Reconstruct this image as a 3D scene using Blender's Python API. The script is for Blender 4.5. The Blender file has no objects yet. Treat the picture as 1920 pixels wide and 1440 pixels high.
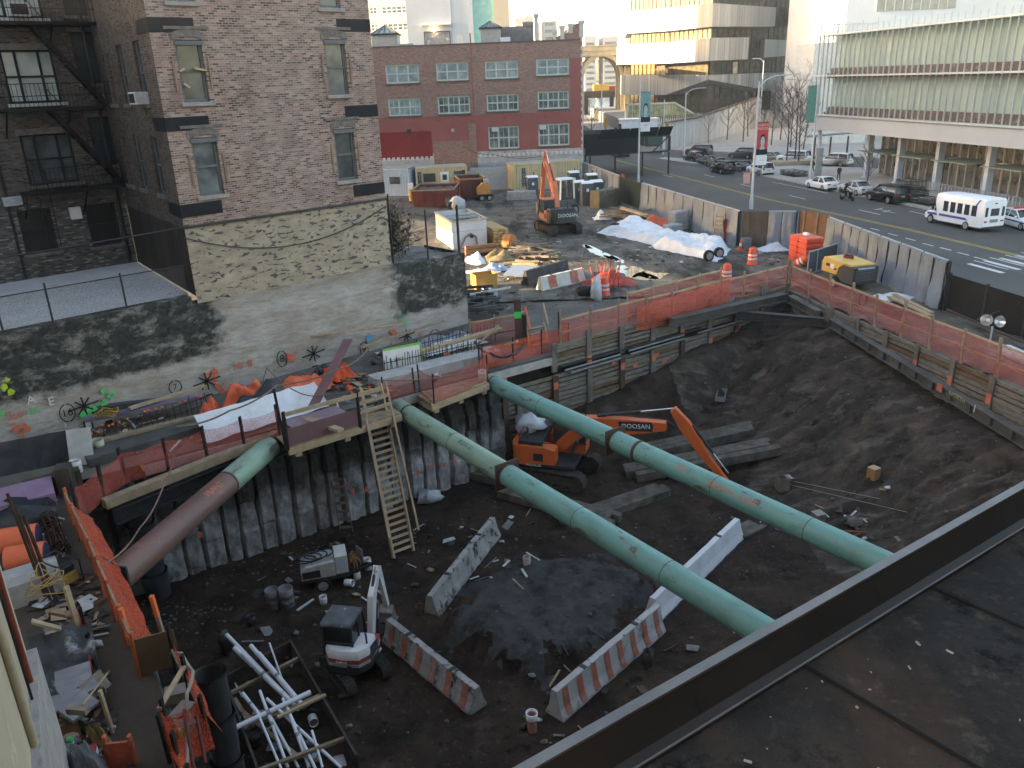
import bpy,bmesh,math,random
from math import sin,cos,pi,radians,sqrt,atan2,floor
from mathutils import Vector as V,Matrix,noise
from mathutils.geometry import tessellate_polygon
S=bpy.context.scene;COL=S.collection
rnd=random.Random(11)
FPX,CH,PIT,ROL=1520.0,11.0,radians(20.55),radians(2.2)
cF=V((0,cos(PIT),-sin(PIT)));R0=V((1,0,0));U0=V((0,sin(PIT),cos(PIT)))
cR=cos(ROL)*R0-sin(ROL)*U0;cU=sin(ROL)*R0+cos(ROL)*U0
CAM=V((0,0,CH))
def ray(px,py):return cF+cR*((px-960)/FPX)-cU*((py-720)/FPX)
def P(px,py,z=0.0):
    d=ray(px,py);return CAM+d*((z-CH)/d.z)
def YP(px,py,y):
    d=ray(px,py);return CAM+d*(y/d.y)
def PL(px,py,a,b):
    d=ray(px,py);nx,ny=-(b[1]-a[1]),b[0]-a[0]
    return CAM+d*((nx*a[0]+ny*a[1])/(nx*d.x+ny*d.y))
class Frame:
    def __init__(s,a,b):
        s.o=V((a[0],a[1],0));d=V((b[0]-a[0],b[1]-a[1],0));s.len=d.length
        s.u=d.normalized();s.v=V((-s.u.y,s.u.x,0));s.rz=atan2(s.u.y,s.u.x)
    def w(s,u,v,z):return s.o+s.u*u+s.v*v+V((0,0,z))
    def px(s,px,py,off=0.0):
        a=s.o+s.v*off;b=a+s.u
        p=PL(px,py,a,b);return((p-s.o).dot(s.u),p.z)
OFF={}
def tag(o,label=None,cat=None,group=None,kind=None):
    if label:o['label']=label
    if cat:o['category']=cat
    if group:o['group']=group
    if kind:o['kind']=kind
    return o
def thing(name,label,cat,loc=(0,0,0),rz=0.0,group=None,local=False):
    """local: parts are given in the thing's own frame; else in world metres (rz must be 0)"""
    o=bpy.data.objects.new(name,None);COL.objects.link(o)
    o.location=V(loc);o.rotation_euler=(0,0,rz);o.empty_display_size=.2
    OFF[o.name]=V((0,0,0))if local else V(loc)
    return tag(o,label,cat,group)
def dup(root,loc=None,rz=None,label=None,group=None,sc=None):
    r=root.copy();COL.objects.link(r)
    if loc is not None:r.location=V(loc)
    if rz is not None:r.rotation_euler=(r.rotation_euler[0],r.rotation_euler[1],rz)
    if sc is not None:r.scale=sc if hasattr(sc,'__len__')else(sc,sc,sc)
    if label:r['label']=label
    if group:r['group']=group
    for ch in list(root.children):
        c=ch.copy();COL.objects.link(c);c.parent=r
        for g in list(ch.children):
            d=g.copy();COL.objects.link(d);d.parent=c
    return r
def recolor(root,old,new):
    for o in root.children_recursive+[root]:
        if o.type=='MESH' and any(m==old for m in o.data.materials):
            o.data=o.data.copy()
            for i,m in enumerate(o.data.materials):
                if m==old:o.data.materials[i]=new
class MB:
    def __init__(s):s.v=[];s.f=[];s.mi=[];s.sm=[];s.cur=0
    def add(s,vs,fs,smooth=False):
        n=len(s.v);s.v+=[V(p)for p in vs]
        for f in fs:s.f.append([n+i for i in f]);s.mi.append(s.cur);s.sm.append(smooth)
        return s
    def quad(s,a,b,c,d):return s.add([a,b,c,d],[(0,1,2,3)])
    def poly(s,pts):return s.add(pts,[tuple(range(len(pts)))])
    BF=[(0,3,2,1),(4,5,6,7),(0,1,5,4),(1,2,6,5),(2,3,7,6),(3,0,4,7)]
    def box(s,x0,x1,y0,y1,z0,z1):
        return s.add([(x0,y0,z0),(x1,y0,z0),(x1,y1,z0),(x0,y1,z0),(x0,y0,z1),(x1,y0,z1),(x1,y1,z1),(x0,y1,z1)],MB.BF)
    def bx(s,c,d,rz=0,m=None):
        M=m or(Matrix.Translation(V(c))@Matrix.Rotation(rz,4,'Z'));h=V(d)/2
        vs=[M@V((sx*h.x,sy*h.y,sz*h.z))for sz in(-1,1)for sx,sy in((-1,-1),(1,-1),(1,1),(-1,1))]
        return s.add(vs,MB.BF)
    def fbox(s,fr,u0,u1,v0,v1,z0,z1):
        return s.add([fr.w(u0,v0,z0),fr.w(u1,v0,z0),fr.w(u1,v1,z0),fr.w(u0,v1,z0),fr.w(u0,v0,z1),fr.w(u1,v0,z1),fr.w(u1,v1,z1),fr.w(u0,v1,z1)],MB.BF)
    def beam(s,a,b,w,h,up=(0,0,1),roll=0):
        a=V(a);b=V(b);d=(b-a)
        if d.length<1e-5:return s
        d.normalize();up=V(up)
        if abs(d.dot(up))>.985:up=V((1,0,0))
        x=d.cross(up).normalized();y=x.cross(d)
        if roll:x,y=x*cos(roll)+y*sin(roll),y*cos(roll)-x*sin(roll)
        vs=[p+x*(w/2*sx)+y*(h/2*sy)for p in(a,b)for sx,sy in((-1,-1),(1,-1),(1,1),(-1,1))]
        return s.add(vs,[(0,1,2,3),(7,6,5,4),(0,4,5,1),(1,5,6,2),(2,6,7,3),(3,7,4,0)])
    def ring(s,c,x,y,r,n):return[c+x*(r*cos(2*pi*i/n))+y*(r*sin(2*pi*i/n))for i in range(n)]
    def tube(s,pts,r,n=8,caps=True,smooth=True):
        pts=[V(p)for p in pts];k=len(pts)
        rs=r if hasattr(r,'__len__')else[r]*k
        t=(pts[1]-pts[0]).normalized();up=V((0,0,1))if abs(t.z)<.95 else V((1,0,0))
        x=t.cross(up).normalized();vs=[]
        for i in range(k):
            if 0<i<k-1:t=(pts[i+1]-pts[i-1]).normalized()
            elif i:t=(pts[i]-pts[i-1]).normalized()
            x=(x-t*x.dot(t)).normalized();y=t.cross(x)
            vs+=s.ring(pts[i],x,y,rs[i],n)
        fs=[(i*n+j,i*n+(j+1)%n,(i+1)*n+(j+1)%n,(i+1)*n+j)for i in range(k-1)for j in range(n)]
        s.add(vs,fs,smooth)
        if caps:s.add(vs[:n],[tuple(range(n-1,-1,-1))]);s.add(vs[-n:],[tuple(range(n))])
        return s
    def cyl(s,a,b,r0,r1=None,n=16,caps=True):return s.tube([a,b],[r0,r0 if r1 is None else r1],n,caps)
    def lathe(s,c,prof,n=20):
        c=V(c);vs=[c+V((r*cos(2*pi*j/n),r*sin(2*pi*j/n),z))for r,z in prof for j in range(n)]
        fs=[(i*n+j,i*n+(j+1)%n,(i+1)*n+(j+1)%n,(i+1)*n+j)for i in range(len(prof)-1)for j in range(n)]
        return s.add(vs,fs,True)
    def prism(s,pts,ex,smooth=False):
        pts=[V(p)for p in pts];ex=V(ex);n=len(pts)
        s.add(pts,[tuple(range(n-1,-1,-1))]);s.add([p+ex for p in pts],[tuple(range(n))])
        return s.add(pts+[p+ex for p in pts],[(i,(i+1)%n,n+(i+1)%n,n+i)for i in range(n)],smooth)
    def grid(s,fn,nu,nv,smooth=True):
        vs=[fn(i/nu,j/nv)for j in range(nv+1)for i in range(nu+1)]
        return s.add(vs,[(j*(nu+1)+i,j*(nu+1)+i+1,(j+1)*(nu+1)+i+1,(j+1)*(nu+1)+i)for j in range(nv)for i in range(nu)],smooth)
    def blob(s,c,r,n=10,jag=.25,seed=0,sq=(1,1,1)):
        c=V(c);vs=[]
        for j in range(n//2+1):
            th=pi*j/(n//2)
            for i in range(n):
                d=V((sin(th)*cos(2*pi*i/n),sin(th)*sin(2*pi*i/n),cos(th)))
                k=1+jag*noise.noise(d*1.7+V((seed*3.1,seed,0)))*1.6
                vs.append(c+V((d.x*r*sq[0]*k,d.y*r*sq[1]*k,d.z*r*sq[2]*k)))
        return s.add(vs,[(j*n+i,(j+1)*n+i,(j+1)*n+(i+1)%n,j*n+(i+1)%n)for j in range(n//2)for i in range(n)],True)
    def build(s,name,mats,parent=None,bevel=0,off=None):
        if not hasattr(mats,'__len__'):mats=[mats]
        if off is None:
            off=OFF.get(parent.name,V((0,0,0)))if parent else V((0,0,0))
        me=bpy.data.meshes.new(name);o=V(off)
        me.from_pydata([tuple(p-o)for p in s.v],[],s.f)
        for m in mats:me.materials.append(m)
        if len(mats)>1:me.polygons.foreach_set('material_index',s.mi)
        me.polygons.foreach_set('use_smooth',s.sm);me.update()
        ob=bpy.data.objects.new(name,me);COL.objects.link(ob)
        if parent:ob.parent=parent;OFF[ob.name]=V(off)
        else:ob.location=o;OFF[ob.name]=o
        if bevel:
            b=ob.modifiers.new('bevel','BEVEL');b.width=bevel;b.segments=2;b.limit_method='ANGLE'
        return ob
    def solo(s,name,mats,label,cat,loc=None,group=None,bevel=0):
        if loc is None:
            xs=[p.x for p in s.v];ys=[p.y for p in s.v];zs=[p.z for p in s.v]
            loc=((min(xs)+max(xs))/2,(min(ys)+max(ys))/2,min(zs))
        return tag(s.build(name,mats,None,bevel,V(loc)),label,cat,group)
    def struct(s,name,mats):return tag(s.build(name,mats),kind='structure')
    def xf(s,M,start=0):
        for i in range(start,len(s.v)):s.v[i]=M@s.v[i]
        return s
def text_mb(body,size,M,ext=.004,res=3):
    """letters as a thin mesh; M places the text plane (x right, y up, z out)"""
    cu=bpy.data.curves.new('t','FONT');cu.body=body;cu.size=size;cu.align_x='CENTER';cu.align_y='CENTER'
    cu.extrude=ext;cu.resolution_u=res
    ob=bpy.data.objects.new('t',cu);COL.objects.link(ob)
    dg=bpy.context.evaluated_depsgraph_get();me=bpy.data.meshes.new_from_object(ob.evaluated_get(dg))
    mb=MB();mb.add([M@v.co for v in me.vertices],[tuple(p.vertices)for p in me.polygons])
    bpy.data.objects.remove(ob);bpy.data.curves.remove(cu);bpy.data.meshes.remove(me)
    return mb
def TM(o,x,y):
    x=V(x).normalized();y=V(y).normalized();z=x.cross(y);m=Matrix((x,y,z)).transposed().to_4x4()
    return Matrix.Translation(V(o))@m
def newmat(name):
    m=bpy.data.materials.new(name);m.use_nodes=True;nt=m.node_tree
    return m,nt,nt.nodes['Principled BSDF']
def N(nt,t,**kw):
    n=nt.nodes.new(t)
    for k,v in kw.items():
        if k in n.inputs:n.inputs[k].default_value=v
        else:setattr(n,k,v)
    return n
def c4(c):return(c[0],c[1],c[2],1)
def ramp(nt,fac,stops):
    r=nt.nodes.new('ShaderNodeValToRGB');e=r.color_ramp.elements
    while len(e)>1:e.remove(e[0])
    e[0].position=stops[0][0];e[0].color=c4(stops[0][1])
    for p,c in stops[1:]:
        q=e.new(p);q.color=c4(c)
    nt.links.new(fac,r.inputs[0]);return r.outputs[0]
def coords(nt,stretch=(1,1,1),wall=False):
    tc=nt.nodes.new('ShaderNodeTexCoord');out=tc.outputs['Object']
    if wall:
        sp=nt.nodes.new('ShaderNodeSeparateXYZ');nt.links.new(out,sp.inputs[0])
        ad=N(nt,'ShaderNodeMath',operation='ADD');nt.links.new(sp.outputs[0],ad.inputs[0]);nt.links.new(sp.outputs[1],ad.inputs[1])
        cb=nt.nodes.new('ShaderNodeCombineXYZ');nt.links.new(ad.outputs[0],cb.inputs[0]);nt.links.new(sp.outputs[2],cb.inputs[1]);out=cb.outputs[0]
    if stretch!=(1,1,1):
        mp=nt.nodes.new('ShaderNodeMapping');mp.inputs['Scale'].default_value=stretch;nt.links.new(out,mp.inputs[0]);out=mp.outputs[0]
    return out
def noisen(nt,co,scale,detail=5,rough=.6,dist=0):
    n=N(nt,'ShaderNodeTexNoise',Scale=scale,Detail=detail,Roughness=rough,Distortion=dist);nt.links.new(co,n.inputs['Vector']);return n.outputs[0]
def mixc(nt,fac,a,b):
    m=nt.nodes.new('ShaderNodeMix');m.data_type='RGBA'
    for sock,v in((m.inputs[0],fac),(m.inputs[6],a),(m.inputs[7],b)):
        if hasattr(v,'links')or hasattr(v,'is_linked'):nt.links.new(v,sock)
        else:sock.default_value=v if not isinstance(v,(tuple,list))else c4(v)
    return m.outputs[2]
def bumpn(nt,bs,h,strength,dist=.05):
    b=N(nt,'ShaderNodeBump',Strength=strength,Distance=dist);nt.links.new(h,b.inputs['Height']);nt.links.new(b.outputs[0],bs.inputs['Normal']);return b
MC={}
def mat(name,c1,c2=None,sc=3,rough=.8,metal=0,bump=0,bsc=None,spots=None,stretch=(1,1,1),emit=0,alpha=1,spec=None,detail=6):
    """noise-mottled surface; spots = (colour, scale, lo, hi[, stretch])"""
    if name in MC:return MC[name]
    m,nt,bs=newmat(name);co=coords(nt,stretch)
    c2=c2 or tuple(x*.72 for x in c1)
    n1=noisen(nt,co,sc,detail);out=ramp(nt,n1,[(.3,c2),(.68,c1)])
    for sp in([spots]if spots and not isinstance(spots[0][0],(tuple,list))else(spots or[])):
        cs=coords(nt,sp[4])if len(sp)>4 else co
        n2=noisen(nt,cs,sp[1],7,.68);f=ramp(nt,n2,[(sp[2],(0,0,0)),(sp[3],(1,1,1))]);out=mixc(nt,f,out,sp[0])
    nt.links.new(out,bs.inputs['Base Color']);bs.inputs['Roughness'].default_value=rough;bs.inputs['Metallic'].default_value=metal
    if spec is None and rough>=.65 and not metal:spec=.14
    if spec is not None:bs.inputs['Specular IOR Level'].default_value=spec
    if emit:
        bs.inputs['Emission Color'].default_value=c4(c1);bs.inputs['Emission Strength'].default_value=emit
    if alpha<1:bs.inputs['Alpha'].default_value=alpha
    if bump:bumpn(nt,bs,noisen(nt,co,bsc or sc*4,8,.65),bump)
    MC[name]=m;return m
def glass(name,tint=(.03,.04,.045),rough=.06,alpha=1.0,spec=.9,c2=None):
    if name in MC:return MC[name]
    m,nt,bs=newmat(name);co=coords(nt)
    nt.links.new(ramp(nt,noisen(nt,co,1.1,2),[(.35,tint),(.7,c2 or tuple(x*1.7 for x in tint))]),bs.inputs['Base Color'])
    bs.inputs['Roughness'].default_value=rough;bs.inputs['Specular IOR Level'].default_value=spec;bs.inputs['Alpha'].default_value=alpha
    MC[name]=m;return m
def brick(name,cols,mortar,bw=.24,bh=.078,ms=.011,stain=None,bump=.25,rough=.9,freq=2):
    """cols: dark, mid, light brick tones picked per brick"""
    if name in MC:return MC[name]
    m,nt,bs=newmat(name);co=coords(nt,wall=True)
    b=N(nt,'ShaderNodeTexBrick',Scale=1.0);b.inputs['Brick Width'].default_value=bw;b.inputs['Row Height'].default_value=bh
    b.inputs['Mortar Size'].default_value=ms;b.inputs['Color1'].default_value=(0,0,0,1);b.inputs['Color2'].default_value=(1,1,1,1);b.inputs['Bias'].default_value=0
    b.inputs['Mortar'].default_value=(.5,.5,.5,1);nt.links.new(co,b.inputs['Vector'])
    col=ramp(nt,b.outputs['Color'],[(0.0,cols[0]),(.22,cols[0]),(.3,cols[1]),(.62,cols[1]),(.95,cols[2])])
    big=noisen(nt,co,.35,6,.7);col=mixc(nt,ramp(nt,big,[(.35,(0,0,0)),(.7,(.45,.45,.45))]),col,mortar)
    col=mixc(nt,b.outputs['Fac'],col,mortar)
    if stain:
        st=coords(nt,stain[2]if len(stain)>2 else(1,1,1));f=ramp(nt,noisen(nt,st,stain[1],7,.65),[(.5,(0,0,0)),(.72,(.75,.75,.75))]);col=mixc(nt,f,col,stain[0])
    nt.links.new(col,bs.inputs['Base Color']);bs.inputs['Roughness'].default_value=rough
    bs.inputs['Specular IOR Level'].default_value=.15
    inv=N(nt,'ShaderNodeMath',operation='SUBTRACT');inv.inputs[0].default_value=1;nt.links.new(b.outputs['Fac'],inv.inputs[1])
    bumpn(nt,bs,inv.outputs[0],bump,.015);MC[name]=m;return m
def netting(name,col,a=.5,sc=34):
    """plastic safety mesh: a fine see-through weave"""
    if name in MC:return MC[name]
    m,nt,bs=newmat(name);co=coords(nt)
    w=noisen(nt,co,sc,2);f=N(nt,'ShaderNodeMapRange');nt.links.new(w,f.inputs[0]);f.inputs[1].default_value=.3;f.inputs[2].default_value=.7
    f.inputs[3].default_value=max(0,a-.2);f.inputs[4].default_value=min(1,a+.2)
    nt.links.new(f.outputs[0],bs.inputs['Alpha']);nt.links.new(ramp(nt,noisen(nt,co,1.2,4),[(.3,tuple(x*.7 for x in col)),(.7,col)]),bs.inputs['Base Color'])
    bs.inputs['Roughness'].default_value=.75;MC[name]=m;return m
wood=mat('weathered_timber',(.30,.235,.16),(.17,.13,.09),3,.85,0,.3,20,stretch=(1,1,1),spots=((.10,.08,.06),5,.58,.75))
wood_new=mat('fresh_lumber',(.40,.315,.205),(.27,.205,.13),3,.8,0,.2,25)
wood_dk=mat('dark_timber',(.085,.072,.06),(.035,.03,.027),2.5,.85,0,.4,14)
steel_dk=mat('dark_steel',(.045,.045,.048),(.022,.022,.025),4,.6,.3,.1,30)
steel_rust=mat('rusty_steel',(.10,.055,.038),(.045,.03,.026),6,.8,.2,.2,30)
galv=mat('galvanised_steel',(.42,.45,.48),(.32,.34,.37),6,.5,.4)
white_p=mat('white_paint',(.74,.75,.76),(.62,.63,.65),2,.5)
black_p=mat('black_plastic',(.018,.018,.02),(.01,.01,.012),5,.5)
rubber=mat('tyre_rubber',(.02,.02,.021),(.012,.012,.012),8,.85)
conc=mat('old_concrete',(.40,.39,.37),(.27,.265,.26),2.5,.9,0,.25,18,spots=((.10,.095,.09),3,.6,.78))
orange_net=netting('orange_net',(.62,.085,.03),.58)
red_net=netting('faded_red_net',(.50,.095,.068),.43)
orange_tarp=mat('orange_tarp',(.72,.13,.04),(.5,.08,.03),2,.6,0,.3,5)
white_tarp=mat('white_tarp',(.68,.70,.73),(.48,.50,.53),1.4,.5,0,.5,5,spots=[((.36,.33,.29),1.1,.60,.76),((.30,.31,.33),4,.64,.74)])
glass_dk=glass('dark_glass')
Q0,Q1,Q2,Q3=(-13.5,22.35),(14.7,41.5),(20.1,16.0),(-.22,2.82)
FB=Frame(Q0,Q1);FC=Frame(Q3,Q0);FR=Frame(Q1,Q2)
PZ=-4.5
def sm(t):t=max(0,min(1,t));return t*t*(3-2*t)
def inpit(x,y,e=0):
    p=V((x,y,0));return(p-FB.o).dot(FB.v)<-e and(p-FC.o).dot(FC.v)<-e and(p-FR.o).dot(FR.v)<-e
big=[(-1500,-300),(1500,-300),(1500,2500),(-1500,2500)]
hole=[Q0,Q1,Q2,Q3]
tri=tessellate_polygon([[V((*p,0))for p in big],[V((*p,0))for p in hole]])
gm=MB();allp=[V((*p,-.03))for p in big+hole]
gm.add(allp,[tuple(t)if(allp[t[1]]-allp[t[0]]).cross(allp[t[2]]-allp[t[0]]).z>0 else tuple(reversed(t))for t in tri])
dirt=mat('yard_dirt',(.14,.128,.112),(.06,.054,.047),.28,.82,0,.5,9,spots=[((.155,.15,.145),1.3,.52,.72),((.028,.024,.021),.5,.6,.72)])
gm.struct('ground',dirt)
def fence_x(y):
    pts=[(37,20.6),(42,20.5),(49,20.2),(52.6,18.9),(53.4,15.6),(70.8,11.8),(76.4,10.7),(90.5,8.7),(120,3)]
    if y<37:return 20.6+(37-y)*.209
    for(a,b),(c,d)in zip(pts,pts[1:]):
        if a<=y<=c:return b+(d-b)*(y-a)/(c-a)
    return 0
PUD=[(P(px,py).x,P(px,py).y,rx*1.25,ry*1.25)for px,py,rx,ry in((1130,477,.35,1.9),(1152,487,.3,1.1),(1190,512,.7,1.3),(1215,519,.8,.7),(1096,463,.22,.7),(1165,502,.3,.5))]
def yard_z(x,y):
    n=noise.noise(V((x*.35,y*.35,1)))*.05+noise.noise(V((x*1.4,y*1.4,5)))*.03+noise.noise(V((x*4,y*4,3)))*.012
    d=abs((x-9.2)*.93+(y-50)*.36)
    pud=0
    for cx,cy,rx,ry in PUD:
        X,Y=(x-cx)*cos(.28)+(y-cy)*sin(.28),-(x-cx)*sin(.28)+(y-cy)*cos(.28);e=(X/rx)**2+(Y/ry)**2;pud=max(pud,sm(1.9-e))
    return(.07+n-.06*math.exp(-((d-.9)/.35)**2))*(1-pud)+.035*pud*(1+n*3)
ym=MB();vid={};st=.4
for i in range(90):
    for j in range(155):
        x,y=-14+i*st,28+j*st
        cx,cy=x+st/2,y+st/2
        p=V((cx,cy,0))
        if(p-FB.o).dot(FB.v)<.35 and cx<15.5:continue
        if(p-FR.o).dot(FR.v)<.35 and cy<41.5:continue
        if cx>fence_x(cy)-.1:continue
        q=(p-V((-17.1,24.6,0)))
        if q.dot(V((-.666,.745,0)))>-.1 and cy<38.3:continue
        f=[]
        for a,b in((i,j),(i+1,j),(i+1,j+1),(i,j+1)):
            if(a,b)not in vid:
                X,Y=-14+a*st,28+b*st;vid[(a,b)]=len(ym.v);ym.v.append(V((X,Y,yard_z(X,Y))))
            f.append(vid[(a,b)])
        ym.f.append(f);ym.mi.append(0);ym.sm.append(True)
yard_m=mat('churned_mud',(.175,.152,.125),(.045,.038,.030),.5,.78,0,.8,7,
             spots=[((.23,.225,.22),.9,.54,.75),((.022,.018,.014),.40,.50,.62,(1,.3,1)),((.03,.025,.02),1.6,.56,.68,(1,.2,1)),((.30,.295,.29),12,.64,.71)])
ym.struct('yard',yard_m)
water=glass('puddle_water',(.10,.10,.10),.04,1,1)
def patch(mb,cx,cy,rx,ry,ang,z,seed,n=28):
    pts=[]
    for i in range(n):
        a=2*pi*i/n;k=1+.35*noise.noise(V((cos(a)*1.3+seed,sin(a)*1.3,seed)))*2
        X,Y=rx*k*cos(a),ry*k*sin(a);pts.append((cx+X*cos(ang)-Y*sin(ang),cy+X*sin(ang)+Y*cos(ang),z))
    mb.poly(pts)
pm=MB()
for i,(px,py,rx,ry)in enumerate([(1130,477,.35,1.9),(1152,487,.3,1.1),(1190,512,.7,1.3),(1215,519,.8,.7),(1096,463,.22,.7),(1165,502,.3,.5)]):
    c=P(px,py);patch(pm,c.x,c.y,rx*1.3,ry*1.3,.28,.052,i*1.7)
pm.struct('puddle',water)
dS=V((-.205,.979,0));nS=V((.979,.205,0))
asph=mat('asphalt',(.10,.098,.094),(.068,.066,.063),.12,.85,0,.2,40,spots=[((.12,.12,.122),.5,.55,.8,(1,.2,1)),((.035,.035,.037),.22,.62,.75,(1,.25,1))])
def along(p,k,off=0):return V((p[0],p[1],0))+dS*k+nS*off
curbF=V((33.7,67,0))
a0=V((20.6,36.5,0));z4=V((0,0,.004))
sm_=MB();L0,L1=-60,190
n0=a0+dS*-60;n1=V((13.4,71,0));n2=V((8.0,108,0));n3=V((-8,230,0))
sm_.poly([n0,curbF+dS*-90,curbF+dS*52+nS*0,V((21.5,128,0)),V((18,150,0)),V((8,230,0)),n3,n2,n1,a0])
sm_.struct('street',asph)
side=MB();side.poly([V((22.0,118.5,.004)),V((42,96.0,.004)),V((75,62,.004)),V((82,68,.004)),V((47,104,.004)),V((25,128,.004))]);side.struct('side_street',asph)
yel=mat('yellow_road_paint',(.50,.36,.08),(.36,.27,.08),1,.8,spots=((.09,.09,.09),6,.6,.7))
wht=mat('white_road_paint',(.62,.62,.61),(.42,.42,.42),1,.8,spots=((.09,.09,.09),6,.58,.7))
ml=MB();y0=V((30.8,47.6,0));yd=(V((23.9,74.5,0))-y0).normalized();yn=V((yd.y,-yd.x,0))
def stripe(mb,a,b,w,z=.009):
    a=V((a[0],a[1],z));b=V((b[0],b[1],z));n=V(((b-a).y,-(b-a).x,0)).normalized()*w/2
    mb.quad(a-n,a+n,b+n,b-n)
ypts=[P(1990,500),P(1920,482),P(1700,430),P(1440,374),P(1300,338),P(1154,300)]
for o in(-.14,.14):
    for a,b in zip(ypts,ypts[1:]):stripe(ml,a+nS*o,b+nS*o,.11)
ml.struct('yellow_line',yel)
ml=MB()
for px,py in((1640,430),(1674,440),(1707,449),(1740,459),(1773,467),(1806,476),(1838,485)):
    c=P(px,py);stripe(ml,c-dS*-.5-V((0,0,0)),c+dS*-.5,.14)
for px,py in((1495,370),(1630,398),(1400,348),(1330,330),(1252,330)):
    c=P(px,py);stripe(ml,c-dS*1.4,c+dS*1.4,.13)
for k,(px,py)in enumerate(((1855,505),(1885,499),(1915,494),(1945,489))):
    c=P(px,py);stripe(ml,c-nS*-.0-dS*1.0,c+dS*1.6,.35)
    stripe(ml,P(px+10,py-6)-dS*1.0,P(px+10,py-6)+dS*1.6,.12)
stripe(ml,P(1560,362)+nS*-.4,P(1455,341)+nS*-.4,.12);stripe(ml,P(1705,396),P(1760,408),.12)
for px,py in((1650,393),(1665,397)):
    c=P(px,py);stripe(ml,c-nS*.5,c+nS*.6+dS*.5,.12);stripe(ml,c-dS*.9,c+dS*.4,.1)
ml.struct('white_road_marking',wht)
pave=mat('pale_paving',(.36,.34,.32),(.27,.26,.245),.3,.85,0,.1,12)
def slab(name,pts,h,m,z0=-.05):
    mb=MB();mb.prism([V((p[0],p[1],z0))for p in pts],(0,0,h-z0));return mb.struct(name,m)
c0=curbF+dS*-90;c1=curbF+dS*30
slab('far_pavement',[c0,V((70,-18,0)),V((75,61,0)),V((41,95.5,0)),V((31.5,104,0)),c1],.13,pave)
slab('traffic_island',[V((29.3,100,0)),V((31.3,104.4,0)),V((22.6,117,0)),V((21.3,115.5,0)),V((23.8,108,0))],.13,pave)
slab('corner_pavement',[V((25.5,129,0)),V((47.5,105,0)),V((83,69,0)),V((150,60,0)),V((160,260,0)),V((20,260,0)),V((19.5,150,0))],.13,pave)
slab('near_pavement',[n0-nS*5.2,n0-nS*.1,a0-nS*.1,V((12.5,71,0)),V((7.9,108,0)),V((6.4,108,0)),V((11.6,71,0)),V((20.3,36.5,0)),V((16.4,36.0,0)),V((20.0,17.5,0)),V((24.5,-5,0))],.02,mat('worn_pavement',(.16,.15,.14),(.09,.085,.08),.7,.9,0,.3,10),z0=-.02)
def seg_d(p,a,b):
    ap=p-V(a);ab=V(b)-V(a);t=max(0,min(1,ap.dot(ab)/ab.length_squared));return(ap-ab*t).length
heap_poly=[(-2.2,20.3),(-1.2,22.6),(.6,23.9),(2.8,23.6),(4.1,22.3),(3.7,21.0),(2.0,19.6),(.4,18.3),(-.8,18.6)]
def polyd(x,y,poly):
    ins=False;d=1e9;n=len(poly)
    for i in range(n):
        a,b=poly[i],poly[(i+1)%n]
        if(a[1]>y)!=(b[1]>y)and x<(b[0]-a[0])*(y-a[1])/(b[1]-a[1])+a[0]:ins=not ins
        d=min(d,seg_d(V((x,y)),a,b))
    return d if ins else-d
def floor_z(x,y):
    p=V((x,y,0));r=-(p-FR.o).dot(FR.v);t=-(p-FB.o).dot(FB.v);c=-(p-FC.o).dot(FC.v);s=(p-FB.o).dot(FB.u)
    n1=noise.noise(V((x*.5,y*.5,2)));n2=noise.noise(V((x*1.6,y*1.6,7)));n3=noise.noise(V((x*5,y*5,4)));n4=noise.noise(V((x*11,y*11,9)))
    k=r+n1*.8+max(0,24-y)*.10
    fu=(p-FR.o).dot(FR.u);z=PZ+(3.5-.6*sm((fu-7)/5)+.38*sm((fu-2)/1.5)*(1-sm((fu-5.5)/2)))*(1-sm(k/8.6))**1.15
    slope=sm((8.6-k)/3)*sm(k/1.2)
    rid=1-abs(noise.noise(V((r*.45,(p-FR.o).dot(FR.u)*1.5,3))))*2
    z+=slope*(rid-.6)*.34+slope*n2*.2+slope*n3*.07
    bank=(1.9+max(0,s-21.9)*.17+.25*n1)*sm((s-15)/6)*(1-sm((t-.2)/2.4));z=max(z,PZ+bank+.0)
    if z<PZ+.5:
        z+=.07*n1+.06*n2
    h=polyd(x,y,heap_poly)+n2*.25+n3*.12
    if h>-.9:z+=((.34+.34*sm((2.6-x-.5*(y-19))/4))*sm((h+.55)/1.0)+.12*n1+.07*n2+.05*n3)*sm((h+.9)/.8)
    z+=.05*n3+.032*n4+.05*max(0,noise.noise(V((x*2.6,y*2.6,21)))-.1)
    return z
fm=MB();vid={};st=.13
nx,ny=int(38/st),int(42/st)
for i in range(nx):
    for j in range(ny):
        x,y=-15+i*st,1+j*st
        if not inpit(x+st/2,y+st/2,-.35):continue
        f=[]
        for a,b in((i,j),(i+1,j),(i+1,j+1),(i,j+1)):
            if(a,b)not in vid:
                X,Y=-15+a*st,1+b*st;vid[(a,b)]=len(fm.v);fm.v.append(V((X,Y,floor_z(X,Y))))
            f.append(vid[(a,b)])
        fm.f.append(f);fm.sm.append(True);pr=-(V((x,y,0))-FR.o).dot(FR.v)+.8*noise.noise(V((x*.7,y*.7,4)));fm.mi.append(1 if polyd(x,y,heap_poly)+noise.noise(V((x*1.1,y*1.1,7)))*1.1+noise.noise(V((x*3.5,y*3.5,2)))*.5>-.1 else(2 if pr<8.2 else 0))
mud=mat('pit_mud',(.044,.0285,.0195),(.0135,.009,.0064),.5,.85,0,1.0,5,spots=[((.085,.064,.048),1.3,.55,.72),((.006,.005,.004),2.6,.54,.66),((.060,.050,.041),5.5,.57,.68),((.008,.007,.0065),.45,.52,.68),((.20,.195,.19),15,.68,.725),((.11,.105,.10),3.5,.645,.73),((.060,.034,.021),.3,.60,.74)])
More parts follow.
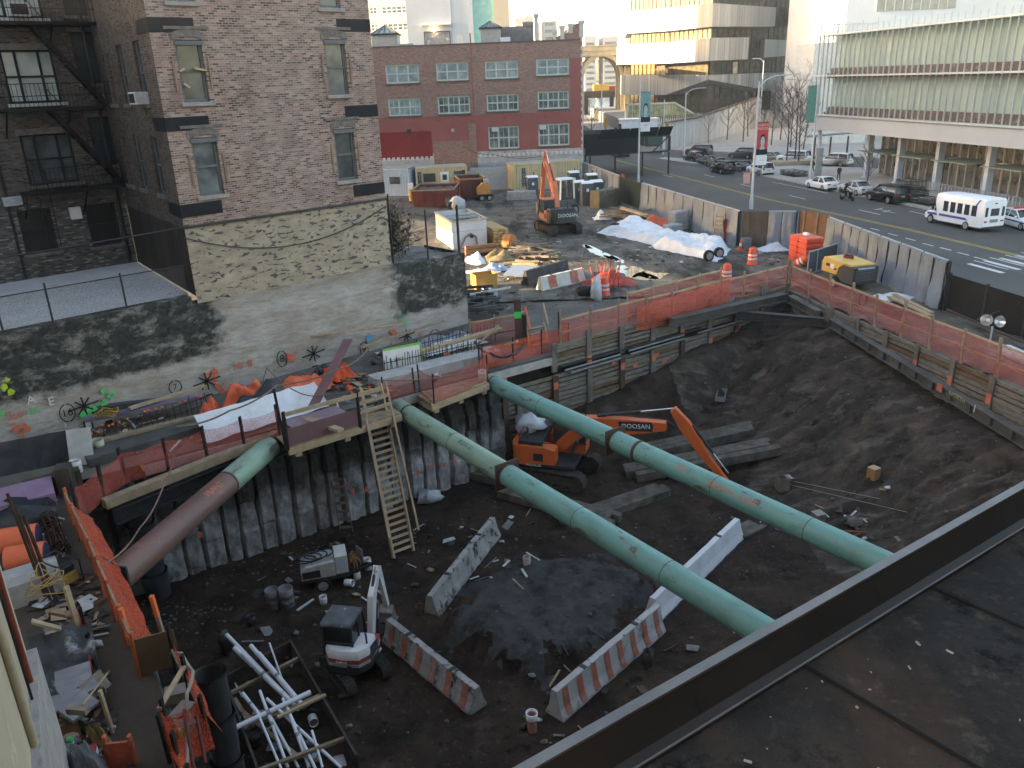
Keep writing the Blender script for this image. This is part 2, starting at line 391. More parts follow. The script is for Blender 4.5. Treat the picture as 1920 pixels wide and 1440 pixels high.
wetm=mat('wet_spoil',(.056,.056,.055),(.021,.021,.0205),1.1,.7,0,.9,7,spots=[((.080,.080,.078),2.4,.55,.74),((.022,.017,.013),.9,.55,.68),((.012,.012,.012),1.6,.55,.68)])
slopem=mat('slope_soil',(.064,.050,.040),(.021,.0165,.013),.7,.88,0,1.0,5,spots=[((.135,.110,.088),1.5,.52,.72,(.3,1.25,1)),((.009,.0075,.006),1.9,.54,.68,(.35,1.3,1)),((.075,.064,.054),6,.56,.68),((.22,.215,.21),15,.68,.725),((.075,.05,.034),.35,.56,.72)])
fm.struct('pit_floor',[mud,wetm,slopem])
DUST=[(P(px,py,PZ).x,P(px,py,PZ).y)for px,py in((290,1160),(330,1185),(380,1150),(430,1070),(790,1000),(560,1040))]
hz=MB();hz.box(-70,110,-4,340,-6,36);hm=bpy.data.materials.new('haze_air');hm.use_nodes=True;hn=hm.node_tree;hn.nodes.remove(hn.nodes['Principled BSDF']);pv=hn.nodes.new('ShaderNodeVolumePrincipled');pv.inputs['Density'].default_value=.00042;pv.inputs['Color'].default_value=(.95,.93,.9,1);pv.inputs['Anisotropy'].default_value=.3;hn.links.new(pv.outputs[0],hn.nodes['Material Output'].inputs['Volume']);tag(hz.build('haze',hm),kind='stuff')
gr=MB();grm=mat('loose_stone',(.15,.145,.14),(.06,.057,.054),2,.9)
for k in range(900):
    x,y=rnd.uniform(-12,19),rnd.uniform(8,41)
    if not inpit(x,y,.4):continue
    r=rnd.choice((.02,.03,.03,.045,.07));z=floor_z(x,y)
    gr.blob((x,y,z+r*.3),r,6,.4,k,(1,rnd.uniform(.6,1.1),.7))
for k in range(260):
    c=rnd.choice(DUST);x,y=c[0]+rnd.gauss(0,.7),c[1]+rnd.gauss(0,.5)
    if not inpit(x,y,.3):continue
    r=rnd.choice((.015,.02,.03,.05));gr.blob((x,y,floor_z(x,y)+r*.3),r,6,.4,k,(1.3,1,.5))
tag(gr.build('rubble',grm),kind='stuff')
g2=MB()
for k in range(1300):
    x,y=rnd.uniform(-4,18),rnd.uniform(37,75)
    p=V((x,y,0))
    if(p-FB.o).dot(FB.v)<.5 or x>fence_x(y)-.3:continue
    if x<4 and y>57:continue
    r=rnd.choice((.03,.04,.05,.08));g2.blob((x,y,yard_z(x,y)+r*.2),r,6,.4,k,(1,rnd.uniform(.5,1),.6))
tag(g2.build('gravel',mat('yard_gravel',(.20,.19,.18),(.08,.075,.07),3,.9)),kind='stuff')
cd=bpy.data.cameras.new('camera');co_=bpy.data.objects.new('camera',cd);COL.objects.link(co_);S.camera=co_
cd.sensor_width=36;cd.lens=36*FPX/1920;cd.clip_end=5000;cd.clip_start=.1
co_.matrix_world=Matrix.Translation(CAM)@Matrix((cR,cU,-cF)).transposed().to_4x4()
SUN_AZ,SUN_EL=radians(-92),radians(11)
ld=bpy.data.lights.new('sun','SUN');lo=bpy.data.objects.new('sun',ld);COL.objects.link(lo)
ld.energy=4.0;ld.angle=radians(.5);ld.color=(1,.80,.52)
sd=V((sin(SUN_AZ)*cos(SUN_EL),cos(SUN_AZ)*cos(SUN_EL),sin(SUN_EL)));lo.rotation_euler=sd.to_track_quat('Z','Y').to_euler();lo.location=(0,0,60)
w=bpy.data.worlds.new('World');S.world=w;w.use_nodes=True;nt=w.node_tree;bg=nt.nodes['Background']
sk=nt.nodes.new('ShaderNodeTexSky');sk.sky_type='NISHITA';sk.sun_disc=False;sk.sun_elevation=SUN_EL;sk.sun_rotation=SUN_AZ%(2*pi)
sk.air_density=1.0;sk.dust_density=1.6;sk.ozone_density=.6
tn=nt.nodes.new('ShaderNodeMix');tn.data_type='RGBA';tn.blend_type='MULTIPLY';tn.inputs[0].default_value=1;tn.inputs[7].default_value=(1.07,.99,.925,1);nt.links.new(sk.outputs[0],tn.inputs[6]);nt.links.new(tn.outputs[2],bg.inputs[0]);bg.inputs[1].default_value=.15
S.view_settings.view_transform='Standard';S.view_settings.look='None';S.view_settings.exposure=2.6;S.view_settings.gamma=1
FW=Frame((-17.1,24.6),(-2.0,38.1))
def holes_wall(mb,u0,u1,z0,z1,holes,y=0.0,depth=.16,axis=0,x=0.0,flip=False):
    """a wall in the plane y=const (axis 0) or x=const (axis 1) with rectangular openings and their reveals"""
    us=sorted({u0,u1,*[h[0]for h in holes],*[h[1]for h in holes]});zs=sorted({z0,z1,*[h[2]for h in holes],*[h[3]for h in holes]})
    us=[a for a in us if u0<=a<=u1];zs=[a for a in zs if z0<=a<=z1]
    pt=(lambda u,z,d=0:(u,y+d,z))if axis==0 else(lambda u,z,d=0:(x+d,u,z))
    for ua,ub in zip(us,us[1:]):
        for za,zb in zip(zs,zs[1:]):
            cu,cz=(ua+ub)/2,(za+zb)/2
            if any(h[0]<cu<h[1]and h[2]<cz<h[3]for h in holes):continue
            q=[pt(ua,za),pt(ub,za),pt(ub,zb),pt(ua,zb)];mb.poly(q[::-1]if flip else q)
    for h in holes:
        a,b,c,d=h[:4]
        mb.poly([pt(a,c),pt(a,c,depth),pt(a,d,depth),pt(a,d)]);mb.poly([pt(b,c),pt(b,d),pt(b,d,depth),pt(b,c,depth)])
        mb.poly([pt(a,d),pt(a,d,depth),pt(b,d,depth),pt(b,d)]);mb.poly([pt(a,c),pt(b,c),pt(b,c,depth),pt(a,c,depth)])
    return mb
def sash(parent,a,b,c,d,fm,gm,y=.12,bars=(),mid=True,ft=.07,label=None,axis=0,x=0.0,fd=.08):
    """window: frame, meeting rail and glazing bars, with its panes as a sub-part; axis 1 sets it in a side wall"""
    T=(lambda p:p)if axis==0 else(lambda p:V((x+(p[1]),p[0],p[2])))
    mb=MB()
    def bb(u0,u1,z0,z1,e=0):mb.box(u0,u1,y-e,y+fd,z0,z1)
    bb(a,a+ft,c,d);bb(b-ft,b,c,d);bb(a+ft,b-ft,d-ft,d);bb(a+ft,b-ft,c,c+ft)
    if mid:bb(a+ft,b-ft,(c+d)/2-ft*.4,(c+d)/2+ft*.4,.012)
    for k in bars:bb(a+(b-a)*k-ft*.5,a+(b-a)*k+ft*.5,c+ft,d-ft,.006)
    mb.v=[V(T(p))for p in mb.v];f=mb.build('window',fm,parent)
    if label:f['label']=label
    g=MB();g.quad((a+ft*.5,y+fd*.6,c+ft*.5),(b-ft*.5,y+fd*.6,c+ft*.5),(b-ft*.5,y+fd*.6,d-ft*.5),(a+ft*.5,y+fd*.6,d-ft*.5));g.v=[V(T(p))for p in g.v]
    g.build('pane',gm,f)
    return f
def wall_mat():
    m,nt,bs=newmat('stained_stucco');co=coords(nt);sp=nt.nodes.new('ShaderNodeSeparateXYZ');nt.links.new(co,sp.inputs[0])
    base=ramp(nt,noisen(nt,coords(nt,(.6,1,1.6)),.8,8,.68),[(.28,(.17,.145,.128)),(.42,(.29,.255,.225)),(.56,(.36,.34,.32)),(.75,(.47,.45,.42))])
    base=mixc(nt,ramp(nt,noisen(nt,coords(nt,(1,1,4)),1.6,6,.6),[(.48,(0,0,0)),(.7,(.7,.7,.7))]),base,(.20,.16,.135))
    def M(op,a,b):
        n=N(nt,'ShaderNodeMath',operation=op)
        for i,v in enumerate((a,b)):
            if hasattr(v,'is_linked'):nt.links.new(v,n.inputs[i])
            else:n.inputs[i].default_value=v
        return n.outputs[0]
    def step(v,a,b):
        r=N(nt,'ShaderNodeMapRange');nt.links.new(v,r.inputs[0]);r.inputs[1].default_value=a;r.inputs[2].default_value=b;return r.outputs[0]
    n1=noisen(nt,coords(nt,(.8,1,1.3)),1.5,9,.72)
    zz,uu=sp.outputs[2],sp.outputs[0]
    left=M('MULTIPLY',step(zz,1.15,1.75),step(uu,9.2,7.6));right=M('MULTIPLY',step(zz,.7,1.3),step(uu,15.0,16.6));base_wet=M('MULTIPLY',step(zz,.9,-.2),step(uu,8.5,5.5))
    k=M('MAXIMUM',M('MAXIMUM',left,right),M('MULTIPLY',base_wet,.62))
    k=M('SUBTRACT',M('ADD',M('MULTIPLY',k,.60),M('MULTIPLY',n1,1.35)),1.02)
    f=step(k,-.03,.25)
    black=ramp(nt,noisen(nt,co,5,6),[(.35,(.012,.013,.012)),(.7,(.05,.05,.045))])
    out=mixc(nt,f,base,black)
    out=mixc(nt,ramp(nt,noisen(nt,coords(nt,(1,1,1)),3.2,9,.75),[(.64,(0,0,0)),(.69,(.8,.8,.8))]),out,(.07,.065,.06))
    nt.links.new(out,bs.inputs['Base Color']);bs.inputs['Roughness'].default_value=.92
    bumpn(nt,bs,noisen(nt,coords(nt,(.6,1,1.8)),4,9,.7),.75,.06);return m
wallm=wall_mat()
sw=thing('retaining_wall','long stained grey stucco wall with spray painted survey marks below the brick building','wall',FW.o,FW.rz,local=True)
mb=MB()
TOP=[(-9,3.9),(7.30,3.9),(7.30,3.62),(16.05,3.62),(16.05,3.45),(20.25,3.42)]
U=[-9+k*.45 for k in range(66)];U=[u for u in U if u<20.25]+[20.25]
def wtop(u):return 3.9 if u<=7.3 else(3.62 if u<=16.05 else 3.44)
def wall_pt(u,z):return(u,.05*noise.noise(V((u*.7,z*.9,3)))+.02*noise.noise(V((u*3,z*3,1))),z)
nzs=14
for a,b in zip(U,U[1:]):
    t=wtop((a+b)/2)
    for k in range(nzs):
        za,zb=-.9+(t+.9)*k/nzs,-.9+(t+.9)*(k+1)/nzs
        mb.add([wall_pt(a,za),wall_pt(b,za),wall_pt(b,zb),wall_pt(a,zb)],[(0,1,2,3)],True)
    mb.quad(wall_pt(a,t),wall_pt(b,t),(b,.6,t),(a,.6,t))
mb.quad((20.25,0,-.9),(20.25,3.2,-.9),(20.25,3.2,3.44),(20.25,0,3.44))
mb.build('wall',wallm,sw)
def paintm(n,c):return mat(n,c,tuple(x*.6 for x in c),9,.8)
pk,po,pg,pb,pw=paintm('black_spray_paint',(.02,.02,.02)),paintm('orange_spray_paint',(.62,.15,.08)),paintm('green_spray_paint',(.10,.55,.16)),paintm('blue_spray_paint',(.12,.35,.55)),paintm('white_chalk',(.62,.62,.62))
def ring_mb(mb,c,rx,rz,w=.036,n=26):
    for i in range(n):
        a,b=2*pi*i/n,2*pi*(i+1)/n
        p,q=V((c[0]+rx*cos(a),-.085,c[1]+rz*sin(a))),V((c[0]+rx*cos(b),-.085,c[1]+rz*sin(b)));mb.beam(p,q,.008,w,(0,0,1)if abs(cos(a))>.7 else(1,0,0))
def wtext(body,px,py,size,m,ring=None,sub='lettering'):
    u,z=FW.px(px,py);t=text_mb(body,size,TM((u,-.085,z),(1,0,0),(0,0,1)))
    if ring:ring_mb(t,(u,z),ring[0],ring[1])
    return t.build(sub,m,sw)
wtext('8',527,672,.42,pk,(.22,.33));wtext('9',681,655,.42,pk,(.20,.36));wtext('10',813,629,.36,pk,(.29,.31));wtext('7',327,725,.30,pk,(.23,.26));wtext('16',125,773,.38,pk,(.24,.32))
wtext('A',57,749,.42,pw);wtext('E',95,752,.42,pw);wtext('3',121,797,.22,pw)
wtext('Lo',30,776,.45,po);wtext('HP',62,770,.30,pg);wtext('P',3,776,.40,pg);wtext('+6.',190,756,.34,pg);wtext('4 6',758,606,.30,pg);wtext('N',755,598,.28,pg)
wtext('W 8',455,684,.42,po);wtext('N2',787,624,.24,po);wtext('on8',548,663,.24,po);wtext('2',735,629,.28,po)
def star(px,py,r,box=True,arm=1.0):
    u,z=FW.px(px,py);t=MB()
    for k in range(4):
        a=pi*k/4+.1;L=r*(1.5 if k==0 else 1)
        t.beam((u-L*cos(a),-.085,z-L*sin(a)),(u+L*cos(a),-.085,z+L*sin(a)),.008,.052,(0,0,1)if k!=2 else(1,0,0))
    if box:
        for(a,b,c,d)in((-.12,-.55,.12,-.55),(.12,-.55,.12,-.9),(.12,-.9,-.12,-.9),(-.12,-.9,-.12,-.55)):
            t.beam((u+a,-.085,z+b),(u+c,-.085,z+d),.008,.05,(1,0,0)if a==c else(0,0,1))
        q=MB();q.quad((u-.09,-.083,z-.86),(u+.09,-.083,z-.86),(u+.09,-.083,z-.59),(u-.09,-.083,z-.59));q.build('chalk_patch',pw,sw)
    t.build('survey_mark',pk,sw)
star(586,662,.36);star(386,714,.36);star(156,760,.34);star(761,628,.30,False)
def splat(px,py,r,m,seed):
    u,z=FW.px(px,py);t=MB()
    for k in range(9):
        a=rnd.uniform(0,6.3);d=rnd.uniform(0,r);cx,cz=u+d*cos(a),z+d*sin(a)*1.1;s=rnd.uniform(.04,.12)
        t.poly([(cx+s*cos(q*pi/4)*rnd.uniform(.6,1.3),-.082-.001*k,cz+s*sin(q*pi/4)*rnd.uniform(.6,1.3))for q in range(8)])
    t.build('paint_splash',m,sw)
for i,(px,py,r,m)in enumerate(((45,800,.35,po),(415,728,.3,po),(735,626,.2,po),(690,634,.22,pb),(785,638,.22,po),(5,725,.3,paintm('lime_paint',(.4,.6,.05))),(200,745,.3,pg),(165,770,.25,pg),(735,650,.15,po),(545,668,.2,po),(400,706,.25,po))):splat(px,py,r,m,i)
patio_m=mat('patio_concrete',(.60,.60,.61),(.50,.50,.51),.8,.85,0,.08,20,spots=((.20,.20,.21),1.6,.62,.75))
pa=MB();pa.prism([(-12,.6,3.60),(7.3,.6,3.60),(8.2,8.8,3.60),(-12,8.8,3.60)],(0,0,.32))
for u in(-4.5,-3.0,-1.2,.6,2.3,3.9,5.4):pa.beam((u-.5,.62,3.925),(u+.7,8.6,3.925),.03,.012)
pa.v=[FW.w(*p)for p in pa.v];pa.struct('patio',patio_m)
lg=MB();lg.grid(lambda a,b:FW.w(16.1+a*4.1,.3+b*7,3.42+.16*noise.noise(V((a*6,b*8,1)))-.1*a),16,16)
lg.struct('rubble_ledge',mat('ledge_soil',(.22,.21,.20),(.05,.045,.04),1.1,.9,0,.8,8,spots=((.45,.45,.46),4,.6,.72)))
lg=MB();lg.fbox(FW,16.1,20.2,.55,7.3,-.5,3.25);lg.struct('ledge_fill',conc)
BK=thing('apartment_building','tall weathered brick apartment building with black panels over a tan rubble stone base','building',FW.w(7.37,0,0),FW.rz,local=True)
bo=7.37;BW=8.72;BT=33.0;BZ=6.42;BD=8.65;SHX=.1
def shear(*os):
    for o in os:
        for v in o.data.vertices:v.co.x+=SHX*v.co.y
    return os[0]
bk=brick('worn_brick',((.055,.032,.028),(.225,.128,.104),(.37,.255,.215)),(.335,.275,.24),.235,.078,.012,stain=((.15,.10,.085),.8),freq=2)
bkd=brick('dark_shaded_side_brick',((.03,.02,.018),(.085,.06,.05),(.125,.095,.08)),(.10,.088,.078),.235,.078,.012,stain=((.04,.032,.028),.6))  # dark brick with the side wall's shade also put into the colour
def stone_mat():
    m,nt,bs=newmat('rubble_stone');co=coords(nt,(1,1,2.6),wall=False)
    base=ramp(nt,noisen(nt,co,1.1,7,.6),[(.3,(.24,.20,.15)),(.55,(.345,.29,.215)),(.8,(.42,.36,.275))])
    n2=noisen(nt,coords(nt,(1,1,2.4)),3.2,3,.55,.4);f=ramp(nt,n2,[(.55,(0,0,0)),(.61,(1,1,1))])
    dk=ramp(nt,noisen(nt,co,8,4),[(.35,(.035,.032,.035)),(.7,(.13,.115,.11))]);out=mixc(nt,f,base,dk)
    nt.links.new(out,bs.inputs['Base Color']);bs.inputs['Roughness'].default_value=.95
    bumpn(nt,bs,n2,-1.0,.10);return m
stone=stone_mat()
def upx(px,py):u,z=FW.px(px,py);return u-bo,z
win_px=[(338,78,398,190),(371,258,428,362),(613,74,664,176),(632,236,682,334)]
wins=[]
for x0,y0,x1,y1 in win_px:
    ul,zt=upx(x0,y0);ur,zb=upx(x1,y1);ub,_=upx(x0+(y1-y0)*.12,y1)
    um=(ul+ur)/2+.0;wd=.95;wins.append([um-wd/2,um+wd/2,zb,zb+2.02])
for w_ in wins[:]:wins.append([w_[0],w_[1],w_[2]+(wins[0][2]-wins[1][2])*2,w_[3]+(wins[0][2]-wins[1][2])*2])
for i in(0,1,4,5):wins[i][0],wins[i][1]=.78,1.72
for i in(2,3,6,7):wins[i][0],wins[i][1]=6.55,7.47
fl=wins[0][2]-wins[1][2]
for a,b in((4,0),(5,1),(6,2),(7,3)):
    h=wins[b][3]-wins[b][2];wins[a][2]=wins[b][2]+2*fl;wins[a][3]=wins[a][2]+h
wins=wins[:4]+[wins[4],wins[6],wins[5],wins[7]]
sidew=[(v0,v0+.9,z,z+2.1)for z in(wins[1][2],wins[0][2],wins[4][2])for v0 in(1.6,4.2)]+[(v0,v0+.5,z,z+1.9)for z in(wins[1][2],wins[0][2])for v0 in(6.4,7.3)]
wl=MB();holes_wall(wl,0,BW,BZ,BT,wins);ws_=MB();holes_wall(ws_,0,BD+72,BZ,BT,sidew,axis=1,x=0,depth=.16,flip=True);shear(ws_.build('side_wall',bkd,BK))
wl.quad((0,0,BT),(BW,0,BT),(BW,BD+72,BT),(0,BD+72,BT));wl.quad((BW,0,BZ),(BW,BD+72,BZ),(BW,BD+72,BT),(BW,0,BT))  # unseen height and rear length stretched to keep sun off the arts building
wl.build('wall',bk,BK)
bs_=MB();bs_.grid(lambda a,b:(a*BW,-.035+.05*noise.noise(V((a*26,b*9,0))),3.62+b*(BZ-3.62)),60,20)
bs_.build('stone_base',stone,BK)
s2_=MB();s2_.grid(lambda a,b:(.01,a*BD,3.9+b*(BZ-3.9)),2,2);s2_.quad((BW-.01,0,3),(BW-.01,BD,3),(BW-.01,BD,BZ),(BW-.01,0,BZ))
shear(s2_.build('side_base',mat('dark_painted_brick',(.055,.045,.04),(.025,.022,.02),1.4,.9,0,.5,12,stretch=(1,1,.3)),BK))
bm=MB();bm.box(-.06,BW+.02,-.10,.02,BZ-.03,BZ+.06);bm.build('base_cornice',steel_dk,BK)
blackpanel=mat('black_membrane',(.022,.023,.027),(.014,.015,.018),2,.7)
for(px0,py0,px1,py1,side_)in((272,33,362,52,1),(312,222,392,242,1),(350,384,418,410,1),(630,36,694,53,0),(646,200,711,219,0),(662,349,724,370,0)):
    ua,za=upx(px0,py0);ub,zb=upx(px1,(py0+py1)/2);zc=za-.22 if side_ else za-.22
    b=MB();b.box(max(-.02,ua)if not side_ else-.022,min(BW,ub),-.022,.012,zc-.22,zc+.24)
    if side_:b.prism([(-.022,.012,zc-.22),(-.022+1.5*SHX,1.5,zc-.22),(-.022+1.5*SHX,1.5,zc+.24),(-.022,.012,zc+.24)],(.034,0,0))
    b.build('black_panel',blackpanel,BK)
fr_grey=mat('grey_window_frame',(.115,.12,.13),(.075,.08,.085),3,.6);sillm=mat('stone_sill',(.33,.31,.29),(.22,.21,.2),4,.9)
gl_a=glass('curtained_glass',(.06,.072,.08),.12,1,.35,(.20,.225,.235));gl_b=glass('grey_glass',(.035,.042,.046),.12,1,.4,(.10,.115,.12))
shut=mat('stripped_shutter_wood',(.34,.25,.17),(.16,.10,.07),5,.85,stretch=(1,1,.3));lint=mat('mortar_lintel',(.20,.18,.165),(.11,.10,.095),5,.95,0,.6,12)
for i,w_ in enumerate(wins):
    a,b,c,d=w_
    f=sash(BK,a,b,c,d,fr_grey,gl_a if i in(1,2)else gl_b,.10,ft=.10)
    s=MB();s.box(a-.12,b+.12,-.10,.09,c-.14,c-.004);s.build('sill',sillm,f,.01)
    l=MB();n=9
    for k in range(n):
        t0,t1=k/n,(k+1)/n;ar=lambda t:.14*(1-(2*t-1)**2)
        u0,u1=a-.12+(b-a+.24)*t0,a-.12+(b-a+.24)*t1
        l.add([(u0,-.03,d-.04+ar(t0)),(u1,-.03,d-.04+ar(t1)),(u1,-.03,d+.20+ar(t1)),(u0,-.03,d+.20+ar(t0)),(u0,.05,d-.04+ar(t0)),(u1,.05,d-.04+ar(t1)),(u1,.05,d+.20+ar(t1)),(u0,.05,d+.20+ar(t0))],MB.BF)
    l.box(a-.32,b+.30,-.055,-.002,d+.33,d+.43);l.build('lintel',lint,f)
    for u in(a-.20,b+.11):h=MB();h.box(u,u+.07,-.05,0,c+.35,d-.55);h.build('shutter_strip',shut,f)
    sm2=MB();sm2.beam((a-.03,-.02,d-.10),(b+.03,-.02,d-.10),.05,.14);sm2.build('head_board',fr_grey,f)
f=None
for k,((x0,z0),(x1,z1))in enumerate((((.0,1.02),(.18,1.10)),((.55,1.1),(.95,1.03)),((.08,.62),(.26,.48)))):
    a,b,c,d=wins[0];m_=MB();m_.beam((a+x0,-.04,c+z0),(a+x1,-.04,c+z1),.05,.06);m_.build('loose_batten',mat('raw_wood_batten',(.55,.36,.2)),BK)
for i,(v0,v1,c,d)in enumerate(sidew):
    f=sash(BK,v0,v1,c,d,fr_grey,glass_dk,.10,axis=1,x=0.0)
    s=MB();s.box(-.10,.09,v0-.1,v1+.1,c-.14,c-.004);s.build('sill',lint,f);shear(f,*f.children)
acm=mat('ac_white',(.55,.56,.56),(.4,.41,.42),5,.6)
def ac_unit(parent,c,d):
    a=MB();a.bx(c,d);o=a.build('air_conditioner',acm,parent,.015)
    g=MB();g.bx((c[0]-d[0]*.5-.004 if d[0]<d[1]else c[0],c[1]if d[0]<d[1]else c[1]-d[1]*.5-.004,c[2]),(.012 if d[0]<d[1]else d[0]*.8,d[1]*.8 if d[0]<d[1]else.012,d[2]*.75));g.build('grille',black_p,o)
    return o
ac_unit(BK,(-.02,2.05,wins[0][2]+.2),(.5,.66,.42))
TN=thing('tenement_wing','dark brick tenement wing with black fire escapes behind the patio','building',FW.w(7.37+.86,BD,0),FW.rz,local=True)
tf=Frame(FW.w(8.23,BD,0),FW.w(9.23,BD,0));tpx=lambda px,py:tf.px(px,py)
tb=brick('sooty_brick',((.028,.02,.018),(.085,.065,.055),(.15,.12,.10)),(.115,.105,.098),.235,.078,.013,stain=((.05,.042,.038),.6))
tb2=brick('peeling_white_brick',((.05,.046,.043),(.11,.10,.095),(.30,.29,.28)),(.10,.094,.09),.235,.078,.013,stain=((.03,.028,.026),1.1))
def trect(x0,y0,x1,y1,w):
    ua,zt=tpx(x0,y0);ub,zb=tpx(x1,y1);um=(ua+ub)/2
    return[um-w/2,um+w/2,zb,zt]
tw=[trect(22,106,98,192,1.9),trect(148,100,186,156,.95),trect(55,258,128,342,1.9),trect(180,250,218,308,.95),trect(0,-2,60,34,1.9),trect(125,-10,175,30,.95)]
for w_ in tw:w_[3]=max(w_[3],w_[2]+2.0)
uA,uB=tw[0][0],tw[1][0]
for i in(2,4):tw[i][0],tw[i][1]=uA,uA+1.9
for i in(3,5):tw[i][0],tw[i][1]=uB,uB+.95
tg=[trect(40,395,102,470,1.25),trect(166,384,222,456,1.25)]
t0=MB();ZS=6.9;holes_wall(t0,-13,0,ZS,BT-4,tw,y=0);t0.build('wall',tb,TN)
t1=MB();holes_wall(t1,-13,0,3.9,ZS,tg,y=-.03);t1.quad((-13,-.03,ZS),(0,-.03,ZS),(0,.02,ZS),(-13,.02,ZS));t1.build('ground_storey',tb2,TN)
t2=MB();t2.quad((-13,0,BT-4),(0,0,BT-4),(0,12,BT-4),(-13,12,BT-4));t2.quad((-13,0,3),(-13,12,3),(-13,12,BT-4),(-13,0,BT-4));t2.build('roof',steel_dk,TN)
lit=glass('pale_lit_glass',(.32,.35,.33),.12,1,.9,(.5,.54,.5));whsill=mat('white_sill',(.55,.55,.55))
for i,w_ in enumerate(tw):
    f=sash(TN,*w_,mat('dark_green_frame',(.03,.036,.036)),(lit if i in(0,4)else gl_b if i==2 else glass_dk),.10,bars=(.28,.72)if w_[1]-w_[0]>1.5 else(),ft=.09)
    s=MB();s.box(w_[0]-.12,w_[1]+.15,-.12,.09,w_[2]-.12,w_[2]-.004);s.build('sill',whsill if i in(0,4)else lint,f)
    l=MB();l.box(w_[0]-.12,w_[1]+.12,-.03,.05,w_[3]-.02,w_[3]+.22);l.build('lintel',lint,f)
for w_ in tg:
    f=sash(TN,*w_,black_p,mat('boarded_window',(.012,.012,.013),None,3,.5),.08)
    s=MB();s.box(w_[0]-.12,w_[1]+.12,-.16,.05,w_[2]-.12,w_[2]-.004);s.build('sill',lint,f)
ac_unit(TN,(tw[4][0]+.95,-.2,tw[4][2]+.28),(.75,.5,.5))
iron=mat('black_iron',(.012,.012,.013),(.007,.007,.008),6,.55,.3)
for lv,w_ in enumerate((tw[2],tw[0],tw[4])):
    z=w_[2]-.25;u0,u1=uA-.45,uB+1.35
    b=MB();
    for k in range(9):b.box(u0,u1,-1.15+k*.13,-1.15+k*.13+.05,z,z+.03)
    b.box(u0,u1,-1.2,-1.15,z-.06,z+.06);b.box(u0,u1,-.05,0,z-.06,z+.05)
    for u in(u0,(u0+u1)/2,u1):b.beam((u,-1.15,z),(u,-.02,z-1.0),.05,.05);b.box(u-.02,u+.02,-1.15,-.05,z-.06,z-.001)
    pl=b.build('fire_escape_landing',iron,TN)
    r=MB()
    for h in(.5,.95):r.box(u0,u1,-1.2,-1.17,z+h,z+h+.03);r.box(u0,u0+.03,-1.17,0,z+h,z+h+.03);r.box(u1-.03,u1,-1.17,0,z+h,z+h+.03)
    k=u0
    while k<u1:r.box(k,k+.018,-1.195,-1.177,z,z+.95);k+=.16
    r.build('railing',iron,pl)
    st=MB();zt=z;zbm=z-(tw[0][2]-tw[2][2])if lv else z-2.6
    if lv:
        ua,ub=uA+1.1,uB+.7
        for off in(-.95,-.45):st.beam((ua,off,zt),(ub,off,zbm),.03,.16)
        for q in range(13):t=q/13;st.box(ua+(ub-ua)*t-.09,ua+(ub-ua)*t+.09,-.95,-.45,zt+(zbm-zt)*t,zt+(zbm-zt)*t+.02)
        for h in(.8,):st.beam((ua,-.97,zt+h),(ub,-.97,zbm+h),.025,.025)
        for q in(.25,.5,.75):st.beam((ua+(ub-ua)*q,-.97,zt+(zbm-zt)*q),(ua+(ub-ua)*q,-.97,zt+(zbm-zt)*q+.8),.02,.02)
        st.build('escape_stair',iron,pl)
ld_=MB()
for u in(uA-.1,uA+.3):ld_.box(u,u+.03,-1.3,-1.27,tw[2][2]-2.4,tw[2][2]+.7)
for k in range(9):ld_.box(uA-.1,uA+.3,-1.3,-1.28,tw[2][2]-2.3+k*.3,tw[2][2]-2.27+k*.3)
ld_.build('drop_ladder',iron,TN)
dp=MB()
dp.cyl((-.35,-.12,4),(-.35,-.12,BT-5),.07,n=8);dp.cyl((uA-1.0,-.08,4),(uA-1.0,-.08,BT-5),.05,n=8);dp.build('drain_pipe',black_p,TN)
b=MB();u,z=tpx(140,399);b.box(u-.22,u+.22,-.22,-.03,z-.25,z+.25);b.build('meter_box',white_p,TN,.02)
b=MB();u,z=tpx(22,377);b.box(u-.35,u+.35,-.2,-.0,z-.18,z+.18);b.build('wall_light',galv,TN,.02)
pf=thing('chain_fence','dark steel fence posts and rail along the patio edge','fence',FW.w(0,.35,3.9))
px_=[(0,600,0,540),(100,605,86,530),(238,578,226,512),(367,558,345,395)]
tp=[]
for x0,y0,x1,y1 in px_:
    u,z=FW.px(x0,y0,.3);_,zt=FW.px(x1,y1,.3)
    m_=MB();m_.cyl(FW.w(u,.3,3.9),FW.w(u,.3,max(zt,5.0)),.035,n=8);m_.build('post',steel_dk,pf);tp.append((u,zt))
m_=MB();m_.cyl(FW.w(-7,.3,5.05),FW.w(7.2,.3,5.05),.02,n=6);m_.build('rail',steel_dk,pf)
ch=MB();ch.fbox(FW,-7,7.2,.30,.302,3.95,5.05);ch.build('mesh',netting('chain_mesh',(.12,.12,.12),.15,60),pf)
def cable(name,pts3,r,m,label,cat='cable',sag=0,n=24):
    pts=[]
    for a,b in zip(pts3,pts3[1:]):
        a,b=V(a),V(b)
        for k in range(n):t=k/n;p=a.lerp(b,t);p.z-=sag*4*t*(1-t);pts.append(p)
    pts.append(V(pts3[-1]));mb=MB();mb.tube(pts,r,6);return mb.solo(name,m,label,cat)
cable('overhead_cable',[FW.w(bo-.1,-.12,6.1),FW.w(bo+BW-.1,-.12,6.15)],.022,black_p,'black cable sagging across the tan stone wall',sag=.95)
cable('overhead_cable',[FW.w(-9,.2,6.35),FW.w(bo+.1,-.14,6.48)],.03,black_p,'black cable running from the left edge to the brick corner',sag=.12)
twig=mat('dry_twigs',(.16,.125,.10),(.07,.055,.045),8,.9)
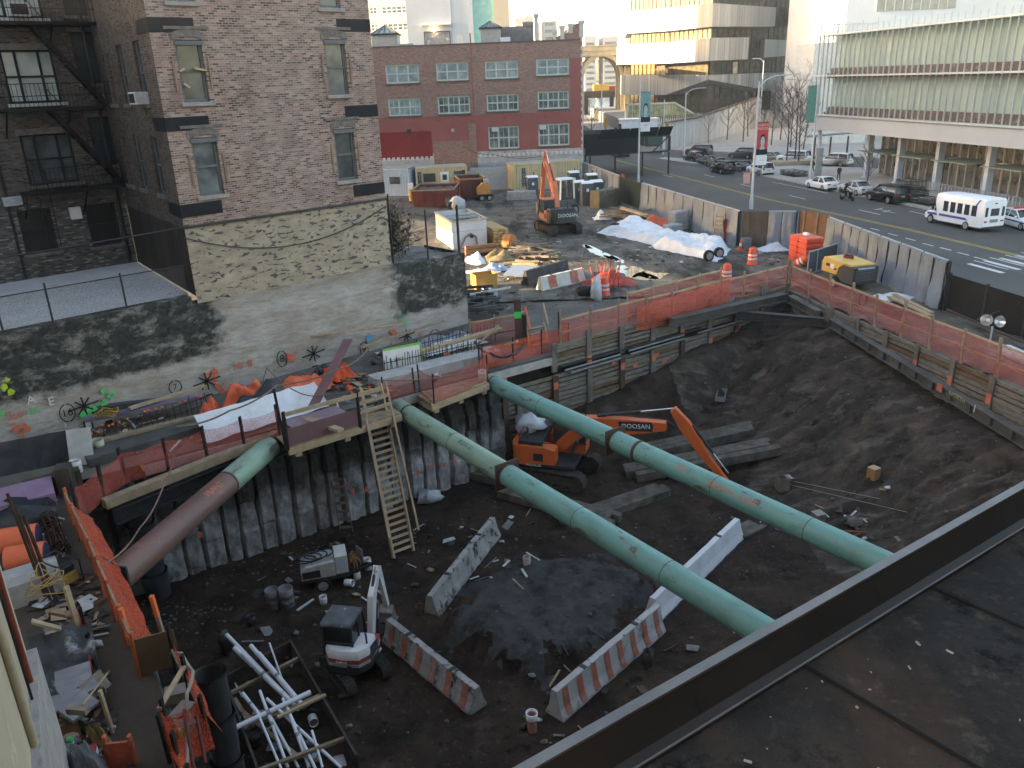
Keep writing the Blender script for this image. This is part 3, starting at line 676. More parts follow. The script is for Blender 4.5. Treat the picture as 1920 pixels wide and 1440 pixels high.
def bush(loc,r,h,label,group,n=260):
    t=thing('bare_bush',label,'bush',loc,group=group);st_=MB();lf=MB()
    for k in range(n*2):
        a=rnd.uniform(0,6.28);e=rnd.uniform(.3,1.45);b=V(loc)+V((rnd.gauss(0,r*.35),rnd.gauss(0,r*.35),rnd.uniform(0,h*.5)))
        L=rnd.uniform(.3,1)*h*.75;d=V((cos(a)*cos(e),sin(a)*cos(e),sin(e)))
        m1=b+d*L*.5+V((rnd.uniform(-.1,.1),rnd.uniform(-.1,.1),.05));st_.tube([b,m1,b+d*L+V((rnd.uniform(-.2,.2),rnd.uniform(-.2,.2),-.1))],[.02,.014,.006],4,False)
        for q in range(3):
            c=b+d*L*rnd.uniform(.3,1)+V((rnd.uniform(-.15,.15),rnd.uniform(-.15,.15),0));s=rnd.uniform(.05,.11)
            u_=V((rnd.uniform(-1,1),rnd.uniform(-1,1),rnd.uniform(-1,1))).normalized()*s;v_=V((rnd.uniform(-1,1),rnd.uniform(-1,1),rnd.uniform(-1,1))).normalized()*s
            lf.quad(c-u_,c+v_,c+u_,c-v_)
    st_.build('twigs',twig,t);lf.build('leaves',mat('withered_leaf',(.17,.14,.10),(.07,.06,.05),4,.9),t)
bush(FW.w(17.1,2.2,3.4),1.3,2.6,'dry brown bush tight against the brick building corner','bushes on the ledge')
bush(FW.w(18.0,4.8,3.4),1.5,2.4,'broad dry bush further back on the ledge beneath the dumpster','bushes on the ledge',300)
for i,(px,py0,py1,lb)in enumerate(((738,365,495,'tall thin steel post at the brick corner'),(803,395,485,'thin steel post midway along the stained ledge'),(867,385,478,'thick dark steel post at the right end of the stained ledge'))):
    u,z=FW.px(px,py1,.15);_,zt=FW.px(px-6,py0,.15);u=min(u,20.05)
    m_=MB();m_.cyl(FW.w(u,.15,3.35),FW.w(u,.15,zt),.04 if i<2 else.06,n=8);m_.cyl(FW.w(u,.15,zt),FW.w(u,.15,zt+.05),.06,.02,8);m_.solo('fence_post',steel_dk,lb,'post')
RY=92.0;RX0,RX1=-22.0,8.68
RD=thing('factory_building','red and brown brick factory with green triple windows and whitewashed ground storey','building',(0,RY,0),0,local=True)
def rpx(px,py):p=YP(px,py,RY);return p.x,p.z
rb=brick('red_factory_brick',((.17,.085,.068),(.255,.138,.11),(.34,.21,.17)),(.27,.185,.155),.26,.085,.012,stain=((.18,.14,.12),.5),bump=.15)
redp=mat('red_painted_brick',(.29,.105,.092),(.24,.085,.076),.5,.9,0,.2,14,spots=((.16,.055,.05),1.2,.6,.7))
redd=mat('deep_red_paint',(.215,.034,.034),(.165,.028,.028),.5,.9,spots=((.12,.03,.03),1.2,.6,.7));whb=mat('flaking_whitewash',(.46,.46,.47),(.30,.29,.30),1.6,.9,0,.4,8,spots=[((.40,.33,.13),.9,.6,.72),((.17,.15,.15),2.4,.6,.66)])
rows=[((722,122,787,155),(817,118,879,150),(909,115,972,146),(1005,111,1067,140)),((727,186,790,216),(820,181,882,212),(912,178,973,207),(1008,172,1067,203)),((915,238,974,278),(1009,233,1068,272))]
wr=[]
for row in rows:
    for(a,b,c,d)in row:
        x0,z1=rpx(a,b);x1,z0=rpx(c,d);wr.append((x0,x1,z0,z1))
zl=rpx(900,215)[1];zw=rpx(900,284)[1]
TOPZ=14.65
m_=MB();holes_wall(m_,RX0,RX1,zl,TOPZ,[w for w in wr[:4]]+[w for w in wr[4:8]],depth=.25)
m_.quad((RX1,0,0),(RX1,34,0),(RX1,34,TOPZ),(RX1,0,TOPZ));m_.quad((RX0,0,0),(RX0,34,0),(RX0,34,TOPZ),(RX0,0,TOPZ))
m_.build('wall',rb,RD)
m_=MB();holes_wall(m_,RX0,RX1,zw,zl,wr[8:],depth=.25,y=-.012);m_.build('painted_wall',redp,RD)
m_=MB();m_.quad((RX0,-.02,0),(RX1,-.02,0),(RX1,-.02,zw),(RX0,-.02,zw));m_.quad((RX0,-.02,zw),(RX1,-.02,zw),(RX1,0,zw),(RX0,0,zw));m_.build('whitewashed_wall',whb,RD)
m_=MB();m_.quad((RX0,0,TOPZ-.4),(RX1,0,TOPZ-.4),(RX1,34,TOPZ-.4),(RX0,34,TOPZ-.4));m_.build('roof',mat('tar_roof',(.10,.10,.105),(.06,.06,.062)),RD)
def rrect(x0,y0,x1,y1,m,nm,d=-.03):
    a,t=rpx(x0,y0);b,bt=rpx(x1,y1);q=MB();q.box(a,b,d,-.0,bt,t);return q.build(nm,m,RD)
rrect(690,250,812,296,redd,'repaired_patch',-.024);rrect(812,266,882,320,rb,'bricked_up_bay',-.05);rrect(878,232,897,330,rb,'brick_pier',-.075)
rrect(880,62,890,215,redp,'painted_strip',-.018);rrect(1069,110,1090,281,redp,'painted_corner',-.016)
rrect(905,320,942,352,redp,'painted_bay',-.045);rrect(745,312,790,340,rb,'brick_bay',-.045)
for xa,xb in((-13.2,-8.0),(-2.6,8.5)):
    x=xa
    while x<xb:m_=MB();m_.box(x,x+.30,-.10,-.02,zw-.62,zw-.30);m_.build('dentil',mat('dentil_white',(.62,.62,.62)),RD);x+=.52
m_=MB();m_.box(RX0,RX1+.05,-.06,.35,TOPZ,TOPZ+.12);m_.build('coping',mat('dark_coping',(.14,.10,.095)),RD)
m_=MB();z=0;k=0
while z<14.6:m_.box(RX1-(.0 if k%2 else.12),RX1+.10,-.07,.4,z,z+.36);z+=.38;k+=1
m_.build('quoins',mat('quoin_white',(.55,.53,.50),(.42,.40,.38)),RD)
m_=MB();pts=[rpx(px,py)for px,py in((1030,78),(1040,70),(1060,63),(1072,57),(1074,46),(1092,42),(1092,80))]
m_.prism([(x,0,max(z,TOPZ+.0))for x,z in pts],(0,12,0));m_.build('parapet',rb,RD)
for px,pt,pb,w in((1090,38,70,.45),(1070,44,62,.4),(1054,48,75,.4),(1005,26,75,.35),(1040,57,78,.3)):
    x,z1=rpx(px,pt);_,z0=rpx(px,pb);q=MB();q.box(x-w/2,x+w/2,-.05,.5,max(z0,TOPZ+.13),z1-.3);q.box(x-w/2-.1,x+w/2+.1,-.12,.58,z1-.3,z1);q.build('chimney',mat('pale_chimney',(.55,.53,.50),(.4,.38,.36)),RD)
grn=mat('pale_green_frame',(.50,.58,.52),(.38,.45,.41),3,.7);rg=glass('factory_glass',(.16,.21,.225),.1,1,.8,(.32,.38,.39));rg2=glass('factory_glass_dark',(.06,.075,.075),.1,1,.8,(.24,.28,.27))  # factory_glass base colour is pale to imitate reflections
for i,w_ in enumerate(wr):
    f=sash(RD,*w_,grn,rg if i<5 else rg2,.12,bars=(.333,.667),ft=.15)
    b=MB()
    for k in(.17,.5,.83):
        if i>=4:b.box(w_[0]+(w_[1]-w_[0])*k-.02,w_[0]+(w_[1]-w_[0])*k+.02,.13,.18,w_[2]+.1,w_[3]-.1)
    if b.v:b.build('glazing_bar',grn,f)
    s=MB();s.box(w_[0]-.1,w_[1]+.1,-.12,.1,w_[2]-.16,w_[2]-.004);s.build('sill',mat('factory_sill',(.14,.10,.09)),f)
for i,(px,py)in enumerate(((928,243),(1018,239))):
    x,z=rpx(px,py);a=MB();a.box(x-.35,x+.35,-.15,.2,z-.2,z+.25);a.build('air_conditioner',acm,RD)
m_=MB();x,z=rpx(849,244);m_.box(x-.15,x+.15,-.3,0,z-.15,z+.15);m_.build('flood_light',galv,RD)
m_=MB();x,z=rpx(767,246);m_.box(x-.25,x+.25,-.06,0,z-.2,z+.2);m_.build('vent',steel_dk,RD)
m_=MB();x,z=rpx(908,330);m_.box(x-.4,x+.4,-.5,-.05,0,z);m_.box(x-.55,x+.3,-.55,-.05,z,z+1.4);m_.build('meter_pier',galv,RD)
tan=mat('beige_render',(.42,.40,.36),(.33,.31,.28),2,.9);slate=mat('skylight_copper',(.16,.21,.22),(.09,.12,.13),2,.6)
def cupola(px0,px1,pye,pyr,pyb,lab):
    a=YP(px0,pyb,97);b=YP(px1,pyb,97);ze=YP((px0+px1)/2,pye,97).z;zr=YP((px0+px1)/2,pyr,97).z
    t=thing('roof_pavilion',lab,'skylight',(a.x,97,TOPZ-.4),group='pyramid roofed skylight pavilions');w=b.x-a.x;z0=TOPZ-.4
    q=MB();q.box(a.x,b.x,97,97+w,z0,ze);q.build('wall',tan,t)
    q=MB();c=V(((a.x+b.x)/2,97+w/2,zr));e=.12;k=[(a.x-e,97-e,ze),(b.x+e,97-e,ze),(b.x+e,97+w+e,ze),(a.x-e,97+w+e,ze)]
    for i in range(4):q.add([k[i],k[(i+1)%4],c],[(0,1,2)])
    q.build('roof',slate,t)
    q=MB()
    for i in range(4):
        q.beam(k[i],c,.12,.1);q.beam(k[i],k[(i+1)%4],.12,.14)
        for s in(.25,.5,.75):q.beam(V(k[i]).lerp(V(k[(i+1)%4]),s),V(k[i]).lerp(V(k[(i+1)%4]),s).lerp(c,.62 if s!=.5 else 1),.05,.07)
    q.build('roof_rib',steel_dk,t)
cupola(698,746,64,46,90,'glazed pyramid skylight on a beige base beside the brick apartment wall');cupola(902,939,52,38,84,'glazed pyramid skylight on a beige base in front of the teal tower')
q=MB();a=YP(746,88,97.5);b=YP(775,88,97.5);q.box(a.x,b.x,97.5,99,TOPZ-.4,a.z+.3);q.solo('roof_shed',tan,'low beige roof shed between the skylight and the grey garage wall','roof shed')
q=MB();a=YP(939,78,99);b=YP(1000,48,99);q.box(a.x,b.x,99,104,TOPZ-.4,b.z);q.box(b.x-1.2,b.x+.0,98.9,104,b.z,b.z+.4);q.solo('roof_bulkhead',mat('grey_bulkhead',(.20,.19,.18),(.13,.12,.12)),'dark grey roof bulkhead with lit windows behind the parapet chimneys','roof shed')
q=MB();a=YP(938,70,96.5);b=YP(957,84,96.5);q.box(a.x,b.x,96.5,97.2,TOPZ-.4,a.z);q.solo('roof_unit',white_p,'white box unit on the factory roof beside the right skylight','roof unit')
GY=122
gx=lambda px,py:YP(px,py,GY)
G=thing('metal_clad_block','plain pale grey metal block with a graffitied roller door and a lit lamp','building',(gx(768,100).x,GY,0))
a,b=gx(767,100).x,gx(881,100).x
q=MB();q.box(a,b,GY,GY+25,0,42);q.build('wall',mat('pale_metal',(.46,.48,.50),(.42,.44,.46),.4,.6),G)
d0,d1=gx(796,61),gx(844,85);q=MB();q.box(d0.x,d1.x,GY-.05,GY,d1.z-.4,d0.z);q.build('roller_door',mat('graffiti_shutter',(.24,.25,.27),(.08,.08,.09),1.4,.6,spots=((.42,.43,.46),1.9,.55,.62)),G)
q=MB();q.box(d0.x-.3,d1.x+.3,GY-.9,GY,d0.z+.85,d0.z+1.15);q.build('canopy',white_p,G)
q=MB();q.box(d0.x-.1,d0.x,GY-.1,GY,d1.z-.4,d0.z+.1);q.box(d1.x,d1.x+.1,GY-.1,GY,d1.z-.4,d0.z+.1);q.box(d0.x,d1.x,GY-.1,GY,d0.z,d0.z+.12);q.build('door_frame',steel_dk,G)
e0,e1=gx(856,66),gx(868,85);q=MB();q.box(e0.x,e1.x,GY-.05,GY,e1.z-.3,e0.z);q.build('door',mat('pale_door',(.58,.59,.56)),G)
l0=gx(814,57);q=MB();q.blob((l0.x,GY-.3,l0.z),.16,8,0);q.build('lamp',mat('lamp_glow',(1,.75,.35),None,emit=14),G)
q=MB();q.box(gx(845,30).x,gx(845,30).x+.08,GY-.06,GY,0,42);q.build('panel_joint',galv,G)
CY=150;cx=lambda px,py:YP(px,py,CY)
Cc=thing('cream_loft_building','cream loft building with rows of white framed windows at the back','building',(-24,CY,0))
ch_=[];zs_=[cx(730,12),cx(730,26),cx(730,44),cx(730,60)]
for(za,zb)in((cx(730,11).z,cx(730,26).z),(cx(735,43).z,cx(735,58).z)):
    for a,b in((694,709),(717,764)):ch_.append((cx(a,40).x,cx(b,40).x,zb,za))
ch_.append((-40,cx(764,30).x,ch_[0][3]+3,ch_[0][3]+5))
q=MB();holes_wall(q,-60,cx(775,30).x,0,40,ch_,depth=.3,y=CY);q.build('wall',mat('cream_paint',(.66,.64,.52),(.58,.56,.46),.3,.9),Cc)
for i,h in enumerate(ch_):
    f=sash(Cc,*h,white_p,rg2,CY+.1,bars=[k/5 for k in range(1,5)]if h[1]-h[0]>3 else(.5,),ft=.18)
TY=165;q=MB();a,b,c=YP(874,40,TY).x,YP(926,40,TY).x,YP(955,40,TY).x
T=thing('glass_tower','teal glass tower with a beige stone flank','building',(a,TY,0))
q.box(a,b,TY,TY+20,0,60);q.build('glazing',glass('teal_glass',(.12,.36,.38),.08,1,.9,(.20,.46,.46)),T)
q=MB();x=a
while x<b:q.box(x-.04,x+.04,TY-.06,TY,0,60);x+=1.3
q.build('mullion',mat('teal_mullion',(.18,.40,.42)),T)
q=MB();q.box(b,c,TY-.4,TY+20,0,60);q.build('stone_flank',mat('beige_panel',(.60,.50,.38),(.52,.44,.34),.5,.8),T)
fs=mat('far_block',(.48,.44,.40),(.40,.36,.33),.05,.9)
for px0,px1,pt,y in((985,998,30,420),(1004,1012,42,460),(1018,1044,40,430),(966,986,34,400),(1096,1117,68,520),(1131,1158,69,520)):
    a,b=YP(px0,pt,y),YP(px1,pt,y);q=MB();q.box(a.x,b.x,y,y+25,-1,a.z);x=a.x+1.5
    t=thing('distant_block',{985:'slim far tower block just left of the tall chimney',1004:'narrow far block right of the tall chimney',1018:'wide far block behind the low chimneys',966:'far block beside the beige tower flank',1096:'far slab tower left of the gap above the viaduct',1131:'far slab tower right of the gap above the viaduct'}[px0],'building',(a.x,y,0),group='far skyline blocks');q.build('wall',fs,t)
    q=MB();z=3
    while z<a.z-2:q.box(a.x+1,b.x-1,y-.1,y,z,z+1.4);z+=3.2
    q.build('window_band',rg2,t)
wh=thing('sun_blocker','unseen brick block added behind the red factory to shade the campus building','building',(1,150,0));q=MB();q.box(1,10,150,212,0,16.8);q.build('wall',rb,wh)  # unseen box added to keep the sun off the campus building's lower bands
vm=mat('viaduct_stone',(.46,.40,.29),(.34,.29,.21),.5,.85);VY=222
vd=thing('viaduct','tan steel viaduct with a tall arch over the street','bridge',(22,VY,0))
deck=YP(1125,97,VY).z;q=MB();q.box(-60,40,VY,VY+14,deck-1.0,deck+.2);q.box(-60,40,VY-.3,VY,deck+.2,deck+1.3)
q.box(-60,40,VY-.5,VY+14.5,deck+1.3,deck+1.45);q.build('deck',vm,vd)
acx=YP(1130,150,VY).x;ri,ro=4.75,5.6;zs0=YP(1130,148,VY).z
for yy in(VY+.3,VY+5,VY+10):
    q=MB();pts_o,pts_i=[],[]
    for k in range(25):
        a=pi*k/24;pts_o.append((acx-ro*cos(a),zs0+ro*1.15*sin(a)));pts_i.append((acx-ri*cos(a),zs0+ri*1.12*sin(a)))
    pts_o=[(acx-ro,0)]+pts_o+[(acx+ro,0)];pts_i=[(acx-ri,0)]+pts_i+[(acx+ri,0)]
    for(o1,o2,i1,i2)in zip(pts_o,pts_o[1:],pts_i,pts_i[1:]):
        q.add([(o1[0],yy,o1[1]),(o2[0],yy,o2[1]),(i2[0],yy,i2[1]),(i1[0],yy,i1[1]),(o1[0],yy+.9,o1[1]),(o2[0],yy+.9,o2[1]),(i2[0],yy+.9,i2[1]),(i1[0],yy+.9,i1[1])],MB.BF)
    q.build('arch',vm,vd)
q=MB()
for k in range(-6,3):
    if k==0:continue
    x=acx+k*9.6-(4.8 if k>0 else-4.8)
for x in(acx-6.4,acx+6.4,acx-19,acx+19):
    for o in(0,11):q=MB();q.box(x-.7,x+.7,VY+o,VY+o+1.4,0,deck-1);q.build('pier',vm,vd)
q=MB()
for k in range(7):x=acx-4+k*1.33;q.beam((x,VY+3,deck-1.2),(x+.66,VY+3,deck-2.6),.14,.14);q.beam((x+.66,VY+3,deck-2.6),(x+1.33,VY+3,deck-1.2),.14,.14)
q.build('truss',vm,vd)
hw=thing('elevated_highway','dark elevated highway crossing behind the viaduct arch','bridge',(20,266,0))
q=MB();z=YP(1130,175,266).z;q.box(-40,60,266,276,z-1.3,z);q.box(-40,60,265.8,266,z,z+.8);q.build('deck',mat('highway_steel',(.075,.06,.05),(.05,.04,.035)),hw)
for k in range(12):q=MB();q.box(-38+k*8,-36.8+k*8,268,269.2,-1,z-1.3);q.build('pier',steel_dk,hw)
q=MB();c=YP(1127,164,270);q.box(c.x-2.4,c.x+2.4,269,271.4,z,c.z+1.0);q.solo('box_truck',mat('truck_yellow',(.65,.40,.05)),'small yellow box truck on the highway beneath the arch','truck')
q=MB();c=YP(1153,166,270);q.box(c.x-1.6,c.x+2.2,269,271.4,z,c.z+.8);q.solo('box_truck',mat('truck_red',(.35,.04,.04)),'small dark red box truck on the highway beneath the arch','truck')
riv=MB();riv.poly([(-400,300,.002),(400,300,.002),(900,1600,.002),(-900,1600,.002)]);riv.struct('river',glass('river_water',(.18,.22,.26),.15))
BZN=thing('layered_campus_building','grey campus building of stacked jagged metal bands between dark glass floors','building',(45,178,0))
band_m=mat('perforated_metal',(.33,.33,.325),(.25,.25,.25),.25,.55,.3,0,stretch=(1,1,.05),spots=[((.17,.17,.17),1.6,.52,.6,(1,1,.01)),((.40,.40,.39),.5,.55,.6,(1,1,.02))])
dkgl=glass('tinted_glass',(.035,.038,.03),.08,1,.8,(.10,.095,.06));dkgl2=glass('warm_tinted_glass',(.09,.075,.045),.1,1,.7,(.22,.17,.09))
def bzp(px,py,y):return YP(px,py,y)
def band(xs,ys,bot,top,nm,m,inset=0,th=.5):
    """one floor band as a run of facade panels: plan points (x, y) with a bottom and top height each"""
    q=MB();n=len(xs)
    for i in range(n-1):
        a,b=(xs[i],ys[i]),(xs[i+1],ys[i+1])
        q.quad((a[0],a[1],bot[i]),(b[0],b[1],bot[i+1]),(b[0],b[1],top[i+1]),(a[0],a[1],top[i]))
    back=max(ys)+26
    for arr,fl in((top,0),(bot,1)):
        pts=[(xs[i],ys[i],arr[i])for i in range(n)]+[(xs[-1]+3,back,arr[-1]),(xs[0]+3,back,arr[0])];q.poly(pts if not fl else pts[::-1])
    q.quad((xs[0]+3,back,bot[0]),(xs[0],ys[0],bot[0]),(xs[0],ys[0],top[0]),(xs[0]+3,back,top[0]))
    return q.build(nm,m,BZN)
def prof(pxs,y0s):return[YP(p,120,y).x for p,y in zip(pxs,y0s)]
def zz(pts,ys):return[YP(px,py,y).z for(px,py),y in zip(pts,ys)]
def level(px,ys,tops,bots,nm,m):xs=prof(px,ys);return band(xs,ys,zz(list(zip(px,bots)),ys),zz(list(zip(px,tops)),ys),nm,m)
ysA=[208,196,184,190,198]
level([1166,1250,1329,1450,1575],ysA,[141,140,141,137,125],[178,178,149,170,155],'metal_band',band_m)
ysB=[206,194,183,186]
level([1158,1250,1329,1402],ysB,[84,80,71,70],[121,119,114,111],'metal_band',band_m)
ysC=[204,194,183,188]
level([1175,1250,1332,1448],ysC,[22,15,6,14],[63,58,50,50],'metal_band',band_m)
ysD=[187,192,198]
level([1432,1500,1548],ysD,[74,76,70],[108,102,98],'metal_band',band_m)
level([1487,1530,1562],[189,193,198],[6,6,8],[48,46,44],'metal_band',band_m)
ysE=[211,199,187.5,194,203]
pE=[1182,1255,1331,1455,1572];xsE=prof(pE,ysE)
band(xsE,ysE,[2.5]*5,[45]*5,'glass_floor',dkgl)
q=MB()
for i in range(4):
    a,b=V((xsE[i],ysE[i],0)),V((xsE[i+1],ysE[i+1],0));L=(b-a).length;k=0
    while k<L:p=a.lerp(b,k/L);q.box(p.x-.05,p.x+.05,p.y-.16,p.y-.02,2.5,45);k+=1.5
q.build('mullion',mat('bronze_mullion',(.06,.055,.045)),BZN)
for i,(px0,px1,pt,pb)in enumerate(((1252,1325,124,141),(1230,1245,124,141),(1338,1380,118,138))):
    y=190.6;a,b=YP(px0,pt,y if px0>1329 else 199),YP(px1,pb,y if px0>1329 else 188);q=MB();q.quad((a.x,a.y-.9,b.z),(b.x,b.y-.9,b.z),(b.x,b.y-.9,a.z),(a.x,a.y-.9,a.z));q.build('bright_pane',dkgl2,BZN)
q=MB();a=YP(1458,158,187);b=YP(1540,215,187);q.box(a.x,b.x,187,191,2,a.z);q.build('stone_wall',mat('pale_stone_wall',(.40,.38,.37),(.33,.31,.30),.6,.9),BZN)
slab('terrace',[V((24,150,0)),V((48,168,0)),V((85,176,0)),V((110,250,0)),V((26,250,0))],2.6,mat('terrace_stone',(.33,.31,.28),(.25,.235,.21),.4,.9))
gh=thing('sloping_skylight','long low sloping glass skylight on the terrace in front of the campus building','skylight',(38,172,2.6))
a,b,c,d=YP(1178,196,172),YP(1265,196,172),YP(1302,217,172),YP(1175,217,172)
q=MB();q.prism([(d.x,172,2.6),(c.x+1,172,2.6),(b.x,172,a.z),(a.x,172,a.z)],(0,4,0));q.build('glazing',glass('yellow_green_glass',(.16,.18,.09),.1,1,.8,(.36,.36,.20)),gh)
q=MB();q.beam((a.x,171.9,a.z),(b.x,171.9,a.z),.3,.35);q.beam((b.x,171.9,a.z),(c.x+1,171.9,2.6),.3,.35);q.beam((a.x,171.9,a.z),(d.x,171.9,2.6),.3,.3)
for k in range(12):x=d.x+(c.x-d.x)*k/12;q.box(x-.05,x+.05,171.9,171.98,2.6,min(a.z,a.z if x<b.x else 3.5))
q.build('frame',mat('pale_frame',(.5,.47,.40)),gh)
rl=thing('terrace_railing','dark post railing along the terrace edge above the white hoarding','railing',(36,166,2.6));q=MB()
ra,rb_=YP(1165,228,152),YP(1330,222,164);ra.z=rb_.z=2.6
for k in range(40):p=ra.lerp(rb_,k/40);q.box(p.x-.05,p.x+.05,p.y-.05,p.y+.05,2.6,3.7)
q.build('post',steel_dk,rl);q=MB();q.beam(ra+V((0,0,1.1)),rb_+V((0,0,1.1)),.06,.06);q.build('rail',steel_dk,rl)
lw=thing('plaza_wall','long pale rain streaked concrete wall behind the bare trees','wall',(30,140,0));q=MB()
wa,wb,wc=P(1244,281),P(1300,272),P(1425,238)
for a,b,h0,h1 in((wa,wb,3.9,4.1),(wb,wc,4.1,6.0)):
    d=(b-a).normalized();n=V((-d.y,d.x,0))
    q.add([a,b,b+n*.5,a+n*.5,a+V((0,0,h0)),b+V((0,0,h1)),b+n*.5+V((0,0,h1)),a+n*.5+V((0,0,h0))],MB.BF)
q.build('wall',mat('streaked_concrete',(.44,.44,.44),(.30,.29,.29),.9,.9,stretch=(1,1,.15),spots=((.20,.19,.185),2.5,.62,.74,(1,1,.1))),lw)
q=MB()
for a,b,h0,h1 in((wa,wb,4.0,4.2),(wb,wc,4.2,6.1)):q.beam(a+V((0,0,h0)),b+V((0,0,h1)),.7,.18)
q.build('coping',mat('rust_coping',(.12,.09,.075)),lw)
hb=thing('site_hoarding','dark green construction hoarding beyond the traffic lights','fence',(17,132,0));q=MB()
a,b=P(1100,268,.0),P(1245,282);a=V((12.5,140,0));b=V((25.6,135.5,0))
for k in range(10):p0,p1=a.lerp(b,k/10),a.lerp(b,(k+.97)/10);q.beam(p0+V((0,0,1.4)),p1+V((0,0,1.4)),.12,2.8)
q.build('panel',mat('hoarding_green',(.06,.085,.07),(.045,.062,.052),1),hb)
q=MB();a=YP(1165,226,140);b=YP(1233,244,140);q.box(a.x,b.x,140,143,2.5,a.z);q.box(a.x-.2,b.x+.2,139.8,143,a.z,a.z+.2);q.solo('site_cabin',white_p,'white site cabin above the green hoarding at the far corner','cabin')
q=MB();a=YP(1215,244,125);b=YP(1243,268,125);q.box(a.x,b.x,125,125.12,b.z-.2,a.z);
for x in(a.x+.3,b.x-.3):q.box(x-.06,x+.06,125.12,125.2,0,a.z)
q.box(a.x,b.x,125.12,125.5,0,.4);q.solo('site_sign',mat('sign_green',(.075,.11,.09)),'plain dark green board on legs beside the white banner','sign')
F0,F1=(35.4,94.0),(41.6,57.0);FF=Frame(F0,F1)
FM=thing('glass_arts_building','wedge shaped arts building with a pale green glass screen above tall ground floor columns','building',(35.4,94,0))
def fb(mb,u0,u1,v0,v1,z0,z1):return mb.fbox(FF,u0,u1,v0,v1,z0,z1)
UL=37
fasc=mat('pale_concrete_fascia',(.39,.415,.44),(.34,.36,.385),.5,.8);fin=mat('silver_fin',(.52,.56,.56),(.44,.48,.48),2,.4,.3)
q=MB();q.prism([FF.w(-.6,-1.0,4.65),FF.w(UL,-1.0,4.65),FF.w(UL,22,4.65),FF.w(16,22,4.65)],(0,0,1.45));q.build('fascia',fasc,FM)
q=MB();q.prism([FF.w(0,.2,6.1),FF.w(UL,.2,6.1),FF.w(UL,22,6.1),FF.w(16,22,6.1)],(0,0,.35));q.build('floor_slab',mat('red_seating',(.13,.045,.04),(.075,.032,.03),.9,.8,spots=((.26,.22,.18),1.8,.6,.63)),FM)
q=MB();q.prism([FF.w(0,.2,9.95),FF.w(UL,.2,9.95),FF.w(UL,22,9.95),FF.w(16,22,9.95)],(0,0,.5));q.build('upper_floor',MC['red_seating'],FM)
q=MB();fb(q,0,UL,.62,.8,6.45,7.0);fb(q,0,UL,.62,.8,10.45,10.95);q.build('red_partition',MC['red_seating'],FM)
curt=mat('pale_green_blind',(.41,.48,.44),(.25,.32,.29),1.4,.7,stretch=(1,1,.03))
q=MB();fb(q,.4,UL,.9,1.0,7.0,9.95);fb(q,.4,UL,.9,1.0,10.95,14.1);q.build('inner_screen',curt,FM)
gsc=glass('screen_glass',(.25,.34,.30),.07,.16,.6,(.34,.44,.39))
q=MB();q.quad(FF.w(-.3,-.6,6.2),FF.w(UL,-.6,6.2),FF.w(UL,-.6,14.3),FF.w(-.3,-.6,14.3));g_=q.build('glass_screen',gsc,FM)
q=MB();u=-.5;k=0
while u<UL:q.fbox(FF,u-.022,u+.022,-.80,-.65,5.55,14.8+(.15 if k%3 else.5));u+=.86;k+=1
q.build('fins',fin,FM)
q=MB();fb(q,-.6,UL,-1.2,-.62,6.15,6.3);fb(q,-.6,UL,-1.3,-.62,10.13,10.27);fb(q,-.6,UL,-.8,.0,14.15,14.32);q.build('transom',fin,FM)
q=MB();q.prism([FF.w(0,-.4,14.1),FF.w(UL,-.4,14.1),FF.w(UL,22,14.1),FF.w(16,22,14.1)],(0,0,.05));q.build('roof',fasc,FM)
for i,(px,py)in enumerate(((1600,334),(1662,344),(1730,357),(1819,374),(1915,394))):
    c=P(px,py,.13);u=(c-FF.o).dot(FF.u);t=MB();fb(t,u-.22,u+.22,.9,1.5,.13,4.65);fb(t,u-.4,u+.4,.8,1.6,.13,.22);t.build('column',mat('blue_grey_column',(.40,.46,.53),(.34,.39,.46),2,.5),FM)
t=MB();t.cyl(FF.w(.35,.2,.13),FF.w(.2,-.3,5.9),.22,n=10);t.build('prow_column',MC['blue_grey_column'],FM)
t=MB();fb(t,5.5,UL,4.2,4.3,.13,4.65);t.build('lobby_glass',glass('lobby_glass',(.10,.10,.095),.08,.8,.8,(.22,.21,.20)),FM)
t=MB();u=5.5;k=0
while u<UL:fb(t,u-.06,u+.06,4.05,4.22,.13,4.65);u+=1.1
fb(t,5.5,UL,4.02,4.2,2.6,2.72);t.build('lobby_mullion',fin,FM)
t=MB();fb(t,5.5,UL,9,9.2,.13,4.6);t.build('lobby_wall',mat('lobby_brown',(.22,.20,.18),(.10,.09,.085),.8,.8),FM)
for u0 in(6.6,12.4,18.2,24.6):t=MB();fb(t,u0,u0+4.6,.6,4.0,2.72,2.8);t.build('entrance_canopy',mat('canopy_glass',(.24,.30,.27),(.18,.22,.2)),FM)
t=MB()
for k in range(30):u=17.5+k*.42;t.tube([FF.w(u,-.1,.13),FF.w(u,-.1,.85),FF.w(u+.1,.15,.95),FF.w(u+.2,.4,.85),FF.w(u+.2,.4,.13)],.03,5,False)
t.solo('bike_rack',galv,'row of silver hoop bike racks in front of the lobby','bike rack')
W=thing('white_tower','white panelled tower with a large grey window rising behind the glass arts building','building',(70,150,0))
wy=150;a=YP(1586,40,wy);b=YP(1640,40,wy);e=YP(1790,20,wy)
q=MB();q.box(a.x,150,wy,wy+30,0,60);q.build('wall',mat('white_panel',(.66,.65,.64),(.60,.60,.60),.15,.7),W)
q=MB();q.box(b.x,e.x,wy-.1,wy,YP(1700,19,wy).z,50);q.build('window',glass('grey_window_wall',(.20,.20,.19),.1,1,.8,(.30,.30,.28)),W)
q=MB();x=b.x
while x<e.x:q.box(x-.06,x+.06,wy-.2,wy-.1,YP(1700,19,wy).z,50);x+=1.5
q.build('mullion',fin,W)
q=MB();a=YP(1532,50,128);b=YP(1645,60,128);rr=MB();
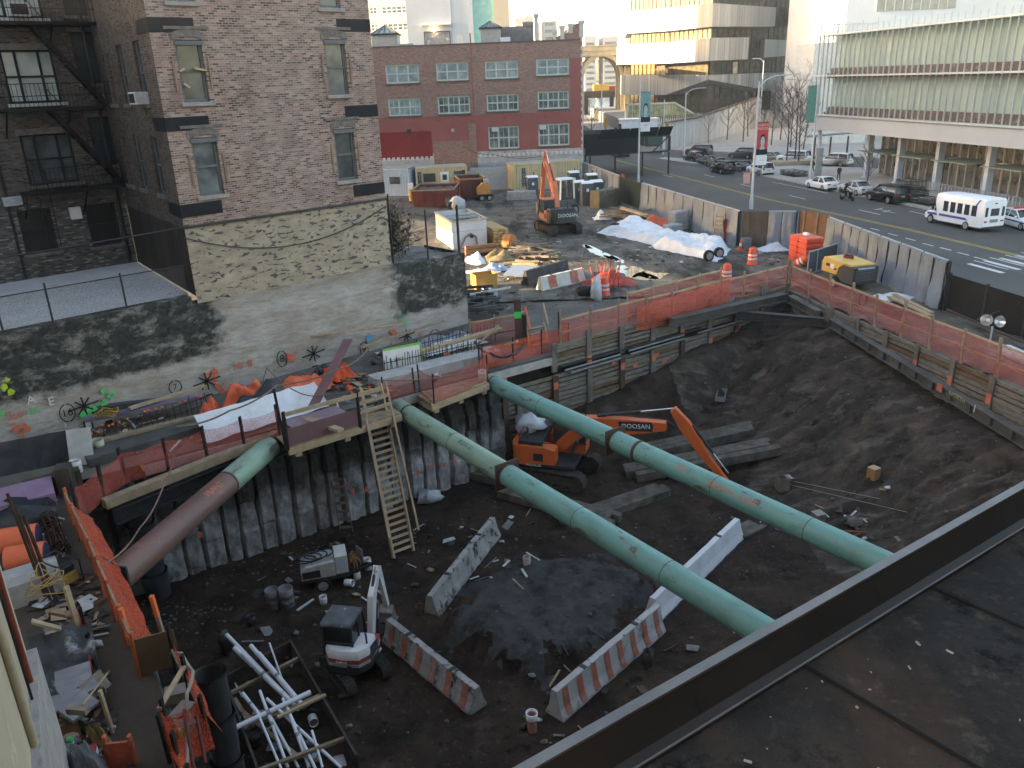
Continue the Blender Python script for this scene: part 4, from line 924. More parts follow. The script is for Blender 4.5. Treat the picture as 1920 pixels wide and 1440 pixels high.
for k in range(24):p=V((a.x+(b.x-a.x)*k/24,128,a.z-.4));rr.box(p.x-.05,p.x+.05,128,128.1,a.z-2.2,a.z+.2)
rr.box(a.x,b.x,128,128.1,a.z+.1,a.z+.25);rr.box(a.x,b.x,128.2,136,0,a.z-2.2);rr.solo('roof_annex',mat('white_annex',(.66,.64,.6)),'low white annex with a slatted roof screen beside the white tower','building')
def paint(n,c,r=.28,c2=None):return mat(n,c,c2 or tuple(x*.9 for x in c),1.5,r,0,spec=.6)
car_glass=glass('car_glass',(.02,.024,.028),.05)
lamp_red=mat('tail_lamp_red',(.35,.02,.02),None,4,.25);lamp_clear=mat('headlamp_clear',(.6,.6,.58),None,4,.15);rimm=mat('alloy_rim',(.45,.46,.47),(.3,.3,.31),9,.35,.6)
def loft(mb,st):
    """st: list of rings (same count) -> skin with caps"""
    n=len(st[0]);vs=[p for r in st for p in r]
    mb.add(vs,[(i*n+j,i*n+j+1,(i+1)*n+j+1,(i+1)*n+j)for i in range(len(st)-1)for j in range(n-1)],True)
    mb.add(st[0],[tuple(range(n))]);mb.add(st[-1],[tuple(range(n-1,-1,-1))])
def wheel(parent,c,r,w,sgn):
    t=MB();t.tube([(c[0],c[1]-w/2,c[2]),(c[0],c[1]-w*.35,c[2]),(c[0],c[1]+w*.35,c[2]),(c[0],c[1]+w/2,c[2])],[r*.93,r,r,r*.93],18);o=t.build('wheel',rubber,parent)
    k=MB();y=c[1]+sgn*(w/2+.006);k.cyl((c[0],y-.004*sgn,c[2]),(c[0],y,c[2]),r*.64,n=16)
    for q in range(5):a=2*pi*q/5;k.beam((c[0],y+.01*sgn,c[2]),(c[0]+r*.6*cos(a),y+.012*sgn,c[2]+r*.6*sin(a)),.05,.02)
    k.build('rim',rimm,o);return o
def car(name,label,cat,pm,L=4.7,W=1.84,H=1.46,belt=.93,hood=.98,ghx=(-1.75,1.0),roofx=(-1.05,.25),trunk=.98,group=None,suv=False,wr=.33):
    t=thing(name,label,cat,(0,0,0),0,group,local=True);h=L/2
    def ring(x,w,zb,zt,cr=.08):return[V((x,-w+.05,zb)),V((x,-w,zb+.14)),V((x,-w,zt-.22)),V((x,-w+.06,zt-.05)),V((x,-w*.55,zt+cr*.4)),V((x,0,zt+cr*.5)),V((x,w*.55,zt+cr*.4)),V((x,w-.06,zt-.05)),V((x,w,zt-.22)),V((x,w,zb+.14)),V((x,w-.05,zb))]
    w=W/2;b=MB();clr=.2 if not suv else.26
    loft(b,[ring(-h,w*.86,clr+.2,trunk-.16),ring(-h+.10,w*.95,clr+.06,trunk),ring(-h+.7,w,clr,trunk+.03 if not suv else belt),ring(ghx[0]+.2,w,clr,belt+.02),ring(ghx[1]-.2,w,clr,belt),ring(ghx[1]+.15,w,clr,hood),ring(h-.55,w*.98,clr,hood-.06),ring(h-.16,w*.93,clr+.02,hood-.17),ring(h,w*.80,clr+.16,hood-.34)])
    b.build('body',pm,t)
    g=MB();gw,tw=w-.07,w-.24
    def gr(x,zt,ww):return[V((x,-gw,belt-.06)),V((x,-gw,belt)),V((x,-ww,zt)),V((x,0,zt+.02)),V((x,ww,zt)),V((x,gw,belt)),V((x,gw,belt-.06))]
    rz_=H-.05;loft(g,[gr(ghx[0],belt+.01,gw-.02),gr(roofx[0],rz_,tw),gr(roofx[1],rz_,tw),gr(ghx[1],belt+.01,gw-.02)]);g.build('windows',car_glass,t)
    r=MB();r.grid(lambda a,c:(roofx[0]-.06+(roofx[1]-roofx[0]+.12)*a,-tw-.02+(2*tw+.04)*c,rz_+.02+.035*sin(pi*c)+.02*sin(pi*a)),4,4)
    for s in(-1,1):
        r.beam((roofx[1]+.02,s*tw,rz_+.01),(ghx[1]+.04,s*gw,belt),.07,.05);r.beam((roofx[0]-.02,s*tw,rz_+.01),(ghx[0],s*gw,belt),.12,.06)
        xm=(roofx[0]+roofx[1])/2;r.beam((xm,s*(tw+.015),rz_),(xm-.05,s*(gw+.015),belt),.09,.02);r.beam((roofx[0],s*(tw+.01),rz_),(roofx[1],s*(tw+.01),rz_),.05,.05)
    r.build('roof',pm,t)
    for sx in(-1,1):
        for sy in(-1,1):wheel(t,(sx*L*.295+(.05 if sx>0 else.0),sy*(w-.1),wr),wr,.22,sy)
    for sy in(-1,1):
        q=MB();q.bx((-h+.06,sy*(w-.26),trunk-.2),(.14,.34,.15));q.build('tail_light',lamp_red,t)
        q=MB();q.bx((h-.13,sy*(w-.28),hood-.27),(.2,.36,.13));q.build('headlight',lamp_clear,t)
        q=MB();q.bx((ghx[1]-.25,sy*(w+.06),belt+.08),(.12,.18,.12));q.build('mirror',pm,t)
    q=MB();q.bx((-h-.005,0,trunk-.32),(.02,.4,.13));q.build('number_plate',mat('plate',(.5,.45,.25)),t)
    q=MB();q.box(-h+.0,h-.2,-w+.1,w-.1,clr-.05,clr+.12);q.build('underbody',black_p,t)
    return t
hd=atan2(dS.y,dS.x)
white_car,silver,blk,gry,tanp=paint('white_car_paint',(.72,.73,.75)),paint('silver_car_paint',(.42,.44,.46)),paint('black_car_paint',(.012,.012,.013)),paint('grey_car_paint',(.06,.06,.063)),paint('tan_car_paint',(.25,.22,.18))
def at(px,py,z=0,o=0):p=P(px,py,z);return(p.x+nS.x*o,p.y+nS.y*o,z)
sedan=car('sedan_car','white sedan parked first in the row of three by the glass arts building','car',white_car,4.9,1.86,1.47)
sedan.location=at(1541,354);sedan.rotation_euler.z=hd;sedan.scale=(.81,)*3
GP='cars parked along the street'
sedan['group']=GP
s2c=dup(sedan,at(1603,363),hd,'silver sedan parked between the white sedan and the black SUV');recolor(s2c,white_car,silver)
suv=car('suv_car','large black SUV parked behind the silver sedan','car',blk,5.1,2.0,1.85,1.12,1.12,(-2.5,1.15),(-2.3,.35),1.15,GP,True,.39)
suv.location=at(1662,378);suv.rotation_euler.z=hd;suv.scale=(.81,)*3
def addcar(src,px,py,rz,label,old,new,sc=1):c=dup(src,at(px,py+2),rz,label,GP,sc*.83);recolor(c,old,new);return c
addcar(suv,1354,322,hd,'black SUV driving in the lane beside the parked row',blk,paint('glossy_black',(.016,.016,.017)),.92)
addcar(suv,1300,301,hd,'dark SUV parked at the far end of the row near the corner',blk,paint('dark_green_grey',(.03,.033,.033)),.9)
addcar(sedan,1325,307,hd,'black hatchback parked second from the far end of the row',white_car,blk,.92)
addcar(sedan,1345,311,hd,'dark sedan with a pale roof parked between two black cars in the row',white_car,gry,.9)
addcar(sedan,1390,318,hd,'dark grey sedan parked behind the black moving SUV',white_car,paint('dark_blue_grey',(.035,.037,.042)),.95)
addcar(suv,1424,325,hd,'white SUV with black rear window parked beneath the red banner',blk,white_car,.92)
sdir=V((42-22,96-118.5,0)).normalized();hs=atan2(sdir.y,sdir.x)
addcar(suv,1310,288,hs+pi,'dark grey wagon parked on the side street nearest the corner',blk,gry,.93)
addcar(suv,1393,295,hs+pi,'dark grey SUV with red rear lamp in the middle of the side street',blk,paint('graphite',(.07,.068,.066)),.93)
addcar(sedan,1442,300,hs+pi,'tan car half hidden by the lamp post with the red banner',white_car,tanp,.95)
addcar(suv,1487,303,hs+pi,'white SUV seen through the bare trees on the side street',blk,white_car,.98)
addcar(suv,1563,309,hs+pi,'white SUV half hidden by the prow column',blk,paint('white_two',(.68,.68,.67)),.98)
c=addcar(suv,1163,291,hd,'dark car under the pavement shed at the end of the street',blk,gry,.95)
pc=addcar(sedan,1912,424,hd+2.95,'white patrol car with a blue stripe cut off by the right edge of the frame',white_car,paint('patrol_white',(.7,.71,.72)),1.03);pc.name='patrol_car'
for y_ in(-.94,.94):q=MB();q.box(-2.0,2.1,y_-.005,y_+.005,.60,.70);q.build('stripe',mat('stripe_blue',(.03,.06,.22)),pc,off=V((0,0,0)))
q=MB();q.box(-.5,-.2,-.5,.5,1.47,1.6);q.build('light_bar',mat('lightbar',(.5,.06,.03)),pc,off=V((0,0,0)))
bus=thing('shuttle_bus','white shuttle minibus with a blue stripe driving away on the street','bus',at(1800,424),hd+.06,local=True);bus.scale=(.80,)*3
bw=paint('bus_white',(.70,.72,.76),.35);blu=mat('bus_blue',(.05,.08,.30),None,2,.4)
def rb_(x,w,z0,z1,c):return[V((x,-w,z0)),V((x,-w,z1-c)),V((x,-w+c*.4,z1-c*.3)),V((x,-w+c,z1)),V((x,0,z1+.05)),V((x,w-c,z1)),V((x,w-c*.4,z1-c*.3)),V((x,w,z1-c)),V((x,w,z0))]
b=MB();loft(b,[rb_(-3.5,1.13,.5,2.72,.2),rb_(-3.42,1.18,.42,2.82,.22),rb_(1.5,1.18,.42,2.82,.22),rb_(2.0,1.12,1.85,2.78,.25),rb_(2.15,1.0,2.1,2.6,.25)]);b.build('body',bw,bus)
b=MB();loft(b,[rb_(1.3,1.0,.42,1.9,.2),rb_(1.7,1.0,.42,1.75,.2),rb_(2.45,.98,.42,1.16,.15),rb_(3.2,.95,.42,1.05,.15),rb_(3.42,.88,.5,.9,.12)]);b.build('cab',bw,bus)
for s in(-1,1):
    for k in range(5):
        x=-2.75+k*.80;q=MB();q.box(x,x+.56,s*1.187-.006,s*1.187+.006,1.32,2.22);q.build('window',car_glass,bus,.003)
    q=MB();q.prism([(1.45,s*1.02,1.2),(2.2,s*1.02,1.2),(1.95,s*1.02,1.72),(1.45,s*1.02,1.8)],(0,.012*s,0));q.build('cab_window',car_glass,bus)
    q=MB();q.box(-1.6,1.4,s*1.187-.004,s*1.187+.004,.86,1.06);q.build('stripe',blu,bus);q=MB();q.box(1.4,3.0,s*1.005-.004,s*1.005+.004,.80,1.0);q.build('stripe',blu,bus);q=MB();q.prism([(-1.95,s*1.19,.86),(-1.6,s*1.19,.86),(-1.6,s*1.19,1.06)],(0,.004*s,0));q.build('stripe',blu,bus);q=MB();q.prism([(-2.7,s*1.19,2.2),(-2.5,s*1.19,2.2),(-2.9,s*1.19,2.75),(-3.1,s*1.19,2.75)],(0,.004*s,0));q.build('stripe',blu,bus)
    wheel(bus,(-1.75,s*1.0,.4),.4,.36,s);wheel(bus,(2.55,s*.9,.4),.4,.26,s)
    q=MB();q.bx((-3.52,s*.86,.95),(.04,.26,.14));q.build('tail_light',lamp_red,bus);q=MB();q.bx((-3.505,s*.86,1.75),(.02,.26,.8));q.build('rear_window',car_glass,bus)
    q=MB();q.bx((2.15,s*1.25,1.45),(.1,.2,.35));q.build('mirror',black_p,bus)
q=MB();q.bx((-3.51,0,1.72),(.02,.86,.62));q.build('rear_window',car_glass,bus)
q=MB();q.bx((-3.515,0,.98),(.02,.85,.28));q.build('rear_grille',mat('grey_grille',(.25,.24,.27)),bus)
q=MB();q.bx((-3.5,0,2.45),(.05,.26,.1));q.build('brake_light',lamp_red,bus)
q=MB();q.box(-3.62,-3.4,-1.1,1.1,.40,.52);q.box(-3.3,2.4,-.95,.95,.3,.5);q.box(-1.0,1.3,-1.15,1.15,.32,.5);q.build('bumper',black_p,bus)
q=MB();q.prism([(1.62,-.85,1.8),(1.62,.85,1.8),(2.42,.85,1.18),(2.42,-.85,1.18)],(.012,0,.02));q.build('windscreen',car_glass,bus)
skin=mat('skin',(.40,.26,.19),(.34,.21,.15),6,.6)
def person(name,label,loc,rz,J,E,R,clothes,parts=()):
    """one continuous body grown over a joint skeleton"""
    me=bpy.data.meshes.new('person');names=list(J);me.from_pydata([J[k]for k in names],[(names.index(a),names.index(b))for a,b in E],[])
    ob=bpy.data.objects.new('person',me);COL.objects.link(ob)
    ob.modifiers.new('s','SKIN');sv=me.skin_vertices[0].data
    for i,k in enumerate(names):sv[i].radius=R.get(k,(.05,.05))if hasattr(R.get(k,.05),'__len__')else(R[k],R[k])
    sv[names.index('pelvis')].use_root=True
    ss=ob.modifiers.new('d','SUBSURF');ss.levels=ss.render_levels=1
    dg=bpy.context.evaluated_depsgraph_get();m2=bpy.data.meshes.new_from_object(ob.evaluated_get(dg));bpy.data.objects.remove(ob)
    o=bpy.data.objects.new('person',m2);COL.objects.link(o);o.location=V(loc);o.rotation_euler=(0,0,rz);o.scale=(.86,)*3
    for m in clothes:m2.materials.append(m)
    hips,neck=J['pelvis'][2],J['neck'][2]
    for p in m2.polygons:
        z=p.center.z;p.use_smooth=True
        p.material_index=3 if z<.09 else(1 if z<hips-.06 else(2 if z>neck+.0 else 0))
        for hnd in('handL','handR'):
            if(p.center-V(J[hnd])).length<.085:p.material_index=2
    tag(o,label,'person');OFF[o.name]=V((0,0,0))
    return o
def walkJ(stride=.22,lean=.03):
    J=dict(pelvis=(0,0,.95),waist=(lean*.4,0,1.12),chest=(lean,0,1.32),neck=(lean*1.4,0,1.48),head=(lean*1.8,0,1.60),crown=(lean*1.8,0,1.70),
             hipL=(0,.09,.90),kneeL=(stride*.55,.10,.50),ankL=(stride*.6,.10,.09),toeL=(stride*.6+.16,.11,.045),hipR=(0,-.09,.90),kneeR=(-stride*.1,-.10,.50),ankR=(-stride*.9,-.10,.12),toeR=(-stride*.9+.14,-.11,.045),
             shL=(lean,.18,1.40),elL=(-.10,.23,1.13),handL=(-.04,.24,.88),shR=(lean,-.18,1.40),elR=(.02,-.24,1.12),handR=(.14,-.22,.90))
    E=[('pelvis','waist'),('waist','chest'),('chest','neck'),('neck','head'),('head','crown'),('pelvis','hipL'),('hipL','kneeL'),('kneeL','ankL'),('ankL','toeL'),('pelvis','hipR'),('hipR','kneeR'),('kneeR','ankR'),('ankR','toeR'),('chest','shL'),('shL','elL'),('elL','handL'),('chest','shR'),('shR','elR'),('elR','handR')]
    R=dict(pelvis=(.13,.15),waist=(.12,.14),chest=(.13,.17),neck=.055,head=(.09,.08),crown=.06,hipL=.09,kneeL=.065,ankL=.045,toeL=.04,hipR=.09,kneeR=.065,ankR=.045,toeR=.04,shL=.07,elL=.05,handL=.04,shR=.07,elR=.05,handR=.04)
    return J,E,R
def hair_cap(o,c,r,m,nm='hair'):q=MB();q.blob(c,r,10,.08,3,(1.05,.9,.8));h=q.build(nm,m,o,off=V((0,0,0)));return h
coatd,troud,shoe=mat('dark_coat',(.018,.018,.017),None,3,.9),mat('dark_trousers',(.02,.021,.024),None,3,.9),mat('dark_shoe',(.015,.014,.013))
olive=mat('olive_coat',(.055,.05,.03),None,4,.9);hairm=mat('dark_hair',(.012,.01,.009))
J,E,R=walkJ();p1=person('person','person in a dark olive coat walking on the pavement by the columns',at(1572,338,.13),hd-.3,J,E,R,[olive,troud,skin,shoe]);hair_cap(p1,(.05,0,1.69),.10,hairm)
J,E,R=walkJ(.26);p2=person('person','person in black with a shoulder bag walking beside the planter bed',at(1523,323,.13),hd+.9,J,E,R,[coatd,troud,skin,mat('white_shoe',(.6,.6,.6))]);hair_cap(p2,(.05,0,1.69),.10,hairm)
q=MB();q.bx((-.12,-.26,1.02),(.34,.14,.30));q.build('bag',black_p,p2,.03,off=V((0,0,0)))
scl=at(1586,376);sc_=thing('motor_scooter','black motor scooter ridden down the street beside the parked sedan','scooter',scl,hd+pi+.25,local=True);sc_.scale=(.86,)*3
q=MB();loft(q,[[V((x,s*w_*.5,z))for s,z in((-1,z0),(-1,z1),(0,z1+.03),(1,z1),(1,z0))]for x,w_,z0,z1 in((-.75,.2,.5,.68),(-.5,.34,.34,.76),(-.1,.34,.3,.72),(.05,.30,.25,.40),(.4,.30,.25,.40))]);q.build('body',blk,sc_)
q=MB();q.beam((.42,0,.25),(.60,0,.95),.36,.08);q.bx((.66,0,.80),(.12,.22,.2));q.build('front_shield',blk,sc_)
q=MB();q.bx((-.32,0,.80),(.66,.28,.08));q.build('seat',mat('seat_vinyl',(.02,.02,.02)),sc_,.02)
q=MB();q.tube([(.56,-.34,1.06),(.62,-.12,1.02),(.62,.12,1.02),(.56,.34,1.06)],.02,6);q.cyl((.62,0,1.0),(.78,0,.3),.025,n=6);q.build('handlebar',galv,sc_)
for x in(-.55,.80):wheel(sc_,(x,0,.24),.24,.11,1)
q=MB();q.bx((-.78,0,.95),(.3,.34,.3));q.build('top_box',black_p,sc_,.02)
Jr=dict(pelvis=(-.30,0,.93),waist=(-.26,0,1.08),chest=(-.16,0,1.30),neck=(-.10,0,1.46),head=(-.06,0,1.57),crown=(-.06,0,1.67),hipL=(-.26,.11,.92),kneeL=(.16,.19,.88),ankL=(.18,.17,.47),toeL=(.34,.17,.44),hipR=(-.26,-.11,.92),kneeR=(.16,-.19,.88),ankR=(.18,-.17,.47),toeR=(.34,-.17,.44),shL=(-.14,.18,1.38),elL=(.14,.29,1.18),handL=(.52,.31,1.08),shR=(-.14,-.18,1.38),elR=(.14,-.29,1.18),handR=(.52,-.31,1.08))
rd=person('person','person in black with a dark helmet riding the motor scooter',scl,hd+pi+.25,Jr,E,R,[coatd,troud,coatd,shoe]);q=MB();q.blob((-.05,0,1.63),.15,12,.02,1,(1.1,.95,1));q.build('helmet',blk,rd,off=V((0,0,0)))
lampm=mat('lamp_post_grey',(.46,.48,.50),(.38,.40,.42),3,.5,.2)
def lamp(px,py,h,arm,label,ang=0.0,r=.11,z=0.0,armz=None):
    b=V(at(px,py,z));t=thing('street_lamp',label,'street lamp',b,group='street lamps');q=MB();q.tube([b,b+V((0,0,.9)),b+V((0,0,1.0)),b+V((0,0,h))],[r*1.5,r*1.5,r,r*.6],10);q.build('pole',lampm,t)
    if arm:
        d=V((cos(ang),sin(ang),0));top=b+V((0,0,(armz or h)-.5));q=MB();q.tube([top,top+d*arm*.2+V((0,0,.55)),top+d*arm*.5+V((0,0,.85)),top+d*arm+V((0,0,.9))],.045,7);q.build('arm',lampm,t)
        e=top+d*(arm+.3)+V((0,0,.9));q=MB();q.beam(e-d*.35,e+d*.35,.24,.1);q.build('lamp_head',galv,t)
    return t,b
def banner(b,d,z0,z1,w,col,label,words,pic):
    d=V(d).normalized();n=V((d.y,-d.x,0));o=b+d*.12
    t=thing('banner',label,'banner',o+V((0,0,z0)),group='street banners');h=z1-z0
    def rect(a0,a1,c0,c1,m,nm,off):
        q=MB();p=[o+d*(w*a0)+n*off+V((0,0,z0+h*c0)),o+d*(w*a1)+n*off+V((0,0,z0+h*c0)),o+d*(w*a1)+n*off+V((0,0,z0+h*c1)),o+d*(w*a0)+n*off+V((0,0,z0+h*c1))]
        q.prism(p,n*-.01);return q.build(nm,m,t)
    rect(0,1,0,1,col,'cloth',0);rect(0,1,0,.24,white_p,'lower_panel',.012)
    if pic:
        rect(0,1,.24,.38,mat('banner_dark',(.02,.025,.04)),'picture_base',.012)
        q=MB();c=o+d*w*.52+n*.02+V((0,0,z0+h*.56));rx,rz=w*.20,h*.115
        q.poly([c+d*rx*1.25*cos(2*pi*k/20)+V((0,0,rz*1.2*sin(2*pi*k/20)+h*.03))for k in range(20)]);q.build('portrait_hair',mat('portrait_dark',(.02,.02,.025)),t)
        q=MB();q.poly([c+n*.006+d*rx*cos(2*pi*k/20)+V((0,0,rz*sin(2*pi*k/20)))for k in range(20)]);q.poly([c+n*.004+d*rx*a+V((0,0,h*e))for a,e in((-.5,-.08),(.5,-.08),(1.2,-.19),(-1.2,-.19))]);q.build('portrait_face',mat('portrait_grey',(.45,.48,.52)),t)
    for i,(wd,zc,sz,m)in enumerate(words):
        q=text_mb(wd,sz,TM(o+d*w*.5+n*.03+V((0,0,z0+h*zc)),d,(0,0,1)),.002);q.build('lettering',m,t)
    q=MB();q.beam(b+V((0,0,z1+.02)),o+d*w+V((0,0,z1+.02)),.04,.04);q.beam(b+V((0,0,z0-.02)),o+d*w+V((0,0,z0-.02)),.04,.04);q.build('bracket',steel_dk,t)
L1,b1=lamp(1408,392,10.2,2.9,'tall grey lamp post carrying the red banner with a curved arm',.25)
banner(b1,(1,.1,0),3.6,7.0,.95,mat('banner_red',(.55,.07,.06)),'red banner with a grey portrait on the tall lamp post',[('CURTIS',.935,.27,wht),('PASTON',.855,.27,wht),('--- --',.12,.2,gry)],True)
sg=MB();a=b1+V((-.55,-.05,0));sg.bx(a+V((0,0,2.6)),(.55,.03,.9));sg.solo('parking_sign',mat('sign_red_white',(.55,.45,.44),(.5,.12,.10),1.5),'small red and white parking sign on the tall lamp post','sign')
L2,b2=lamp(1519,335,9.5,2.6,'lamp post with the green banner beside the white parked sedan',pi-.1,z=.13)
banner(b2,(-1,-.1,0),5.7,9.2,.95,mat('banner_green',(.13,.30,.25)),'green and white banner with a portrait on the pavement lamp post',[('YOUR',.93,.26,wht),('ART',.16,.24,gry)],False)
L3,b3=lamp(1197,345,10.6,0,'slim pale lamp post rising from the hoarding near the corner',0,.10)
banner(b3,(1,.05,0),5.4,9.3,1.0,mat('banner_teal',(.17,.34,.33)),'teal banner with a dark figure on the slim lamp post',[('ART',.16,.24,gry)],True)
lamp(1282,292,8.6,2.2,'lamp post at the corner with its arm over the side street',.1,.1);lamp(1243,290,7.6,0,'bare lamp post beside the dark green board',0,.1)
L5,b5=lamp(1423,250,12.5,1.3,'twin headed lamp post in front of the dark glass campus hall',pi*.9,.1,.13);lamp(1128,246,11.5,3.0,'pale lamp post standing under the viaduct arch',pi,.14)
def signal(px,py,h,label,col):
    b=V(YP(px,py,P(px,py+60).y if False else 128));b.z=0;t=thing('traffic_light',label,'traffic light',b,group='traffic lights at the far corner');zt=YP(px,py,128).z
    q=MB();q.cyl(b,b+V((0,0,zt+.5)),.07,n=8);q.build('pole',steel_dk,t);q=MB();q.bx(b+V((0,-.2,zt)),(.42,.3,1.25));q.build('housing',col[0],t)
    if col[1]:q=MB();q.blob(b+V((0,-.4,zt-.38)),.17,8,0);q.build('lens',col[1],t)
yl=mat('signal_yellow',(.45,.26,.03));gl=mat('signal_green',(.15,1,.65),None,emit=3);rl_=mat('signal_red',(1,.12,.05),None,emit=2.5)
signal(1135,230,5,'yellow traffic light left of the two green lit ones',(yl,None));signal(1154,247,5,'low green traffic light above the pavement shed',(black_p,gl));signal(1162,240,5,'upper green traffic light above the pavement shed',(black_p,gl));signal(1163,251,5,'red lit signal between the lamp posts above the shed',(black_p,rl_));signal(1250,238,5,'yellow traffic light beside the green board',(yl,None))
sh=thing('sidewalk_shed','black scaffold pavement shed at the corner of the red factory','scaffold',(12,98,0));q=MB()
s0=V((9.3,95,0));s1=V((19.2,97.2,0));sd_=(s1-s0).normalized();sn_=V((-sd_.y,sd_.x,0));zt=YP(1120,262,95).z;zb=YP(1120,290,95).z
q.beam(s0+V((0,0,(zt+zb)/2)),s0+sd_*6.2+V((0,0,(zt+zb)/2)),.15,zt-zb);q.build('parapet_board',mat('shed_black',(.018,.022,.022),None,2,.8),sh);q=MB();q.beam(s0+sn_*9+V((0,0,(zt+zb)/2)),s1+sn_*9+V((0,0,(zt+zb)/2)),.15,zt-zb);q.build('parapet_board',mat('shed_black',(.018,.022,.022),None,2,.8),sh)
q=MB()
for k in range(5):p0=s0+sd_*(2.4+k*1.75);q.prism([p0-sd_*.8+V((0,0,zt)),p0+sd_*.8+V((0,0,zt)),p0+sd_*1.0-sn_*.5+V((0,0,zt+1.05)),p0-sd_*.6-sn_*.5+V((0,0,zt+1.05))],sn_*.06)
q.build('splash_guard',MC['shed_black'],sh);q=MB();q.prism([s0+V((0,0,zb-.15)),s1+V((0,0,zb-.15)),s1+sn_*9+V((0,0,zb-.15)),s0+sn_*9+V((0,0,zb-.15))],(0,0,.15));q.build('deck',steel_dk,sh)
for k in(0,.35,.68,1):
    for o in(0,9):p=s0+sd_*((s1-s0).length*k)+sn_*o;q=MB();q.box(p.x-.09,p.x+.09,p.y-.09,p.y+.09,0,zb-.15);q.build('post',steel_dk,sh)
q=MB();q.beam(s0+sd_*6.3+V((0,0,zb)),s0+sd_*6.3+V((0,0,zt)),.12,.12);q.beam(s0+sd_*8.2+V((0,0,zb)),s1+V((0,0,zt)),.12,.12);q.beam(s1+V((0,0,zb)),s1+V((0,0,zt)),.4,.3);q.beam(s0+sd_*6.2+V((0,0,zt)),s1+V((0,0,zt)),.14,.16);q.build('brace',steel_dk,sh)
bark=mat('bare_bark',(.085,.07,.06),(.045,.038,.033),6,.9)
def tree(px,py,h,seed,label,r=.09,z=.13):
    R_=random.Random(seed);b=V(at(px,py,z));t=thing('bare_tree',label,'tree',b,group='bare street trees');tr=MB();cr=MB()
    top=b+V((R_.uniform(-.3,.3),R_.uniform(-.3,.3),h));tr.tube([b,b.lerp(top,.35)+V((R_.uniform(-.1,.1),R_.uniform(-.1,.1),0)),b.lerp(top,.7)+V((R_.uniform(-.2,.2),R_.uniform(-.2,.2),0)),top],[r,r*.75,r*.45,r*.15],7)
    def br(p,d,L,rr,lv):
        q=p+d*L*.5+V((R_.uniform(-.1,.1),R_.uniform(-.1,.1),.06))*L;e=p+d*L+V((0,0,.12*L));cr.tube([p,q,e],[rr,rr*.7,rr*.35],4 if lv else 5,False)
        if lv<3:
            for k in range(4 if lv else 3):a=R_.uniform(0,6.28);dd=(d*.9+V((cos(a)*.6,sin(a)*.6,R_.uniform(0,.5)))).normalized();br(p.lerp(e,R_.uniform(.35,1)),dd,L*R_.uniform(.45,.7),rr*.55,lv+1)
    for k in range(10):a=k*2.4+R_.uniform(-.4,.4);f=.25+.07*k;br(b.lerp(top,f),V((cos(a)*.75,sin(a)*.75,.8)).normalized(),h*.30*(1.15-f*.6),r*.4,0)
    tr.build('trunk',bark,t);cr.build('crown',bark,t);return t
TL=[(1328,268,5.5,'slim bare tree nearest the left end of the pale wall'),(1318,256,6.5,'bare tree just right of the low wall sign'),(1363,262,6,'bare tree with a short trunk beside the grey planter'),(1335,250,6,'bare tree against the left part of the long pale wall'),(1393,266,7,'forked bare tree midway along the long pale wall'),(1402,256,7,'bare tree left of the lamp post with the red banner'),(1375,246,6,'small bare tree behind the forked tree'),(1446,272,7.5,'bare tree just right of the red banner'),(1463,262,8,'bare tree before the stone wall panel'),(1474,308,9,'tall bare tree in the pavement planter on the left side'),(1490,305,10.5,'tallest bare tree in the pavement planter'),(1497,309,8,'leaning bare tree at the right of the planter'),(1506,280,7,'bare tree behind the white SUV'),(1482,276,7.5,'bare tree in front of the pale stone panel'),(1624,352,3.5,'young bare sapling between the silver sedan and the columns'),(1432,250,6,'thin bare tree beside the twin headed lamp'),(1109,262,7,'bare tree left of the yellow traffic light'),(1352,246,5.5,'bare tree between two others along the pale wall')]
for i,(px,py,h,lb)in enumerate(TL):tree(px,py,h,i+3,lb,.07 if h<6 else.1)
pl=mat('planter_iron',(.035,.033,.03),(.02,.019,.018),4,.7)
def planter(px,py,L,W,h,label,rz):
    o=thing('planter',label,'planter',at(px,py,.13),rz,'iron guarded planters',local=True);q=MB()
    for x0,x1,y0,y1 in((-L/2,L/2,-W/2,-W/2+.05),(-L/2,L/2,W/2-.05,W/2),(-L/2,-L/2+.05,-W/2,W/2),(L/2-.05,L/2,-W/2,W/2)):
        for z in(.05,.2,.35,h):q.box(x0,x1,y0,y1,z,z+.05)
    for k in range(14):x=-L/2+L*k/13;q.box(x-.015,x+.015,-W/2,-W/2+.03,0,h);q.box(x-.015,x+.015,W/2-.03,W/2,0,h)
    q.build('guard',pl,o);q=MB();q.grid(lambda a,b:(-L/2+.06+(L-.12)*a,-W/2+.06+(W-.12)*b,.2+.05*noise.noise(V((a*5,b*5,0)))),6,4);q.build('soil',dirt,o)
planter(1488,329,3,1.6,.5,'iron guarded tree pit on the pavement left of the white sedan',hd);planter(1706,357,2.2,1.6,.9,'dark planter box in front of the lobby behind the black SUV',hd);planter(1712,366,2.2,1.4,.5,'iron tree pit just behind the black SUV',hd);planter(1735,382,2.6,1.5,.5,'iron tree pit in front of the bus',hd)
pb=MB();a=V(at(1487,308,.13));pb.prism([a+V((-2.4,-1.6,0)),a+V((3.2,-.6,0)),a+V((2.6,1.8,0)),a+V((-2.8,.8,0))],(0,0,.45));pb.solo('planter_bed',mat('warm_stone',(.38,.30,.22),(.3,.24,.18)),'low warm stone planter bed holding the tall bare trees','planter')
bsx=thing('bus_shelter','glass roofed bus shelter behind the prow column','shelter',at(1552,297,.13));b=V(at(1552,297,.13));q=MB();q.prism([b+V((-3.0,-.6,2.7)),b+V((3.6,-.4,3.0)),b+V((3.6,1.2,3.0)),b+V((-3.0,1.0,2.7))],(0,0,.14));q.build('roof',mat('shelter_roof',(.22,.23,.22)),bsx)
q=MB()
